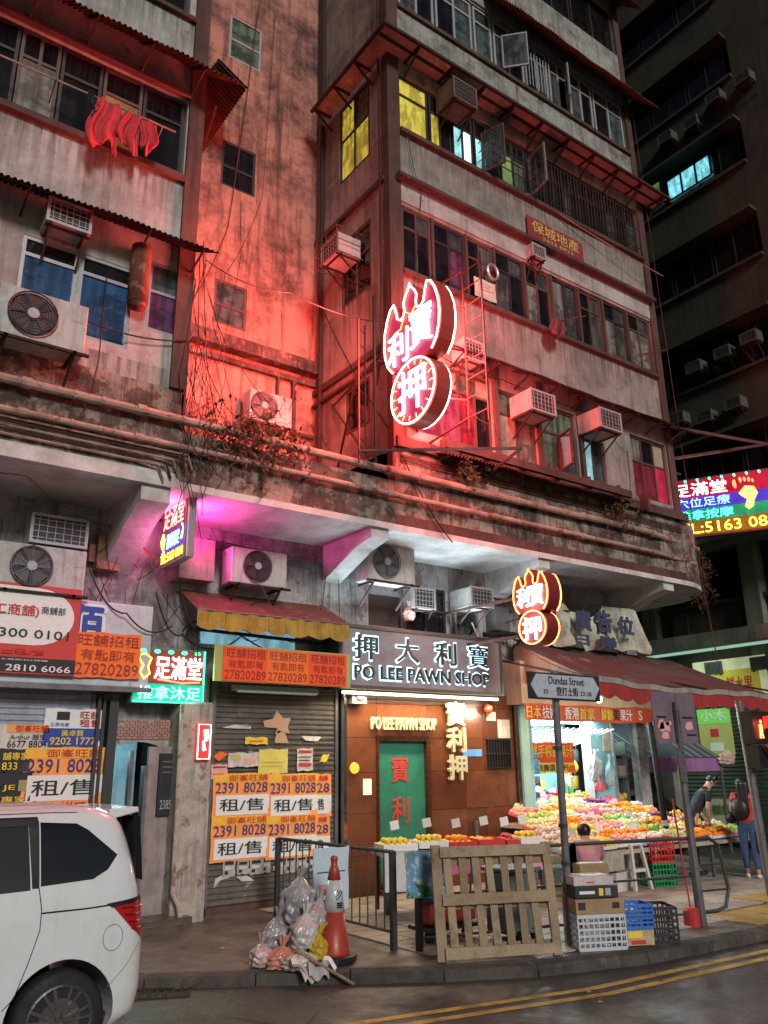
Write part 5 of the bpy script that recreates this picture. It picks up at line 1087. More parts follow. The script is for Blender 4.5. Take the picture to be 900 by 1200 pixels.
card_ = grime('cardboard',(.36,.24,.13),(.15,.09,.05),amt=.35,streak=.1,scale=3,bump=.05)
# hanging bananas and bags
g0 = None
for k, (px_, z) in enumerate(((11.55,1.95),(11.85,2.0),(12.15,1.97),(13.05,2.0),(12.85,1.92))):
    t = thing('banana_bunch', ['greenish banana bunch hanging leftmost in the fruit shop','second banana bunch from the left, hanging in the fruit shop','third banana bunch from the left, hanging in the fruit shop','banana bunch hanging rightmost in the fruit shop','banana bunch hanging lower beside the rightmost one'][k], 'bananas', (px_, 11.6, z), group='banana bunches hanging in the fruit shop')
    for q in range(7):
        a = q*.9; g = G(); g.tube([(px_+.01*math.cos(a),11.6+.01*math.sin(a),z+.12),(px_+.05*math.cos(a),11.6+.05*math.sin(a),z+.05),(px_+.07*math.cos(a),11.6+.07*math.sin(a),z-.03),(px_+.05*math.cos(a),11.6+.05*math.sin(a),z-.1)], [.01,.02,.022,.008], 6)
        part('banana', g, plain('banana_skin', (.7,.5,.04) if k else (.4,.5,.08), .45) if k else plain('banana_green',(.4,.5,.08),.45), t)
    g = G(); g.tube([(px_,11.6,z+.12),(px_,11.6,z+.45)], .005, 4); part('string', g, black, t)
def bag(name, label, cat, c, s, m, seed=0, knot=True, group=None):
    random.seed(seed); ph = [random.uniform(0,6) for _ in range(6)]
    def f(u, v):
        th, p = u*2*PI, v*PI; z = -math.cos(p)
        cr = .055*math.sin(9*th+ph[2]+5*math.sin(3*z+ph[4]))+.04*math.sin(15*th+ph[3]-7*z)+.03*math.sin(23*th+11*z+ph[5])*(.5+.5*z)
        r = 1+.16*math.sin(2*th+ph[0]+2*v)+.10*math.sin(5*th+ph[1]-6*v)+cr+.05*math.sin(14*z+ph[1]+2*th)
        q = math.sin(p)**.6; 
        if z > .35: q *= max(.16, 1-(z-.35)*1.25)
        zz = z if z > -.75 else -.75+(z+.75)*.15
        return (c[0]+s[0]*q*r*math.cos(th)+.12*s[0]*z, c[1]+s[1]*q*r*math.sin(th), c[2]+s[2]*(zz+.05*math.sin(4*th+ph[4])*q))
    g = G(); g.grid(f, 64, 40)
    if knot:
        tz = c[2]+s[2]*.93; tx = c[0]+.12*s[0]; g.grid(lambda u, v: (tx+(.018+.04*v)*(1+.5*math.sin(5*u*2*PI))*math.cos(u*2*PI)+.03*v, c[1]+(.018+.03*v)*math.sin(u*2*PI), tz+.09*v+.02*math.sin(7*u*2*PI)*v), 20, 4)
    random.seed(seed+99)
    return single(name, g, m, label, cat, smooth=True, org=(c[0],c[1],c[2]-s[2]*.8), group=group)
plastic = lambda n, c: bagmat('plastic_'+n, c)
bag('plastic_bag','white carrier bags with red print hanging on the cyan panel in the fruit shop','bag',(13.5,11.45,1.95),(.17,.08,.3),plastic('white',(.6,.66,.68)),3)
bag('plastic_bag','pink carrier bag hanging under the white ones in the fruit shop','bag',(13.52,11.4,1.62),(.13,.07,.13),plastic('pink',(.7,.15,.2)),4)
bag('plastic_bag','bluish carrier bag hanging right of the white ones in the fruit shop','bag',(13.95,11.45,1.85),(.12,.07,.3),plastic('blue',(.4,.6,.68)),5)
bag('plastic_bag','blue bag hanging at the left wall of the fruit shop','bag',(11.5,11.3,1.5),(.13,.1,.14),plastic('deepblue',(.03,.08,.4)),6)
for k, (x, c, lb) in enumerate(((11.45,(.1,.45,.6),'turquoise'),(11.42,(.6,.05,.15),'red'))): bag('plastic_bag','%s bag hanging high at the left wall of the fruit shop' % lb,'bag',(x,11.1+.2*k,2.0+.28*k),(.07,.06,.16),plastic(lb,c),7+k)
for k, (x, z, cc, lb) in enumerate(((12.3,2.35,(.5,.5,.52),'silver'),(12.75,2.3,(.6,.25,.3),'rose'),(13.15,2.4,(.25,.5,.5),'sea green'),(11.75,2.4,(.55,.5,.2),'straw coloured'),(13.2,1.75,(.6,.58,.5),'cream'))):
    bag('plastic_bag','%s bag dangling from the ceiling of the fruit shop' % lb,'bag',(x,11.9+.15*(k%2),z),(.09,.07,.17),plastic('hang%d' % k,cc),50+k)
random.seed(77)
for k in range(16):
    x, y, z = 11.5+.165*k, 12.1+.3*(k%2)+random.uniform(0,.2), 1.55+.28*(k%3)+random.uniform(0,.15); nm_c = [('ruby',(.5,.05,.08)),('lemon yellow',(.65,.55,.08)),('sky blue',(.2,.5,.65)),('chalk white',(.65,.65,.62)),('leaf green',(.15,.4,.12)),('peach pink',(.7,.4,.35)),('charcoal',(.05,.05,.06)),('amber',(.6,.3,.05))][k%8]
    t2 = thing('hanging_pack', '%s snack pack hanging at the back of the fruit shop' % nm_c[0], 'packet', (x,y,z), group='%s packs hanging in the fruit shop' % nm_c[0]); g = G(); g.grid(lambda u, v: (x-.09+.18*u, y+.02*math.sin(u*6+k)-.03*math.sin(PI*v)*math.sin(PI*u), z-.13+.26*v), 5, 6); o = part('packet', g, plain('pack_'+nm_c[0].replace(' ','_'), nm_c[1], .35, var=.6, scale=25), t2); o.modifiers.new('t','SOLIDIFY').thickness = .02
    g = G(); g.tube([(x,y,z+.13),(x,y,2.6)], .004, 4); part('string', g, white_fr, t2)
for k, (x, z, cc) in enumerate(((11.6,.1,card_),(12.15,.1,card_),(12.7,.1,paper),(13.2,.1,card_),(11.9,.62,paper),(12.5,.62,card_),(12.95,.62,card_),(12.2,1.1,card_),(12.8,1.1,paper))):
    g = G(); g.box(x-.22,x+.22,12.42,12.75,z,z+.45); o = single('carton', g, cc, '%s carton, number unseen, in the stack along the rear wall of the fruit shop' % ('brown' if cc is card_ else 'pale') if 0 else '%s carton in the %s layer stacked at the rear wall of the fruit shop' % ('brown' if cc is card_ else 'pale', ['bottom','middle','top'][0 if z < .5 else 1 if z < 1 else 2]), 'carton', group='%s %s cartons along the rear wall' % ('brown' if cc is card_ else 'pale', ['bottom','middle','top'][0 if z < .5 else 1 if z < 1 else 2]), org=(x,12.6,z))
bag('plastic_bag','dark blue bag slumped at the back of the fruit display','bag',(12.2,11.85,1.5),(.26,.14,.15),plastic('navy',(.03,.04,.1)),9,False)
bag('plastic_bag','crimson bag slumped at the back of the fruit display','bag',(12.65,11.85,1.48),(.22,.13,.13),plastic('crimson',(.45,.03,.1)),10,False)
for k in range(12):
    put_fruit('lemon' if k < 7 else 'mango', (14.4+.05*k,12.0-.03*(k%3),1.33+(.05 if k % 2 else 0)), 'yellow %s on the grey shelf at the right of the fruit shop' % ('lemon' if k < 7 else 'mango'), '%ss on the grey shelf' % ('lemon' if k < 7 else 'mango'), sc=1.15)
for k in range(3): g = G(); g.box(14.35+.25*k,14.57+.25*k,11.95,12.2,1.79,1.9+.05*k); single('carton', g, [paper_pink,GY,paper][k], ['pink','grey','white'][k]+' carton on the upper grey shelf of the fruit shop', 'carton', org=(14.4+.25*k,12,1.79))
g = G(); g.box(14.0,14.3,11.6,11.62,2.3,2.75); single('price_board', g, paper, 'white price board at the right edge of the lit shop bay', 'sign', org=(14.1,11.6,2.3))
# stall in the side street with a purple awning
PA = thing('awning', 'striped dark awning with a purple valance over the side street stall', 'awning', (17, 12.5, 2))
g = G(); g.grid(lambda u, v: (14.9+3.9*u, 13.6-1.6*v, 3.15-1.0*v+.03*math.sin(PI*u)), 24, 6); c_ = part('canopy_cloth', g, grime('awning_slate',(.06,.06,.09),(.02,.02,.03),amt=.5,scale=2), PA); c_.modifiers.new('t','SOLIDIFY').thickness = .006
for k in range(12): g = G(); x = 15.0+.33*k; g.bar((x,11.985,2.165),(x,13.59,3.165),.02,.006); part('stripe', g, GY, PA)
g = G(); g.grid(lambda u, v: (14.9+3.9*u, 11.99-.01*math.sin(u*50), 2.14-.3*v), 40, 2); c_ = part('valance', g, grime('awning_purple',(.3,.12,.3),(.1,.06,.15),(.35,.1,.15),amt=.5,scale=2,pt=.6), PA); c_.modifiers.new('t','SOLIDIFY').thickness = .006
for x in (15.0,18.7): g = G(); g.box(x,x+.05,11.98,12.03,0,2.1); part('post', g, galv, PA)
bag('plastic_bag','crumpled pale pink plastic sheet at the right end of the purple awning','plastic sheet',(18.9,11.9,2.15),(.28,.1,.2),plastic('sheetpink',(.6,.42,.38)),12,False)
# ================================================================ TABLE IN FRONT OF THE PAWN SHOP
st = thing('stall_table', 'low white stall table of lemons and oranges in front of the pawn shop', 'table', (7.9, 9.3, .12))
tw = grime('table_white',(.55,.53,.5),(.25,.2,.15),amt=.35,scale=3)
a0 = Vector((6.98,9.75,0)); a1 = Vector((9.35,8.95,0)); d = (a1-a0).normalized(); nn = Vector((-d.y,d.x,0))
g = G(); L = (a1-a0).length
def ob(g, u0, u1, v0, v1, z0, z1):
    n = len(g.v); q = [a0+d*u0+nn*v0, a0+d*u1+nn*v0, a0+d*u1+nn*v1, a0+d*u0+nn*v1]
    g.v += [(p.x,p.y,z) for z in (z0,z1) for p in q]; g.f += [(n+3,n+2,n+1,n),(n+4,n+5,n+6,n+7),(n,n+1,n+5,n+4),(n+1,n+2,n+6,n+5),(n+2,n+3,n+7,n+6),(n+3,n,n+4,n+7)]
ob(g,0,L,0,.6,.86,.92); part('tabletop', g, tw, st)
for u in (.05,L-.1): 
    for v in (.03,.52): g = G(); ob(g,u,u+.05,v,v+.05,.12,.86); part('leg', g, iron, st)
for k, (u0, u1, c) in enumerate(((.02,.85,(.55,.53,.5)),(.87,1.3,(.5,.12,.2)),(1.32,1.9,(.45,.1,.18)),(1.92,2.45,(.55,.25,.35)))):
    g = G(); ob(g,u0,u1,-.02,-.005,.42 if k == 0 else .6,.87); part('front_cloth', g, plain('cloth_%d' % k, c, .8), st)
box_m = [(.02,.52,'styrofoam box',WH,'lemon'),(.54,.98,'styrofoam box',WH,'lemon'),(1.0,1.42,'red basket',RD,'orange'),(1.45,1.85,'red basket',RD,'orange'),(1.88,2.08,'red basket',RD,'apple'),(2.1,2.45,'styrofoam box',WH,'lemon')]
nm_ = ['left end','second from the left','third from the left','fourth from the left','fifth from the left','right end']
for k, (u0, u1, lb, m, f) in enumerate(box_m):
    z = .925+(.02 if k % 2 else 0); t = thing('fruit_box', '%s of %ss on the table before the pawn shop, %s' % (lb, f, nm_[k]), 'box', tuple(a0+d*(u0+u1)/2+nn*.25+Vector((0,0,z))))
    g = G(); ob(g,u0,u1,.02,.5,z,z+.015); part('base', g, m, t); g = G(); ob(g,u0,u1,.02,.04,z+.015,z+.085); ob(g,u0,u1,.48,.5,z+.015,z+.085); ob(g,u0,u0+.02,.04,.48,z+.015,z+.085); ob(g,u1-.02,u1,.04,.48,z+.015,z+.085); part('rim', g, m, t)
    nx = max(2, int((u1-u0)/.085))
    for lay in range(2):
        for i in range(nx-lay):
            for j in range(4-lay):
                p = a0+d*(u0+.05+.085*i+.04*lay)+nn*(.08+.1*j+.05*lay)
                put_fruit(f, (p.x+random.uniform(-.008,.008), p.y, z+.06+.06*lay+random.uniform(0,.01)), '%s in the %s of the pawn shop table, %s' % (f, lb, nm_[k]), '%ss in the box %s on the table' % (f, nm_[k]), sc=1.1 if f != 'lemon' else 1.0)
    p = a0+d*((u0+u1)/2)+nn*.3; g = G(); g.tube([(p.x,p.y,z+.05),(p.x,p.y,z+.27)], .004, 4); 
    t2 = thing('price_card', 'white price card in the %s, %s on the table' % (lb, nm_[k]), 'price card', (p.x,p.y,z+.05)); part('stick', g, iron, t2); g = G(); n0 = 0; g.bar((p.x-.06,p.y+.02,z+.31),(p.x+.06,p.y-.02,z+.33),.01,.12); part('card', g, WH, t2)

# ================================================================ STREET FURNITURE
def rail_panel(label, P, Q, z1=1.12, bars=0, mids=(), lowz=.3, loop=False, posts=True):
    P, Q = Vector((*P,0)), Vector((*Q,0)); t = thing('barrier', label, 'railing', (P.x, P.y, .12))
    g = G(); g.tube([P+Vector((0,0,z1)), Q+Vector((0,0,z1))], .022, 8); part('top_rail', g, iron, t)
    for z in (lowz, *mids): g = G(); g.tube([P+Vector((0,0,z)), Q+Vector((0,0,z))], .016, 6); part('rail', g, iron, t)
    for k in range(1, bars): p = P.lerp(Q, k/bars); g = G(); g.tube([p+Vector((0,0,lowz)), p+Vector((0,0,z1-.01))], .009, 6); part('bar', g, iron, t)
    for p in (P, Q) if posts else (P,): g = G(); g.bar(p+Vector((0,0,.12)), p+Vector((0,0,z1+.01)), .06, .06, (0,1,0)); part('post', g, iron, t)
    return t
rail_panel('dark steel railing with thin upright bars between the dark shutter and the cone', (5.82,10.6), (5.86,8.0), bars=16, lowz=.3)
rail_panel('bare grey pedestrian railing running behind the pallet and the stacked boxes', (6.0,7.72), (7.95,7.2), mids=(.68,), lowz=.26)
t = rail_panel('bare grey pedestrian railing ending in a rounded loop by the crossing', (7.95,7.2), (9.62,6.72), mids=(.68,), lowz=.26)
g = G(); pts = [(9.66,6.72,1.1),(9.9,6.66,1.12),(10.05,6.62,1.02),(10.12,6.6,.5),(10.05,6.62,.3),(9.9,6.66,.26),(9.66,6.72,.26)]; g.tube(pts, .024, 8); part('end_loop', g, iron, t)
for z in (.5,.8): g = G(); g.tube([(9.66,6.72,z),(10.1,6.61,z)], .014, 6); part('rail', g, iron, t)
# street name plate on its pole
sp = thing('street_sign', 'grey street name plate reading Dundas Street on a tall pole with a black edge', 'street sign', (7.38, 6.85, .12))
g = G(); g.tube([(7.45,6.87,.12),(7.5,6.87,3.12)], .045, 12); part('pole', g, galv, sp)
for z in (.95,1.35,2.2): g = G(); g.tube([(7.46,6.87,z),(7.462,6.87,z+.04)], .055, 10); part('band', g, iron, sp)
g = G(); g.box(6.98,8.22,6.79,6.82,2.77,3.08); part('plate', g, K, sp)
g = G(); g.prism([(7.0,2.93),(7.1,3.06),(8.1,3.06),(8.2,2.93),(8.1,2.79),(7.1,2.79)], 6.78, 6.789, 'y'); part('plate_face', g, plain('plate_grey',(.42,.45,.5),.4,var=.5), sp)
text('Dundas Street', (7.3,2.95,7.92,3.04), 6.779, K, sp, off=.0); text('登打士街', (7.42,2.82,7.8,2.92), 6.779, K, sp, off=.02); text('32', (7.2,2.835,7.28,2.885), 6.779, K, sp); text('22-20', (7.84,2.83,8.04,2.88), 6.779, K, sp)
# back of the traffic sign
ts = thing('traffic_sign', 'traffic sign seen from behind with torn stickers, on a leaning perforated post', 'traffic sign', (9.62, 6.67, .12))
g = G(); g.tube([(9.63,6.69,.12),(9.56,6.69,2.0)], .05, 12); g.box(9.49,9.57,6.62,6.66,1.8,2.8); part('post', g, galv, ts)
g = G(); pl = []
for cx, cz, a0_ in ((9.95,2.88,0),(9.13,2.88,90),(9.13,2.33,180),(9.95,2.33,270)):
    for k in range(4): a = math.radians(a0_+30*k); pl.append((cx+.05*math.cos(a), cz+.05*math.sin(a)))
g.prism(pl, 6.675, 6.69, 'y'); part('sign_back', g, grime('sign_back',(.2,.14,.18),(.08,.05,.06),amt=.4,scale=3,rough=.4,bump=0), ts)
for k in range(7): g = G(); z = 1.9+.13*k; g.lathe([(.008,6.612),(.008,6.62)],(9.53,0,z),8,'y'); part('bolt_hole', g, black, ts)
for q in ((9.16,2.42,9.4,2.55),(9.2,2.33,9.36,2.44),(9.14,2.45,9.28,2.58),(9.72,2.45,9.9,2.56),(9.3,2.5,9.44,2.56)): g = G(); w=.03; g.prism([(q[0],q[1]+w),(q[0]+.04,q[1]),(q[2],q[1]+.01),(q[2]-.02,q[3]),(q[0]+.05,q[3]-.01)], 6.668, 6.674, 'y'); part('torn_sticker', g, paper_pink, ts)
g = G(); [g.box(a,b,6.667,6.674,z,z+.018) for a,b,z in ((9.14,9.34,2.6),(9.68,9.92,2.6),(9.75,9.95,2.38))]; part('bracket', g, black, ts)
rp = thing('bollard_base', 'red painted post foot beside the leaning sign post', 'post', (9.5,6.75,.12)); g = G(); g.lathe([(.1,.12),(.1,.3),(.07,.33)],(9.5,6.75,0),14); part('foot', g, plain('red_paint',(.4,.03,.03),.5), rp); g = G(); g.tube([(9.5,6.75,.3),(9.42,6.78,1.6)], .012, 6); part('rod', g, plain('red_paint',(.4,.03,.03),.5), rp)
g = G(); g.tube([(12.98,9.5,.12),(12.8,9.5,2.75)], .055, 12); single('pole', g, black, 'dark round pole standing behind the leaning traffic sign', 'pole', org=(12.98,9.5,.12))
# pedestrian signal at the right edge
tl_ = thing('pedestrian_signal', 'pedestrian signal with a lit red man on a grey pole at the right edge', 'traffic light', (12.25, 7.3, .12))
g = G(); g.tube([(12.10,7.3,.12),(11.97,7.3,2.95)], .06, 12); part('pole', g, galv, tl_)
g = G(); g.box(11.85,12.35,7.05,7.25,2.3,2.78); g.box(11.90,12.35,7.05,7.25,1.95,2.28); part('housing', g, black, tl_)
g = G(); g.ball((12.02,7.02,2.62), (.03,.01,.03), 8, 6); g.tube([(12.02,7.03,2.58),(12.02,7.03,2.48),(11.98,7.03,2.38)], [.03,.028,.014], 6); g.tube([(12.03,7.03,2.48),(12.06,7.03,2.38)], .014, 6); part('red_man', g, glow('red_man',(1,.12,.04),7), tl_)
g = G(); g.prism([(12.13,2.52),(12.33,2.56),(12.33,2.72),(12.15,2.7)], 7.04, 7.049, 'y'); part('lens', g, glow('red_lens',(.9,.02,.01),1.6), tl_)
g = G(); g.prism([(11.97,2.26),(12.33,2.3),(12.15,2.08)], 6.95, 7.04, 'y'); part('hood', g, plain('hood',(.16,.1,.1),.5), tl_)
lamp('signal_light', 'POINT', (12.10,6.95,2.6), 1.5, (1,.1,.05), tl_, size=.06)
tl_.location.x += .15
# pallet
wood = [woodmat('pallet_wood_%d' % i, c) for i, c in enumerate([(.33,.245,.15),(.27,.195,.12),(.38,.29,.19)])]
PL = thing('pallet', 'weathered wooden pallet leaning upright against the railing', 'pallet', (6.4, 6.9, .12))
pa = Vector((5.83,7.2,.13)); pb = Vector((7.12,6.62,.13)); pd = (pb-pa).normalized(); pn = Vector((-pd.y,pd.x,0)); pu = (Vector((0,0,1))*1.0+pn*.12).normalized(); PW = 1.36; PH = 1.08
pf = pu.cross(pd).normalized()
def board(nm, u0, w0, u1, w1, dep0, dep1, m, lean=0):
    g = G(); n = 0; j = lambda: random.uniform(-.004,.004)
    for dd in (dep0, dep1):
        for u, w in ((u0,w0),(u1,w0),(u1+lean,w1),(u0+lean,w1)): g.v.append(tuple(pa+pd*(u+j())+pu*(w+j())-pf*dd if 0 else pa+pd*(u+j())+pu*(w+j())+pn*dd))
    g.f = [(0,1,2,3),(7,6,5,4),(0,4,5,1),(1,5,6,2),(2,6,7,3),(3,7,4,0)]; return part(nm, g, m, PL, bevel=.004)
for u, w_ in ((0,.11),(PW-.1,.1)): board('stringer', u, 0, u+w_, PH+.02, -.0, .04, random.choice(wood), lean=-.01)
for k in range(7): board('slat', .155+.155*k, .09, .155+.155*k+.085, PH-.08, .012, .03, random.choice(wood), lean=random.uniform(-.03,.0)-.01)
for z in (0.02, PH*.48, PH-.1): board('crosspiece', .08, z, PW-.08, z+.105, -.028, -.003, random.choice(wood))
for k in range(3): board('rear_slat', .04, .05+.42*k, PW-.04, .14+.42*k, .045, .06, wood[1])
# cone
cn = thing('traffic_cone', 'red traffic cone with a silver reflective collar beside the rubbish bags', 'traffic cone', (5.05,7.95,.12)); c = (5.05,7.95,0)
g = G(); n = 12; g.prism([(c[0]+.24*math.cos(a+.4)*(1.05 if i % 3 else 1), c[1]+.24*math.sin(a+.4)) for i, a in enumerate([2*PI*k/8 for k in range(8)])], .12, .19, 'z'); part('rubber_base', g, black, cn, bevel=.015)
cr = plain('cone_red',(.34,.045,.03),.4,var=.5)
g = G(); g.lathe([(.165,.19),(.16,.22),(.108,.6)], c, 24); part('cone_body', g, cr, cn, smooth=True); g = G(); g.lathe([(.112,.6),(.075,.9)], c, 24); part('reflective_collar', g, plain('silver',(.6,.6,.62),.3,.3,var=.4), cn, smooth=True)
g = G(); g.lathe([(.072,.9),(.046,1.03),(.035,1.04),(.035,1.09),(.04,1.1),(.04,1.125),(.02,1.14)], c, 20); part('cone_tip', g, cr, cn, smooth=True)
for k in range(5):
    g = G(); g.tube([(c[0]-.112+.012*k+.001*0+.03*math.sin(w*2.6), c[1]-.118+.012*k*0-.0+.02*0, .67+.035*w*2+.0*k) for w in [i/6*2.4 for i in range(7)]], .004, 4) if 0 else None
g = G()
for k in range(4): g.tube([(c[0]-.02*0+(.03+.028*k)*math.cos(a)-.07, c[1]-.1+.0*k, .83+(.03+.028*k)*math.sin(a)) for a in [-.3+ -1.0*i/5 for i in range(6)]], .005, 4)
part('mark', g, black, cn)
g = G(); [g.box(c[0]-.03,c[0]+.03,c[1]-.116,c[1]-.106,z,z+.012) for z in (.64,.66,.68)]; part('mark', g, black, cn)
# hydrant
hy = thing('fire_hydrant', 'rusty ochre fire hydrant behind the railing post, under the stall table', 'fire hydrant', (6.9,8.75,.12)); c = (6.9,8.75,0); hm = grime('hydrant_ochre',(.32,.19,.06),(.09,.04,.02),(.4,.3,.12),amt=.6,scale=5,rough=.4)
g = G(); g.lathe([(.19,.12),(.19,.15),(.12,.2),(.105,.3),(.13,.34),(.13,.38),(.105,.41),(.105,.62),(.14,.65),(.14,.69),(.1,.76),(.03,.79)], c, 16); part('barrel', g, hm, hy, smooth=True)
for a in (-2.6,-.3): g = G(); dx, dy = math.cos(a), math.sin(a); g.tube([(c[0]+.05*dx,c[1]+.05*dy,.62),(c[0]+.2*dx,c[1]+.2*dy,.6),(c[0]+.24*dx,c[1]+.24*dy,.6)], [.06,.06,.08], 10); part('outlet', g, hm, hy)
g = G(); g.tube([(c[0]-.2,c[1]-.13,.55),(c[0]-.22,c[1]-.14,.35),(c[0]-.15,c[1]-.12,.22),(c[0]-.1,c[1]-.1,.4)], .008, 5); part('chain', g, iron, hy)
# poster on the railing post, white sign behind the cone
pp_ = thing('poster', 'plastic wrapped blue and green landscape poster tied to the railing post', 'poster', (5.95,7.7,.7)); blue_p = grime('poster_blue',(.16,.3,.5),(.06,.16,.08),(.5,.6,.7),amt=.7,scale=6,rough=.2,bump=.05,pt=.55)
g = G(); g.grid(lambda u, v: (5.78+.42*u, 7.66-.16*u-.02*math.sin(u*9+v*4), .68+.46*v+.01*math.sin(u*7)), 10, 8); c_ = part('sheet', g, blue_p, pp_); c_.modifiers.new('t','SOLIDIFY').thickness = .008
g = G(); g.grid(lambda u, v: (5.785+.41*u, 7.645-.16*u-.02*math.sin(u*9+v*4), .68+.13*v+.02*math.sin(u*9)*v), 8, 3); part('green_foot', g, ink('land_green',(.03,.14,.06)), pp_)
g = G(); g.bar((6.0,7.72,.12),(6.0,7.72,1.17),.07,.07); single('railing_post', g, iron, 'grey square railing post carrying the blue poster', 'post', org=(6.0,7.72,.12)) if 0 else None
r = (5.7, .42, 6.3, 1.2)
ws = poster('pale blue notice board hung on the railing just behind the traffic cone', (5.15,.5,5.62,1.16), 8.55, ink('pale_blue',(.45,.56,.62)), bars=[((.05,.28,.5,.42),ink('pinkred',(.65,.2,.25))),((.1,.6,.9,.62),BL)], name='notice_board', cat='sign', th=.012)
# rubbish
gm = bagmat('bag_grey',(.30,.29,.30)); gm2 = bagmat('bag_dim',(.40,.38,.38))
bag('rubbish_bag','tall grey translucent rubbish bag at the top of the heap','rubbish bag',(4.768,8.213,0.691),(0.163,0.146,0.252),gm,21)
bag('rubbish_bag','grey rubbish bag leaning beside the cone, right of the tall one','rubbish bag',(4.928,8.068,0.529),(0.172,0.146,0.194),gm2,22)
bag('rubbish_bag','grey rubbish bag sagging at the left of the heap','rubbish bag',(4.544,8.255,0.387),(0.146,0.138,0.194),gm,23)
bag('rubbish_bag','white carrier bag with red print in the middle of the heap','rubbish bag',(4.720,8.000,0.434),(0.163,0.138,0.184),bagmat('bag_white',(.6,.56,.54)),24)
bag('rubbish_bag','small orange pink bag at the foot of the heap','rubbish bag',(4.480,8.043,0.215),(0.146,0.120,0.116),bagmat('bag_orange',(.62,.27,.18)),25)
bag('rubbish_bag','bright yellow bag low at the right of the heap','rubbish bag',(4.816,7.881,0.291),(0.103,0.095,0.136),bagmat('bag_yellow',(.6,.42,.03)),26)
bag('rubbish_bag','pinkish white bag at the far left foot of the heap','rubbish bag',(4.336,8.213,0.234),(0.120,0.112,0.126),bagmat('bag_pinkish',(.55,.4,.38)),27)
bag('rubbish_bag','dark bag squeezed between the heap and the cone','rubbish bag',(4.928,8.043,0.273),(0.120,0.112,0.145),bagmat('bag_dark',(.09,.06,.08)),28,False)
bag('rubbish_bag','white crumpled bag spilling over the kerb in front of the heap','rubbish bag',(4.600,7.881,0.197),(0.172,0.112,0.097),bagmat('bag_white',(.6,.56,.54)),29,False)
g = G(); g.prism([(4.58,8.0),(4.7,7.98)], 0,0,'z') if 0 else None
g = G()
for a, b, z in (((4.55,7.85),(4.63,7.84),.54),((4.52,7.86),(4.66,7.835),.49),((4.54,7.85),(4.64,7.84),.45)): g.bar((*a,z),(*b,z+.01),.006,.02)
single('printed_mark', g, RD, 'red printed strokes on the white carrier bag in the heap', 'print', stuff=True, org=(4.6,7.84,.45)) if 0 else None
for k, (x, y, rz) in enumerate(((4.6,7.72,.3),(4.7,7.68,-.4),(4.86,7.72,.9),(4.5,7.76,1.4))):
    g = G(); g.grid(lambda u, v, x=x, y=y, rz=rz: (x+.2*(u-.5)*math.cos(rz)-.13*(v-.5)*math.sin(rz), y+.2*(u-.5)*math.sin(rz)+.13*(v-.5)*math.cos(rz), .16-.2*max(0,.5-v)+.03*math.sin(u*9+k)+.02*k), 8, 5)
    o = single('newspaper', g, [paper,GY,WH,paper][k], ['folded newspaper hanging over the kerb under the heap','grey newspaper over the kerb under the heap','white paper with red print right of the heap','crumpled paper at the left foot of the heap'][k], 'paper', org=(x,y,.15)); o.modifiers.new('t','SOLIDIFY').thickness = .01
g = G(); g.tube([(4.55,7.85,.3),(4.95,7.42,.02)], .016, 6); single('broom_handle', g, wood[1], 'wooden stick poking from the heap onto the road', 'stick', org=(4.75,7.6,.1))
# boxes by the kerb
def crate(label, c, s, m, rz=0, rows=4, cols=7, name='crate', lid=False, group=None):
    """open plastic crate with slotted sides"""
    t = thing(name, label, 'crate', c, rz); x0, y0, z0 = c; a, b, h = s[0]/2, s[1]/2, s[2]; w = .012
    g = G(); g.box(x0-a,x0+a,y0-b,y0+b,z0,z0+w); part('base', g, m, t)
    def side(P, Q, nn_, cn):
        g = G(); P = Vector(P); Q = Vector(Q)
        for k in range(rows+1): z = z0+.01+(h-.02)*k/rows; g.bar(P+Vector((0,0,z)), Q+Vector((0,0,z)), w, .022 if k not in (0,rows) else .035)
        for k in range(cn+1): p = P.lerp(Q, k/cn); g.bar(p+Vector((0,0,z0+.01)), p+Vector((0,0,z0+h)), .016, .016, (0,1,0))
        part('side_panel', g, m, t)
    side((x0-a,y0-b,0),(x0+a,y0-b,0),0,cols); side((x0-a,y0+b,0),(x0+a,y0+b,0),0,cols); side((x0-a,y0-b+.01,0),(x0-a,y0+b-.01,0),0,max(3,cols-2)); side((x0+a,y0-b+.01,0),(x0+a,y0+b-.01,0),0,max(3,cols-2))
    return t
def carton(label, c, s, m, rz=0, prints=(), tape=True, name='cardboard_box'):
    t = thing(name, label, 'box', c, rz); x0, y0, z0 = c; a, b, h = s[0]/2, s[1]/2, s[2]
    g = G(); g.box(x0-a,x0+a,y0-b,y0+b,z0,z0+h); part('carton', g, m, t, bevel=.006)
    if tape: g = G(); g.box(x0-a-.001,x0+a+.001,y0-.025,y0+.025,z0+h,z0+h+.002); part('tape', g, plain('tape',(.4,.3,.18),.3), t)
    for q, pm_ in prints: g = G(); g.box(x0-a+2*a*q[0],x0-a+2*a*q[2],y0-b-.003,y0-b-.0005,z0+h*q[1],z0+h*q[3]); part('printed_panel', g, pm_, t)
    return t
rz = -.46; card = grime('cardboard',(.36,.24,.13),(.15,.09,.05),amt=.35,streak=.1,scale=3,bump=.05)
crate('white slotted crate at the bottom of the box stack', (7.66,6.7,.13), (.54,.4,.34), plain('crate_white',(.5,.52,.55),.4), rz, rows=5, cols=9)
t = carton('brown fruit carton with dark print on the white crate', (7.66,6.7,.48), (.56,.4,.15), card, rz, prints=[((.05,.3,.2,.8),K),((.75,.35,.9,.75),K)])
t = carton('black lidded box under the white one', (7.63,6.7,.64), (.5,.38,.12), K, rz, prints=[((.1,.35,.45,.6),WH),((.7,.2,.82,.8),GY),((.55,.2,.65,.8),YL)], tape=False)
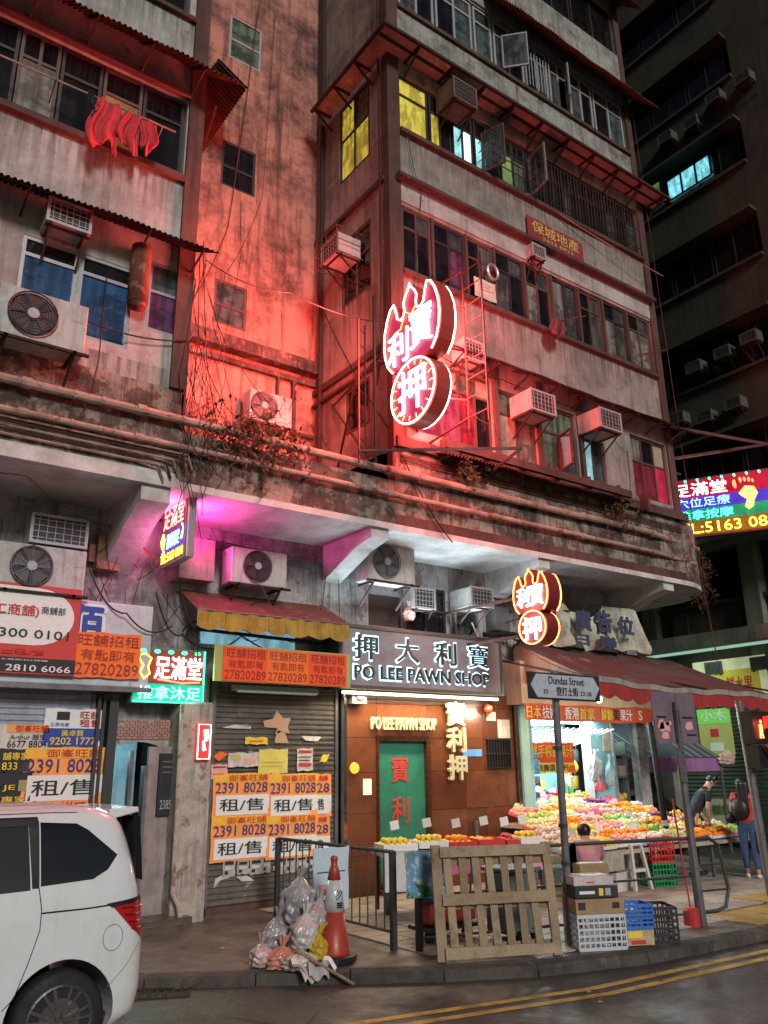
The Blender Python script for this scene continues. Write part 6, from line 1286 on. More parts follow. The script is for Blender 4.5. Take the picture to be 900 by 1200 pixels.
t = carton('flat white box on top of the stack', (7.6,6.7,.765), (.46,.36,.09), grime('box_white',(.58,.52,.5),(.3,.2,.18),amt=.3,scale=3), rz, prints=[((.3,.3,.5,.45),RD)])
carton('tall brown carton behind the top of the stack', (8.05,7.05,.4), (.36,.3,.52), card, rz)
crate('blue slotted crate right of the stack, upper one', (8.1,6.52,.42), (.34,.28,.12), plain('crate_blue',(.03,.14,.5),.4), rz, rows=2, cols=5)
crate('blue slotted crate under another blue one, right of the stack', (8.1,6.52,.3), (.34,.28,.12), plain('crate_blue',(.03,.14,.5),.4), rz, rows=2, cols=5)
carton('small carton with yellow bag print under the blue crates', (8.1,6.52,.13), (.34,.26,.16), grime('box_yel',(.5,.42,.25),(.3,.08,.06),amt=.4,scale=6), rz, prints=[((.1,.5,.6,.9),YL),((.2,.1,.7,.35),RD)])
crate('black slotted crate tilted beside the blue ones', (8.48,6.48,.13), (.3,.4,.36), plain('crate_black',(.015,.015,.018),.45), rz-.1, rows=5, cols=5)
crate('red slotted crate on the green one behind the railing', (12.05,9.1,.5), (.44,.36,.38), plain('crate_red',(.5,.03,.03),.4), -.3, rows=4, cols=7)
crate('green slotted crate under the red one behind the railing', (12.05,9.1,.13), (.44,.36,.36), plain('crate_green',(.02,.22,.07),.4), -.3, rows=4, cols=7)
for k, (x, y, z, c) in enumerate(((10.7,9.3,.13,card),(10.7,9.3,.42,card),(11.1,9.25,.13,paper))): carton(['brown carton on the ground under the front of the fruit display','brown carton stacked on another under the fruit display','pale carton on the ground under the fruit display'][k], (x,y,z), (.4,.35,.28), c, .1*k)
# stool
so_ = thing('stool', 'white plastic stool with openwork sides in front of the fruit display', 'stool', (11.45,9.15,.12)); sm = plain('stool_white',(.55,.55,.52),.4); c = (11.45,9.15)
g = G(); g.box(c[0]-.14,c[0]+.14,c[1]-.14,c[1]+.14,.78,.81); part('seat', g, sm, so_, bevel=.01)
for sx, sy in ((-1,-1),(1,-1),(1,1),(-1,1)): g = G(); g.bar((c[0]+.12*sx,c[1]+.12*sy,.79),(c[0]+.2*sx,c[1]+.2*sy,.12),.05,.05); part('leg', g, sm, so_)
for a, b in (((-1,-1),(1,-1)),((1,-1),(1,1)),((-1,-1),(-1,1))): g = G(); g.bar((c[0]+.16*a[0],c[1]+.16*a[1],.42),(c[0]+.16*b[0],c[1]+.16*b[1],.42),.02,.05); part('stretcher', g, sm, so_)
# hand cart behind the pallet and wheeled bin
bn = thing('wheeled_bin', 'dark grey wheeled bin between the pallet and the box stack', 'bin', (7.3,7.5,.12)); g = G(); g.box(7.05,7.5,7.35,7.8,.2,.85); part('bin_body', g, plain('bin_grey',(.11,.12,.13),.5), bn, bevel=.03); g = G(); g.box(7.02,7.53,7.32,7.83,.852,.9); part('lid', g, plain('bin_grey',(.11,.12,.13),.5), bn, bevel=.015)
for x in (7.1,7.4): g = G(); g.lathe([(.07,x),(.07,x+.05)],(0,7.38,.19),12,'x'); part('wheel', g, black, bn)
ct = thing('hand_trolley', 'red topped hand trolley loaded with bundles behind the pallet', 'trolley', (6.7,7.9,.12)); g = G(); g.box(6.3,7.0,7.9,8.2,.32,.55); part('load', g, plain('load_red',(.35,.04,.04),.6), ct, bevel=.03); g = G(); g.box(6.25,6.6,7.85,8.15,.552,.75); part('bundle', g, plain('load_blue',(.08,.08,.25),.7), ct, bevel=.04); g = G(); g.box(6.25,7.05,7.85,8.25,.26,.3); part('deck', g, iron, ct)
for x in (6.35,6.9): g = G(); g.lathe([(.07,7.95),(.07,7.99)],(x,0,.19),14,'y'); part('wheel', g, black, ct)
g = G(); g.tube([(7.0,8.05,.3),(7.1,8.05,.95)], .015, 6); part('handle', g, iron, ct)

# ================================================================ PEOPLE
def skinned(name, J, E, mat, parent, sub=1, label=None):
    ks = list(J); me = bpy.data.meshes.new(name); me.from_pydata([J[k][:3] for k in ks], [(ks.index(a), ks.index(b)) for a, b in E], [])
    o = bpy.data.objects.new(name, me); COL.objects.link(o); o.parent = parent; md = o.modifiers.new('skin', 'SKIN'); md.use_smooth_shade = True
    for i, k in enumerate(ks):
        r = J[k][3]; r2 = J[k][4] if len(J[k]) > 4 else r
        me.skin_vertices[0].data[i].radius = (r, r2); me.skin_vertices[0].data[i].use_root = (i == 0)
    s = o.modifiers.new('sub', 'SUBSURF'); s.levels = sub; s.render_levels = sub; me.materials.append(mat)
    if label: o['label'] = label
    return o
skin_m = plain('skin', (.42,.24,.17), .5, var=.15); hair_m = plain('hair', (.012,.01,.01), .4, var=.3, scale=60)
def hand(J, E, w, d, sd, k):
    """palm, four fingers and a thumb growing from wrist joint w along direction d"""
    W_ = Vector(J[w][:3]); d = Vector(d).normalized(); s = d.cross(Vector((0,1,0))).normalized()*sd if abs(d.y) < .9 else Vector((sd,0,0)); b = s.cross(d)
    P = W_+d*.05; J[k+'p'] = (*P, .026, .018); E.append((w, k+'p'))
    for i, (o, l) in enumerate(((-.027,.062),(-.009,.072),(.009,.068),(.027,.052))):
        a = P+d*.035+s*o; c = a+d*l*.55+b*.012; e = a+d*l*.8+b*.04
        J[f'{k}{i}a'] = (*a,.009); J[f'{k}{i}b'] = (*c,.0085); J[f'{k}{i}c'] = (*e,.007); E += [(k+'p',f'{k}{i}a'),(f'{k}{i}a',f'{k}{i}b'),(f'{k}{i}b',f'{k}{i}c')]
    a = P-s*.03-d*.02; c = P-s*.05+d*.02+b*.015; J[k+'ta'] = (*a,.011); J[k+'tb'] = (*c,.009); E += [(k+'p',k+'ta'),(k+'ta',k+'tb')]
def face(parent, c, r):
    g = G(); g.ball((c[0], c[1]-r*.98, c[2]-.01), (.012,.02,.022), 8, 6); g.ball((c[0], c[1]-r*.9, c[2]-.055), (.025,.01,.008), 8, 5)
    for s in (-1, 1): g.ball((c[0]+s*r*.97, c[1]+.01, c[2]-.01), (.01,.02,.03), 8, 6)
    me = g.mesh('face', skin_m, True); o = bpy.data.objects.new('face_features', me); COL.objects.link(o); o.parent = parent
    g = G(); [g.ball((c[0]+s*.033, c[1]-r*.93, c[2]+.012), (.014,.008,.008), 8, 5) for s in (-1, 1)]
    me = g.mesh('eyes', hair_m, True); o = bpy.data.objects.new('eyes', me); COL.objects.link(o); o.parent = parent
def loc_part(name, g, mat, parent, smooth=True):
    me = g.mesh(name, mat, smooth); o = bpy.data.objects.new(name, me); COL.objects.link(o); o.parent = parent; return o
def standing(label, loc, rz, H=1.6, lean=0.0, top=None, sleeve=.35, trouser=None, shoe=None, longhair=False, arms=None, stride=.1):
    t = thing('person', label, 'person', loc, rz); k = H/1.7
    L = lambda z: -lean*max(0, z-.95)  # bends forward (towards -y) above the hips
    def p(x, y, z, r, r2=None): return (x*k, (y+L(z))*k, (z-.0)*k, r*k, (r2 or r)*k)
    J = {'pel':p(0,0,.95,.13,.1),'wai':p(0,.0,1.1,.115,.085),'che':p(0,0,1.3,.135,.095),'nek':p(0,.0,1.46,.05),'hea':p(0,-.015,1.55,.078,.085),'cro':p(0,0,1.64,.07,.075)}
    E = [('pel','wai'),('wai','che'),('che','nek'),('nek','hea'),('hea','cro')]
    arms = arms or {-1:((-.2,.02,1.12),(-.19,-.06,.87)), 1:((.2,.02,1.12),(.19,-.06,.87))}
    for s in (-1, 1):
        n = 'l' if s < 0 else 'r'; el, wr = arms[s]
        J[n+'sh'] = p(.165*s,0,1.39,.052); J[n+'el'] = (el[0]*k,(el[1]+L(el[2]))*k,el[2]*k,.038*k); J[n+'wr'] = (wr[0]*k,(wr[1]+L(wr[2]))*k,wr[2]*k,.025*k)
        J[n+'hi'] = p(.085*s,0,.88,.09); J[n+'kn'] = p(.09*s,-.02-stride*s*.4,.5,.06); J[n+'an'] = p(.09*s,.02-stride*s,.09,.038); J[n+'to'] = p(.09*s,-.13-stride*s,.035,.032)
        E += [('che',n+'sh'),(n+'sh',n+'el'),(n+'el',n+'wr'),('pel',n+'hi'),(n+'hi',n+'kn'),(n+'kn',n+'an'),(n+'an',n+'to')]
        hand(J, E, n+'wr', Vector(J[n+'wr'][:3])-Vector(J[n+'el'][:3]), s, n+'h')
    skinned('body', J, E, skin_m, t); hd = J['hea']; face(t, (hd[0],hd[1],hd[2]+.02), .085*k)
    g = lambda a, f=1.0, add=.0: (*J[a][:3], J[a][3]*f+add, (J[a][4] if len(J[a]) > 4 else J[a][3])*f+add)
    T = {'pl0':(J['pel'][0],J['pel'][1],J['pel'][2]-.06*k,.14*k,.115*k),'pel':g('pel',1,.022),'wai':g('wai',1,.022),'che':g('che',1,.015)}; ET = [('pl0','pel'),('pel','wai'),('wai','che')]
    for n in 'lr': 
        T[n+'sh'] = g(n+'sh',1,.016); a, b = Vector(J[n+'sh'][:3]), Vector(J[n+'el'][:3]); q = a.lerp(b, sleeve*2 if sleeve < .5 else 1); T[n+'q'] = (*q, J[n+'el'][3]+.022); ET += [('che',n+'sh'),(n+'sh',n+'q')]
        if sleeve >= .5: T[n+'w'] = g(n+'wr',1,.016); ET.append((n+'q',n+'w'))
    skinned('top', T, ET, top, t)
    w_ = Vector(J['pel'][:3]).lerp(Vector(J['wai'][:3]), .6); T = {'pel':g('pel',.98,.012), 'pw':(*w_, J['wai'][3]+.012, J['wai'][4]+.012)}; ET = [('pel','pw')]
    for n in 'lr': T[n+'hi'] = g(n+'hi',1,.012); T[n+'kn'] = g(n+'kn',1,.016); T[n+'an'] = (J[n+'an'][0],J[n+'an'][1],J[n+'an'][2]+.05*k,.055*k); ET += [('pel',n+'hi'),(n+'hi',n+'kn'),(n+'kn',n+'an')]
    skinned('trousers', T, ET, trouser, t)
    for n in 'lr': a = J[n+'an']; g_ = G(); g_.grid(lambda u, v: (a[0]+(.048+.006*math.sin(u*PI))*math.cos(v*2*PI)*k, a[1]+(.07-.0-.2*u*(1 if 1 else 0)+0)*k+.045*math.sin(v*2*PI)*k*(1), (.0+.09*(1-u*.45))*k*(.5+.5*math.sin(v*2*PI)*.0+.35)), 2, 10) if 0 else g_.ball((a[0],a[1]-.055*k,.045*k),(.048*k,.125*k,.05*k),12,8); loc_part('shoe', g_, shoe, t)
    h = J['cro']; g_ = G(); c = (h[0], h[1]+.015*k, h[2]-.035*k)
    g_.grid(lambda u, v: (c[0]+.1*k*math.sin(v*PI*.72)*math.cos(u*2*PI), c[1]+.11*k*math.sin(v*PI*.72)*math.sin(u*2*PI), c[2]+.095*k*math.cos(v*PI*.72)-(0 if math.sin(u*2*PI) > -.25 else -.05*v*k)), 20, 8)
    if longhair:
        def lh(u, v): a = PI*(-.12+1.24*u); w = (1-.25*v)*(1+.08*math.sin(u*26)); return (c[0]+.105*k*w*math.cos(a), c[1]+.03*k+(.1*w*math.sin(a)+.02*v)*k + .0, c[2]+(.03-.5*v-.02*math.sin(u*19)*v)*k)
        g_.grid(lh, 24, 8)
    o = loc_part('hair', g_, hair_m, t); m = o.modifiers.new('t','SOLIDIFY'); m.thickness = .02
    return t, J, k
tee = plain('tee_red',(.42,.03,.03),.8,var=.3); jean = plain('jeans',(.035,.07,.16),.85,var=.4)
wt, J, k = standing('woman from behind in a red tee and jeans with a black backpack and cream tote', (14.02,8.62,.12), math.radians(118), 1.66, 0, tee, .3, jean, plain('shoe_white',(.55,.55,.55),.5), True, {-1:((-.21,.03,1.12),(-.2,-.05,.88)),1:((.23,.03,1.15),(.2,-.12,1.0))}, .05)
gp = G(); gp.ball((.06,.17,1.13), (.15,.1,.19), 14, 10); loc_part('backpack', gp, black, wt)
for s in (-.05,.12): gp = G(); gp.tube([(s,.12,1.24),(s,.08,1.37),(s,-.02,1.4),(s,-.12,1.3)], .014, 6); loc_part('strap', gp, black, wt)
gp = G(); gp.grid(lambda u, v: (-.24+.03*math.sin(u*PI)*math.sin(v*PI), -.1+.24*u, .45+.36*v), 6, 6); o = loc_part('tote_bag', gp, plain('tote',(.5,.46,.38),.8), wt); o.modifiers.new('t','SOLIDIFY').thickness = .05
gp = G(); gp.tube([(-.24,-.04,.8),(-.22,-.02,.9),(-.24,.05,.8)], .006, 5); loc_part('handle', gp, plain('tote',(.5,.46,.38),.8), wt)
gp = G(); gp.ball((.24,.0,.98),(.1,.14,.1),12,8); loc_part('shoulder_bag', gp, black, wt)
navy_t = plain('cloth_dark',(.012,.013,.02),.85)
mp = (13.59, 9.45)
mt, J, k = standing('man in dark clothes bending forward over the goods behind the leaning sign post', (mp[0],mp[1],.12), math.radians(60), 1.72, .75, navy_t, .34, plain('trouser_dark',(.02,.02,.022),.85), black, False, {-1:((-.2,-.12,1.12),(-.12,-.3,.95)),1:((.2,-.12,1.12),(.12,-.32,.95))}, .1)
# seated stall keeper, crouched with back to the street
sx, sy = 9.68, 8.42
sp_ = thing('person', 'stall keeper in a pink top crouched on a low seat behind the railing', 'person', (sx,sy,.12), math.radians(150))
J = {'pel':(0,0,.42,.14,.12),'wai':(0,-.04,.56,.12,.1),'che':(0,-.12,.74,.13,.1),'nek':(0,-.2,.88,.05,.05),'hea':(0,-.25,.95,.08,.085),'cro':(0,-.25,1.03,.07,.075),
 'lsh':(-.17,-.15,.82,.05),'lel':(-.26,-.28,.62,.036),'lwr':(-.16,-.46,.55,.025),'rsh':(.17,-.15,.82,.05),'rel':(.26,-.28,.62,.036),'rwr':(.16,-.46,.55,.025),
 'lhi':(-.1,-.08,.4,.09),'lkn':(-.14,-.42,.46,.06),'lan':(-.13,-.36,.08,.038),'lto':(-.13,-.5,.035,.032),'rhi':(.1,-.08,.4,.09),'rkn':(.14,-.42,.46,.06),'ran':(.13,-.36,.08,.038),'rto':(.13,-.5,.035,.032)}
E_ = [('pel','wai'),('wai','che'),('che','nek'),('nek','hea'),('hea','cro')]
for n in 'lr': E_ += [('che',n+'sh'),(n+'sh',n+'el'),(n+'el',n+'wr'),('pel',n+'hi'),(n+'hi',n+'kn'),(n+'kn',n+'an'),(n+'an',n+'to')]; hand(J, E_, n+'wr', (0,-1,-.2), -1 if n == 'l' else 1, n+'h')
skinned('body', J, E_, skin_m, sp_); face(sp_, (0,-.25,.96), .085)
q = lambda a, add=.016: (*J[a][:3], J[a][3]+add, (J[a][4] if len(J[a]) > 4 else J[a][3])+add)
pk_ = plain('top_pink',(.45,.2,.26),.85,var=.4)
skinned('top', {a: q(a) for a in ('pel','wai','che','lsh','lel','lwr','rsh','rel','rwr')}, [('pel','wai'),('wai','che'),('che','lsh'),('lsh','lel'),('lel','lwr'),('che','rsh'),('rsh','rel'),('rel','rwr')], pk_, sp_)
skinned('trousers', {a: q(a) for a in ('pel','lhi','lkn','lan','rhi','rkn','ran')}, [('pel','lhi'),('lhi','lkn'),('lkn','lan'),('pel','rhi'),('rhi','rkn'),('rkn','ran')], plain('trouser_dark',(.02,.02,.022),.85), sp_)
gp = G(); gp.ball((0,-.235,1.0),(.1,.105,.1),16,10); loc_part('hair', gp, hair_m, sp_)
gp = G(); gp.box(-.17,.17,-.15,.17,.0,.3); loc_part('low_seat', gp, plain('crate_red',(.5,.03,.03),.4), sp_, False) if 0 else single('low_stool', (lambda g: g.box(sx-.16,sx+.16,sy-.14,sy+.16,.12,.4) or g)(G()), plain('stool_red',(.25,.03,.04),.5), 'low red box seat under the crouching stall keeper', 'stool', org=(sx,sy,.12))
# ================================================================ VEHICLES
paint = grime('paint_white', (.62,.64,.65), (.3,.28,.25), amt=.14, streak=.12, scale=2.5, rough=.3, bump=0, fine=.03, spec=.5); paint.node_tree.nodes['Principled BSDF'].inputs['Coat Weight'].default_value = .8; paint.node_tree.nodes['Principled BSDF'].inputs['Coat Roughness'].default_value = .04
tyre = plain('tyre', (.014,.014,.015), .75); rim_m = plain('rim', (.22,.22,.23), .25, .85, var=.3); glass_car = plain('car_glass', (.006,.007,.008), .04, 0, var=.1, spec=.7, coat=.5)
def lerp_tab(tab, z, i):
    for a, b in zip(tab, tab[1:]):
        if z <= b[0]: t = (z-a[0])/(b[0]-a[0]) if b[0] > a[0] else 0; t = max(0, t); return a[i]+(b[i]-a[i])*t
    return tab[-1][i]
def shell(tab, yc, rc=.16, nz=40):
    g = G(); z0, z1 = tab[0][0], tab[-1][0]
    zs = sorted(set([z0+(z1-z0)*i/nz for i in range(nz+1)])); ring = []
    for z in zs:
        xr, xf, hw = (lerp_tab(tab, z, i) for i in (1, 2, 3)); r = min(rc, hw*.8); pts = []
        for cx, cy, a0 in ((xr-r, hw-r, 0), (xf+r, hw-r, 90), (xf+r, -(hw-r), 180), (xr-r, -(hw-r), 270)):
            for k in range(7): a = math.radians(a0+15*k); pts.append((cx+r*math.cos(a), yc+cy+r*math.sin(a), z))
        n = 0; out = []
        for i, p in enumerate(pts):
            out.append(p); q = pts[(i+1) % len(pts)]
            if abs(q[0]-p[0]) > .5: m = 14; out += [tuple(Vector(p).lerp(Vector(q), j/m)) for j in range(1, m)]
        ring.append(out)
    k = len(ring[0])
    for r_ in ring: g.v += r_
    for i in range(len(ring)-1):
        for j in range(k): j2 = (j+1) % k; g.f.append((i*k+j, i*k+j2, (i+1)*k+j2, (i+1)*k+j))
    g.f.append(tuple(range(k))[::-1]); g.f.append(tuple((len(ring)-1)*k+j for j in range(k))); return g
VT = [(.22,2.46,-2.0,.78),(.30,2.56,-2.08,.83),(.45,2.585,-2.12,.85),(.8,2.58,-2.12,.855),(1.0,2.545,-2.02,.852),(1.12,2.53,-1.7,.845),(1.3,2.49,-1.35,.825),(1.5,2.43,-1.05,.79),(1.62,2.38,-.85,.765),(1.70,2.32,-.7,.735),(1.745,2.24,-.6,.69),(1.775,2.1,-.45,.6),(1.79,1.95,-.3,.5)]
YC = 7.61
def side_y(x, z, tab=VT, yc=YC, rc=.16):
    xr, xf, hw = (lerp_tab(tab, z, i) for i in (1, 2, 3)); r = min(rc, hw*.8)
    if x > xr-r: d = min(r*.999, x-(xr-r)); return yc-(hw-r)-math.sqrt(max(0, r*r-d*d))
    return yc-hw
van = thing('parked_van', 'white people carrier parked at the kerb, its rear end in view at lower left', 'van', (.3, YC, 0))
g = shell(VT, YC); bo = part('body', g, paint, van, smooth=True)
def cutter(c, r, y0, y1):
    g = G(); g.lathe([(r, y0), (r, y1)], (c[0], 0, c[1]), 40, 'y'); me = g.mesh('cut', None); o = bpy.data.objects.new('cut', me); COL.objects.link(o); return o
cuts = [cutter((1.97,.34), .385, YC-1, YC+1), cutter((-1.1,.34), .385, YC-1, YC+1)]
for c_ in cuts: m = bo.modifiers.new('b', 'BOOLEAN'); m.object = c_; m.operation = 'DIFFERENCE'; m.solver = 'EXACT'
bpy.context.view_layer.update()
nm = bpy.data.meshes.new_from_object(bo.evaluated_get(bpy.context.evaluated_depsgraph_get())); bo.modifiers.clear(); bo.data = nm; nm.name = 'body'
for c_ in cuts: bpy.data.objects.remove(c_)
nm.materials.clear(); nm.materials.append(paint)
bm = bmesh.new(); bm.from_mesh(nm)
for e in bm.edges:
    if len(e.link_faces) == 2 and e.calc_face_angle(0) > .6: e.smooth = False
bm.to_mesh(nm); bm.free()
def sidepatch(name, poly, off, mat, parent, cuts=5, far=False):
    bm = bmesh.new(); vs = [bm.verts.new((x, 0, z)) for x, z in poly]; bm.faces.new(vs); bmesh.ops.triangulate(bm, faces=bm.faces)
    for _ in range(cuts): bmesh.ops.subdivide_edges(bm, edges=[e for e in bm.edges if e.calc_length() > .045], cuts=1, use_grid_fill=False); bmesh.ops.triangulate(bm, faces=bm.faces)
    for v in bm.verts: v.co.y = side_y(v.co.x, v.co.z)-off
    g = G(); g.v = [tuple(v.co) for v in bm.verts]; bm.verts.index_update(); g.f = [tuple(v.index for v in f.verts) for f in bm.faces]; bm.free()
    return part(name, g, mat, parent, smooth=True)
def line_on(name, pts, r, off, mat, parent, closed=False):
    P = []; seq = pts + ([pts[0]] if closed else [])
    for a, b in zip(seq, seq[1:]):
        for i in range(6): t = i/6; x = a[0]+(b[0]-a[0])*t; z = a[1]+(b[1]-a[1])*t; P.append((x, side_y(x, z)-off, z))
    if not closed: x, z = pts[-1]; P.append((x, side_y(x, z)-off, z))
    g = G(); g.tube(P, r, 5, closed=closed); return part(name, g, mat, parent)
sidepatch('rear_quarter_window', [(1.72, 1.67),(1.99, 1.65),(2.08, 1.60),(2.31, 1.41),(2.24, 1.31),(2.13, 1.25),(1.75, 1.23)], .004, glass_car, van)
sidepatch('door_window', [(.2,1.66)]+[(1.63, 1.69),(1.68, 1.21)]+[(.2,1.17)], .004, plain('car_glass_lit',(.03,.03,.03),.06,var=.5,scale=3,spec=.7), van)
sidepatch('window_pillar', [(1.63, 1.69),(1.71, 1.68),(1.74, 1.22),(1.69, 1.22)], .007, black, van)
sidepatch('rain_visor', [(.2,1.72),(1.70, 1.71),(1.71, 1.65),(.2,1.64)], .012, black, van)
line_on('door_seam', [(1.74, 1.22),(1.77, 1.07),(1.77, 0.938),(1.71, 0.724),(1.64, 0.52),(1.57, 0.453)], .0035, .001, black, van)
line_on('slide_rail', [(1.77, 1.05),(2.09, 1.05),(2.35, 1.06)], .006, .0, black, van)
line_on('roof_seam', [(.2,1.735),(1.75,1.735),(2.0,1.73)], .003, .0, black, van); line_on('panel_seam', [(2.38, 1.70),(2.42, 1.47)], .0025, .0, black, van)
fd = [(2.31+.075*math.cos(a), .83+.09*math.sin(a)) for a in [2*PI*i/20 for i in range(20)]]; line_on('fuel_door', fd, .003, .0, plain('seam_grey',(.12,.12,.12),.6), van, True)
tlp = sidepatch('tail_light', [(2.28, 1.06),(2.56,1.075),(2.575,.86),(2.55,.8),(2.44, 0.892)], .01, plain('lamp_red',(.42,.01,.012),.12,spec=.6,coat=.5,var=.6,scale=24), van); [line_on('lamp_rib', [(2.36+.03*k, z), (2.57, z-.01)], .006, .014, plain('lamp_darkred',(.16,.004,.006),.3), van) for k, z in enumerate((1.03,.98,.93,.88))]; sidepatch('light_trim', [(2.24, 1.07),(2.55,1.1),(2.56,1.07),(2.29, 1.04)], .013, black, van)
line_on('bumper_seam', [(2.55,.8),(2.42,.62),(2.3,.5)], .0025, .0, plain('seam_grey',(.12,.12,.12),.6), van)
g = G(); g.prism([(2.28,1.74),(2.52,1.75),(2.53,1.71),(2.3,1.66)], YC-.62, YC+.62, 'y'); part('rear_spoiler', g, paint, van, bevel=.012)
g = G(); g.prism([(2.5,1.68),(2.44,1.69),(2.5,1.22),(2.555,1.2)], YC-.73, YC+.73, 'y'); part('rear_window', g, glass_car, van)
g = G(); g.box(2.565,2.6,YC-.28,YC+.28,.75,.88); part('number_plate', g, YL, van); g = G(); g.box(2.56,2.6,YC-.84,YC-.3,.84,1.0) if 0 else None
g = G(); g.box(-1.9,2.4,YC-.7,YC+.7,.18,.3); part('underbody', g, black, van)
g = G(); g.box(-.3,.5,YC-.815,YC-.8,1.2,1.65) if 0 else None
def wheel(name, c, y, parent, R=.325, w=.2, sd=1):
    g = G(); x, z = c; pr = [(R*.66,y),(R*.9,y-.004*sd),(R*.985,y+.02*sd),(R,y+.06*sd),(R,y+w-.05 if sd > 0 else y-w+.05),(R*.9,y+w*sd),(R*.6,y+w*sd)]
    g.lathe(pr, (x,0,z), 40, 'y'); t = part(name, g, tyre, parent, smooth=True)
    g = G(); g.tube([(x+R*.69*math.cos(a*PI/18), y-.006*sd, z+R*.69*math.sin(a*PI/18)) for a in range(36)], .014, 6, closed=True); g.lathe([(R*.13,y-.02*sd),(R*.16,y+.0*sd)],(x,0,z),16,'y')
    for k in range(7):
        for s in (-.1,.1):
            a = 2*PI*k/7+s*.7+.2; b = 2*PI*k/7+s*1.7+.2; g.bar((x+R*.12*math.cos(a),y-.014*sd,z+R*.12*math.sin(a)),(x+R*.68*math.cos(b),y-.01*sd,z+R*.68*math.sin(b)),.022,.02,(0,1,0))
    part('rim', g, rim_m, t)
    g = G(); g.lathe([(R*.45,y-.004*sd),(R*.45,y-.001*sd)],(x,0,z),24,'y'); part('brake_disc', g, plain('disc',(.12,.1,.09),.4,.6), t)
    for k in range(5): a = 2*PI*k/5; g = G(); g.ball((x+R*.1*math.cos(a),y-.024*sd,z+R*.1*math.sin(a)),.012,6,4); part('wheel_nut', g, iron, t)
wheel('wheel', (1.97,.325), YC-.84, van); wheel('wheel', (-1.1,.325), YC-.84, van); wheel('wheel', (1.97,.325), YC+.84, van, sd=-1); wheel('wheel', (-1.1,.325), YC+.84, van, sd=-1)
g = G(); g.tube([(.55,6.735,1.0),(.62,6.72,1.01),(.78,6.72,1.01),(.85,6.735,1.0)], .016, 6); part('door_handle', g, paint, van); g = G(); g.bar((1.7,YC-.72,.33),(2.2,YC-.72,.33),.02,.3) if 0 else None
g = G(); g.tube([(1.35,7.2,1.77),(1.5,7.2,1.95)], .006, 5); part('aerial', g, black, van)
# white car down the side street
CT_ = [(.2,18.6,14.6,.8),(.35,18.7,14.5,.84),(.6,18.7,14.5,.86),(.8,18.6,14.6,.85),(.95,18.4,14.9,.8),(1.2,17.9,15.9,.7),(1.4,17.5,16.2,.6)]
car = thing('parked_car', 'white car end showing low behind the stall goods in the side street', 'car', (17.3,12.6,0))
CT2 = [(.18,2.0,-2.0,.78),(.3,2.1,-2.1,.84),(.55,2.12,-2.12,.86),(.8,2.1,-2.1,.85),(.92,2.0,-1.9,.8),(1.15,1.6,-1.1,.7),(1.38,1.2,-.8,.6),(1.42,1.0,-.6,.5)]
g = shell(CT2, 0, .25, 24); me = g.mesh('body', paint, True); o = bpy.data.objects.new('body', me); COL.objects.link(o); o.parent = car; car.rotation_euler = (0,0,math.radians(75)); car.location = (17.6,14.4,0)
for s in (-1, 1): 
    g = G(); g.box(-2.11,-2.0,.45*s-.16,.45*s+.16,.62,.76); loc_part('headlight', g, plain('lamp_clear',(.5,.52,.55),.1), car, False)
    for x in (-1.3,1.3): g = G(); g.lathe([(.31,.72*s),(.31,.87*s)],(x,0,.31),20,'y'); loc_part('wheel', g, tyre, car, False)
g = G(); g.box(-2.14,-2.1,-.26,.26,.4,.52); loc_part('number_plate', g, WH, car, False)
g = G(); g.prism([(-1.88,.93),(-1.08,1.3),(-1.05,1.3),(-1.7,.93)], -.62, .62, 'y'); loc_part('windscreen', g, glass_car, car, False)

# ================================================================ FAR BUILDING ACROSS THE SIDE STREET
FB = thing('office_block', 'tall dark block across the side street with rows of black windows and a few lit', 'building', (20, 14, 0))
FX = 20.0
bands = [6.2+3.12*k for k in range(13)]
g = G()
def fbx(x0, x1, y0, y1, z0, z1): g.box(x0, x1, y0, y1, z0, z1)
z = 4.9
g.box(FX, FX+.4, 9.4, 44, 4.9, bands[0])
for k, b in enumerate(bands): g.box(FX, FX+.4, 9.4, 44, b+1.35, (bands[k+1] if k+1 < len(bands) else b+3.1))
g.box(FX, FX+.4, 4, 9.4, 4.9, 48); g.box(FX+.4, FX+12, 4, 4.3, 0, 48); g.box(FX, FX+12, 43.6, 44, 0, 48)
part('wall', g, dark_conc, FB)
g = G()
for k, b in enumerate(bands): g.box(FX-.12, FX-.001, 9.4, 44, b-.1, b)
for k, b in enumerate(bands): g.box(FX-.35, FX-.001, 9.4, 44, b+1.36, b+1.46)
part('string_course', g, dark_conc, FB)
g = G(); g.box(FX+1.5, FX+1.6, 4, 44, 0, 48); part('interior', g, room_dark, FB)
for y in (13.2, 19, 25, 31, 37): g = G(); g.box(FX-.06, FX+.2, y, y+.5, 4.9, 48); part('pier', g, dark_conc, FB)
wg = G(); 
for a, b, c, e in ((0,1.3,0,.05),(0,1.3,1.3,1.35),(0,.05,.05,1.3),(1.25,1.3,.05,1.3),(.63,.67,.05,1.3)): wg.box(0,.06,a,b,c,e)
wgm = wg.mesh('window', dark_fr); pg_ = G(); pg_.box(.02,.035,.05,.62,.05,1.3); pgm = pg_.mesh('pane', g_dark); 
lit = {(4,5):lit_cyan, (4,6):lit_cyan, (6,6):lit_green, (8,3):lit_white, (9,6):lit_green}
cntw = 0
for k, b in enumerate(bands):
    for i in range(11):
        y = 9.6+1.36*i+ (.5 if y > 0 and i > 2 else 0)+(.5 if i > 6 else 0)
        w_ = piece('window', wgm, FB, (FX+.1, y, b)); 
        for h in range(2): q = piece('pane', pgm, w_, (FX+.1, y+.63*h, b)); q.location = (0, .63*h, 0)
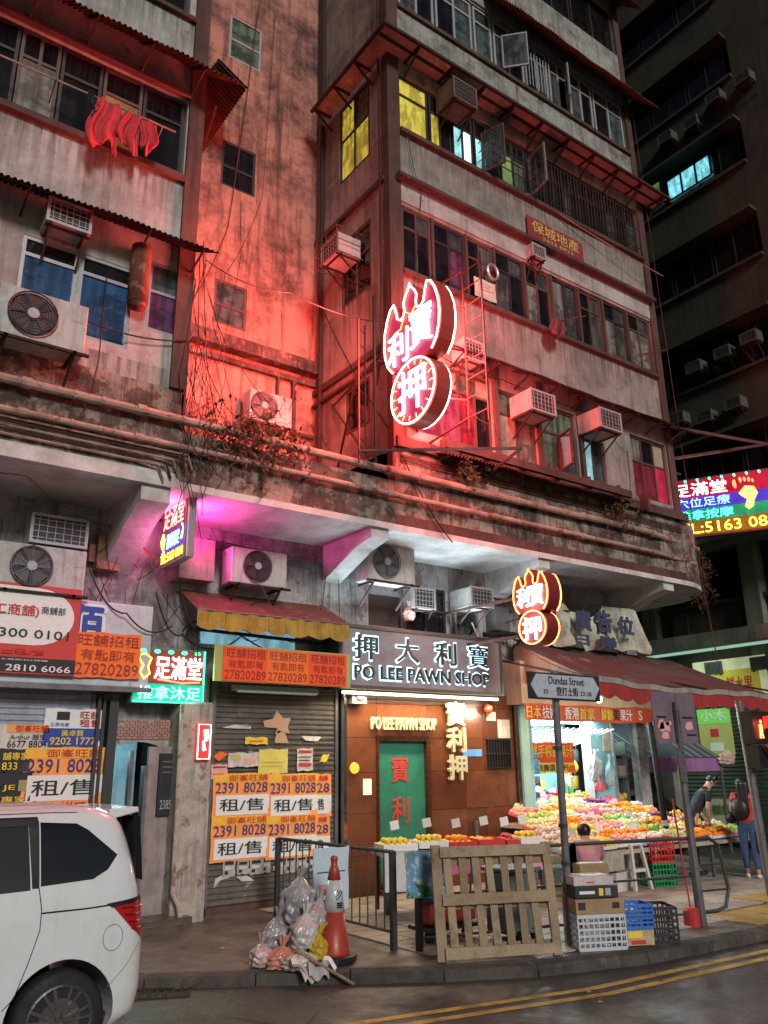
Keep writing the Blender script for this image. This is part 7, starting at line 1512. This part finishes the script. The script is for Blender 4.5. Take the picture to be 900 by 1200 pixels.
def lit_win(px, py, w, h, m, n):
    o = G(); yy, zz = X_at(px, py); o.box(FX+.05, FX+.09, yy-w/2, yy+w/2, zz-h/2, zz+h/2); 
    t = part('lit_window', o, m, FB); f = G(); a, b, c, e = yy-w/2, yy+w/2, zz-h/2, zz+h/2
    for i in range(n+1): q = a+(b-a)*i/n; f.box(FX+.02,FX+.05,q-.03,q+.03,c,e)
    f.box(FX+.021,FX+.049,a,b,c-.03,c+.03); f.box(FX+.021,FX+.049,a,b,e-.03,e+.03); part('frame', f, black, t)
XA = {(806,208):(11.27, 19.33), (770,82):(11.76, 23.97), (752,5):(11.97, 27.02), (793,52):(10.96, 24.34), (768,228):(12.44, 19.47)}
X_at = lambda a, b: XA[(a, b)]
cy_ = glow('lit_office_cyan', (.22,.7,.8), 1.0, .8)
lit_win(806, 208, 1.5, .75, cy_, 3); lit_win(770, 82, .5, 1.0, lit_white, 1); lit_win(752, 5, 1.4, 1.0, lit_yellow if 0 else lit_green, 2); lit_win(793, 52, .5, .25, lit_cyan, 1); lit_win(768, 228, .4, .9, lit_green, 1)
# canopy, columns, shutters of its ground floor
g = G(); g.box(18.7, 20, 8.0, 44, 4.85, 5.2); part('canopy', g, green_conc, FB); g = G(); g.box(18.9, 20, 8.0, 44, 7.55, 7.75); part('canopy', g, green_conc, FB)
g = G(); g.box(20.0,20.5,8,44,3.6,4.85); part('fascia', g, dark_conc, FB)
for y in (10.9, 14.1, 17.5, 21): g = G(); g.box(19.75,20.2,y,y+.45,0,8) ; part('column', g, green_conc, FB)
gs = grime('shutter_green',(.15,.19,.15),(.04,.08,.06),amt=.4,streak=.4,scale=2,rough=.5)
def xshutter(y0, y1, z0, z1):
    n = int((z1-z0)/.1); prof = []
    for k in range(n): z = z0+.1*k; prof += [(20.05,z),(20.02,z+.03),(20.02,z+.07),(20.05,z+.09)]
    g = G()
    poly = prof+[(20.05,z1),(20.1,z1),(20.1,z0)]; n0 = len(g.v)
    g.prism([(x, z) for x, z in poly], y0, y1, 'y'); return part('green_shutter', g, gs, FB)
for y in (8.2, 11.4, 14.6, 18): xshutter(y, y+2.6, .1, 3.5)
lamp('added_shopfront_fill', 'AREA', (18.9, 12.5, 4.6), 50, (.75,1,.82), FB, aim=(.5,0,-1), size=1, size_y=8)  # added fill lamp, brightens the far shop fronts from under the canopy
g = G(); g.box(19.0,19.1,9,16,4.78,4.84); part('added_glow_strip', g, glow('added_glow_green',(.6,1,.75),.35), FB)  # added glowing strip, the canopy has no such tube
def xposter(label, r, x, base, words, bars=()):
    y0, z0, y1, z1 = r; t = thing('poster', label, 'sign', (x, (y0+y1)/2, z0)); g = G(); g.box(x-.03,x,min(y0,y1),max(y0,y1),z0,z1); part('board', g, base, t)
    for q, m in bars: g = G(); ya, yb = y0+(y1-y0)*q[0], y0+(y1-y0)*q[2]; g.box(x-.036,x-.031,min(ya,yb),max(ya,yb),z0+(z1-z0)*q[1],z0+(z1-z0)*q[3]); part('printed_panel', g, m, t)
    for s, q, m in words: text(s, (y0+(y1-y0)*q[0], z0+(z1-z0)*q[1], y0+(y1-y0)*q[2], z0+(z1-z0)*q[3]), x-.04, m, t, face='-x', off=.02)
    return t
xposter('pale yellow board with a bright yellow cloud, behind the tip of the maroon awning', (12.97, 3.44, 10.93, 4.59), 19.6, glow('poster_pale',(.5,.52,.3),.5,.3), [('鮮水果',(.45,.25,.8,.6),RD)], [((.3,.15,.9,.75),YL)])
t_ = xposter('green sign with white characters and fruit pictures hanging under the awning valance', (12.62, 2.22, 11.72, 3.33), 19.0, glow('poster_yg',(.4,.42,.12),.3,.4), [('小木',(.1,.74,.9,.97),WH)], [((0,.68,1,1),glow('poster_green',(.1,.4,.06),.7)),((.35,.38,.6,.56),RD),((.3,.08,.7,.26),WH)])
xposter('cream poster with a plain portrait and green characters on the green shutter behind the woman', (13.40, 0.508, 12.55, 1.14), 19.9, ink('cream',(.6,.6,.42)), [('健康食品',(.35,.42,.95,.8),ink('txtgreen',(.1,.2,.05)))], [((.05,.3,.28,.9),ink('portrait',(.45,.3,.2)))])
for k, (px_, py_) in enumerate(((806,0),)): pass
acs = [(9.91, 21.20),(8.97, 21.16),(11.63, 20.99),(10.73, 20.86),(11.77, 12.97),(10.86, 13.03),(10.05, 13.13),(11.67, 11.37),(10.77, 11.44),(12.35, 4.43),(11.07, 4.42),(12.53, 11.64)]
names = ['above and left of the others high on the dark block','highest at the right of the dark block','left one of the upper row on the dark block','in the upper row of the dark block, second from left','left one of the row beside the tenement corner','middle one of the row beside the tenement corner','right one of the row near the frame edge','just above the massage sign, left one','just above the massage sign, right one','under the green canopy, left one','under the green canopy, at the right edge','lowest one against the tenement edge']
for (yy, zz), nmx in zip(acs, names): wall_ac('small box air conditioner ' + nmx, 20.0 if zz > 6 else 19.9, zz-.2, yy, w=.48, h=.32, d=.35, rz=-PI/2, group='air conditioners on the dark block', bodym=grime('ac_far',(.07,.085,.07),(.03,.035,.03),amt=.4,scale=3))
# the block behind the tenement closes the view
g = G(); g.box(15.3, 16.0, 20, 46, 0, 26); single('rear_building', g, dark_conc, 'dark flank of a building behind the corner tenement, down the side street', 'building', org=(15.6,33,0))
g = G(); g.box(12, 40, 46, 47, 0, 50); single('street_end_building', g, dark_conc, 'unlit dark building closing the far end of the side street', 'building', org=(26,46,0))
# ================================================================ LAUNDRY, CABLES, PLANTS
pole_t = thing('laundry_pole', 'thin bamboo laundry pole running under the dark windows at upper left', 'pole', (1.5, 9.6, 10.9))
g = G(); g.tube([(-.5,9.75,11.1),(3.3,9.65,11.05)], .014, 6); part('pole', g, pipe_m, pole_t)
for x in (.2,1.6,3.1): g = G(); g.tube([(x,9.98,10.9),(x,9.66,11.05)], .01, 5); part('hook', g, iron, pole_t)
redc = plain('laundry_red',(.5,.03,.04),.8,var=.5,scale=9)
def garment(label, x, z, w, h, m, sd, group=None, y=9.66):
    """wet cloth pegged along the pole: gathered at the top, hanging in long folds of uneven length"""
    random.seed(sd); ph = [random.uniform(0,6) for _ in range(6)]
    def f(u, v):
        t = 1-v; ww = w*(.72+.35*math.sin(t*2.6+ph[0]*.2)); L = h*(.8+.1*math.sin(u*6.5+ph[4])+.04*math.sin(u*15+ph[5]))
        return (x+ww*(u-.5)+.03*math.sin(t*6+ph[1]), y+(.01+.035*t)*math.sin(u*11+ph[2]+t*2)+.012*math.sin(u*27+t*5+ph[3]), z-L*t-.03*math.sin(u*9+ph[2])*(1-t))
    g = G(); g.grid(f, 30, 14); o = single('garment', g, m, label, 'laundry', smooth=True, org=(x,y,z), group=group); o.modifiers.new('t','SOLIDIFY').thickness = .012; return o
garment('red patterned garment with long legs, left one on the laundry pole', (2.29, 10.59)[0], 11.06, .42, .95, redc, 31); garment('red garment in the middle of the laundry pole', (2.63, 10.48)[0], 11.05, .3, .8, redc, 32); garment('red garment at the right end of the washing', (2.90, 10.47)[0], 11.05, .26, .65, redc, 33); garment('small dark blue garment left of the red washing', (2.11, 10.50)[0], 11.08, .1, .45, navy_t, 34)
garment('dark shirt hung out high beside the light well window', 4.9, 14.9, .5, .9, navy_t, 35, y=11.8)
garment('reddish cloth drooping from the middle windows of the corner building', (11.43, 10.47)[0], (11.45, 10.67)[1], .4, .5, plain('cloth_maroon',(.14,.03,.03),.9), 36)
g = wire([(11.2,9.99,12.95+.9),(15.3,9.6,13.1)], .012, sag=.05); part('laundry_line', g, pipe_m, CT)
for (x, z) in ((11.6,10.75),(14.3,10.8)): g = G(); g.tube([(x,9.98,z),(x+.3,9.5,z+.05)], .012, 5); g.tube([(x+.05,9.98,z-.2),(x+.3,9.5,z+.05)], .01, 5); g.tube([(x+.1,9.98,z+.1),(x+.55,9.5,z+.15)], .012, 5); part('laundry_bracket', g, maroon, CT)
random.seed(5)
# cables in the light well and along the facades
cab = [[(5.9,12.5,18),(5.4,12.4,12),(4.6,12.3,9.8),(4.0,9.92,9.2)],[(6.3,12.5,18),(6.1,12.4,13),(5.0,11.5,10.3),(4.2,10.2,7.4)],[(5.5,12.5,16),(5.7,12.4,11.5),(5.3,12.3,9)],[(7.3,12.3,18),(7.3,12.2,11),(7.5,9.95,7.2),(8.6,9.9,5.6)],
 [(3.9,9.93,9.5),(3.95,9.92,8),(3.9,9.93,6.6)],[(3.95,9.95,9.6),(4.1,9.9,7.6),(4.4,9.85,6.3)],[(3.86,9.93,8.9),(3.7,9.9,7.3),(3.9,9.9,6.2)],[(4.0,10.0,9.1),(5.4,11.8,8.9),(6.9,12.3,8.3)],[(4.0,10,7.9),(5.2,11.2,7.5),(6.5,12.2,7.3)],
 [(4.0,9.95,9.3),(5.5,10,9.3),(7.5,9.93,9.4)],[(7.5,9.93,9.4),(10,9.9,9.0),(15.2,9.9,9.3)],[(7.9,9.93,13.6),(8.2,9.93,12.4),(7.8,9.92,9.3)],[(15.38,9.9,19),(15.5,9.9,12),(15.6,9.85,5.8),(15.7,9.8,4.2)],[(16.4,10.3,6.4),(16.6,10.4,5.2),(15.2,9.5,4.0)],
 [(.5,9.9,8.0),(2.2,9.85,7.7),(3.9,9.93,7.9)],[(2.6,9.93,8.5),(2.6,9.9,7.2),(2.4,9.93,6.3)],[(-1,9.9,5.75),(2,10.4,5.6),(3.5,11.3,5.4)],[(4.9,11.3,5.6),(5.6,10.9,4.7),(6.3,10.9,4.0)],[(4.4,11.2,4.7),(4.6,10.9,3.9),(4.7,11.0,3.5)],[(3.1,11.2,4.7),(3.6,11.0,4.1),(4.3,11.1,4.0)],[(7.1,11.4,5.6),(6.9,11.4,4.2),(6.8,11.35,3.9)],[(7.3,11.4,5.5),(7.35,11.4,3.5)],
 [(4.1,11.3,4.5),(4.5,11.2,3.9),(5.4,11.1,3.95),(6.9,11.2,3.9)],[(9.8,11.4,4.5),(10.8,11.3,4.3),(11.3,11.3,4.0)],[(8.9,9.9,8.4),(9.5,9.7,7.9),(10.0,9.9,7.8)],[(13.0,9.95,9.0),(13.3,9.7,8.2),(13.6,9.95,7.5)]]
for i, c in enumerate(cab): g = wire(c, random.choice([.006,.008,.012,.009]), sag=.12+.1*random.random(), seg=9); part('cable', g, random.choice([black, rust_dark, maroon]), LT if c[0][0] < 3.8 else CT)
for k in range(16):
    x = random.uniform(3.8,4.15); z0 = random.uniform(7.2,9.6); pts = [(x,9.9,z0)]
    for q in range(7): pts.append((pts[-1][0]+random.uniform(-.12,.16), 9.88+random.uniform(-.05,.03), pts[-1][2]-random.uniform(.1,.5)))
    g = wire(pts, .006, sag=.02, seg=3); part('cable', g, black, LT)
for k in range(22):
    a = Vector((random.uniform(4.4,7.2), 11.44-random.random()*.3, random.uniform(3.85,4.4))); b = a+Vector((random.uniform(.3,1.2), random.uniform(-.2,.1), random.uniform(-.35,.3))); g = wire([a,b], .007, sag=.12, seg=8); part('cable', g, black, GF)
for k in range(14):
    a = Vector((random.uniform(3.1,4.8), 11.2, random.uniform(4.3,5.4))); b = a+Vector((random.uniform(-.5,.7), .1, random.uniform(-.8,-.2))); g = wire([a,b], .006, sag=.06, seg=8); part('cable', g, rust_dark, GF)
g = G(); g.tube([(10.5,11.3,4.4),(11.2,11.2,4.45),(11.6,11.0,4.3)], .05, 8); part('duct', g, black, GF); g = G(); g.box(10.75,11.1,11.2,11.497,4.5,4.95); part('metal_cabinet', g, galv, GF)
g = G()
for q in range(10): a = Vector((11.2+random.uniform(-.5,1.2),11.1,4.5+random.uniform(-.3,.9))); g.bar(a, a+Vector((random.uniform(-.6,.6),random.uniform(-.2,.2),random.uniform(-.3,.3))), .03, .03)
part('scrap_metal', g, black, GF, stuff=True)
g = G(); g.bar((10.2,11.3,4.6),(10.5,11.2,3.9),.03,.03); part('bent_pipe', g, alu, GF)
def creeper(label, c, n, spread, m, cat='plant', down=.6, seed=1):
    random.seed(seed); g = G()
    for i in range(n):
        p = Vector(c)+Vector((random.gauss(0,spread[0]*.4), random.uniform(-.06,.1), random.gauss(0,spread[2]*.4))); d = Vector((random.gauss(0,1), random.gauss(0,.5)-.2, random.gauss(-.2,1))).normalized(); pts = [p]; L = random.uniform(.2,.6)
        for k in range(5): d = (d+Vector((random.gauss(0,.4), random.gauss(0,.25), random.gauss(-down*.4,.35)))).normalized(); pts.append(pts[-1]+d*L/5)
        r = random.uniform(.003,.008); g.tube(pts, [r*(1-.15*k) for k in range(6)], 3)
        if random.random() < .75:
            for q in pts[2:]:
                n0 = len(g.v); a = Vector((random.gauss(0,1),random.gauss(0,1),random.gauss(0,1))).normalized()*.05; b = Vector((random.gauss(0,1),random.gauss(0,1),random.gauss(0,1))).normalized()*.026; g.v += [tuple(q), tuple(q+a+b), tuple(q+a*2), tuple(q+a-b)]; g.f.append((n0,n0+1,n0+2,n0+3))
    t = thing('dead_plant', label, cat, c); part('twigs', g, m, t, stuff=True); return t
tw_m = plain('twig',(.09,.045,.025),.9); tw_g = plain('twig_green',(.07,.06,.025),.9)
creeper('tangle of dry creeper roots over the pipes below the red light well', (4.9,9.85,6.6), 260, (1.0,.2,.5), tw_m, seed=3)
creeper('thin dry weeds growing beside the fan unit in the light well', (5.2,12.2,7.6), 120, (.9,.2,.8), tw_g, seed=4)
creeper('thick clump of dead hanging roots at the rounded end of the slab', (16.5,10.6,6.35), 340, (.55,.3,.65), tw_m, down=1.2, seed=6)
creeper('small weed tuft rooted under the window ledge, right of the gourd sign', (8.9,9.8,7.0), 50, (.3,.1,.2), tw_g, seed=8)
creeper('weed sprouting near the right end of the lower window ledge', (12.9,9.85,6.9), 60, (.4,.1,.3), tw_g, seed=9)
# bulb and loose ceiling brackets
g = G(); g.tube([(1.6,11.3,5.6),(1.6,11.35,4.6)], .05, 8); part('downpipe', g, black, GF)
g = G(); g.box(-4,1.6,11.44,11.498,3.9,5.0); part('dark_window_board', g, g_dark, GF)
g = G(); g.box(8.55,8.62,11.2,11.3,4.38,4.9); single('hanging_toy', g, plain('toy',(.5,.25,.3),.8), 'x', 'x') if 0 else None
bag('hanging_bag','orange and lilac cloth bag hanging in the dark window above the pawn shop sign','bag',(8.72,11.3,4.62),(.1,.08,.16),plain('toy_cloth',(.5,.28,.25),.8,var=.5,scale=12),41)
# litter
for k in range(14):
    x, y = random.choice([(random.uniform(3.4,5.6),random.uniform(8.2,9.6)),(random.uniform(5,9),random.uniform(5,6)),(random.uniform(8,10),random.uniform(6.3,7.5))]); z = .125 if y > 6.9 or x > 7.9 and y > 6.35 else .006
    if not (z > .1 or y < 6): continue
    g = G(); g.grid(lambda u, v: (x+.05*u, y+.04*v, z+.012*math.sin(u*5+v*3+k)**2), 3, 3); o = single('litter', g, [paper, RD, GY][k % 3], '%s scrap of litter lying on the %s' % (['pale','red','grey'][k % 3], 'pavement' if z > .1 else 'road'), 'litter', group='litter on the ground', org=(x,y,z))
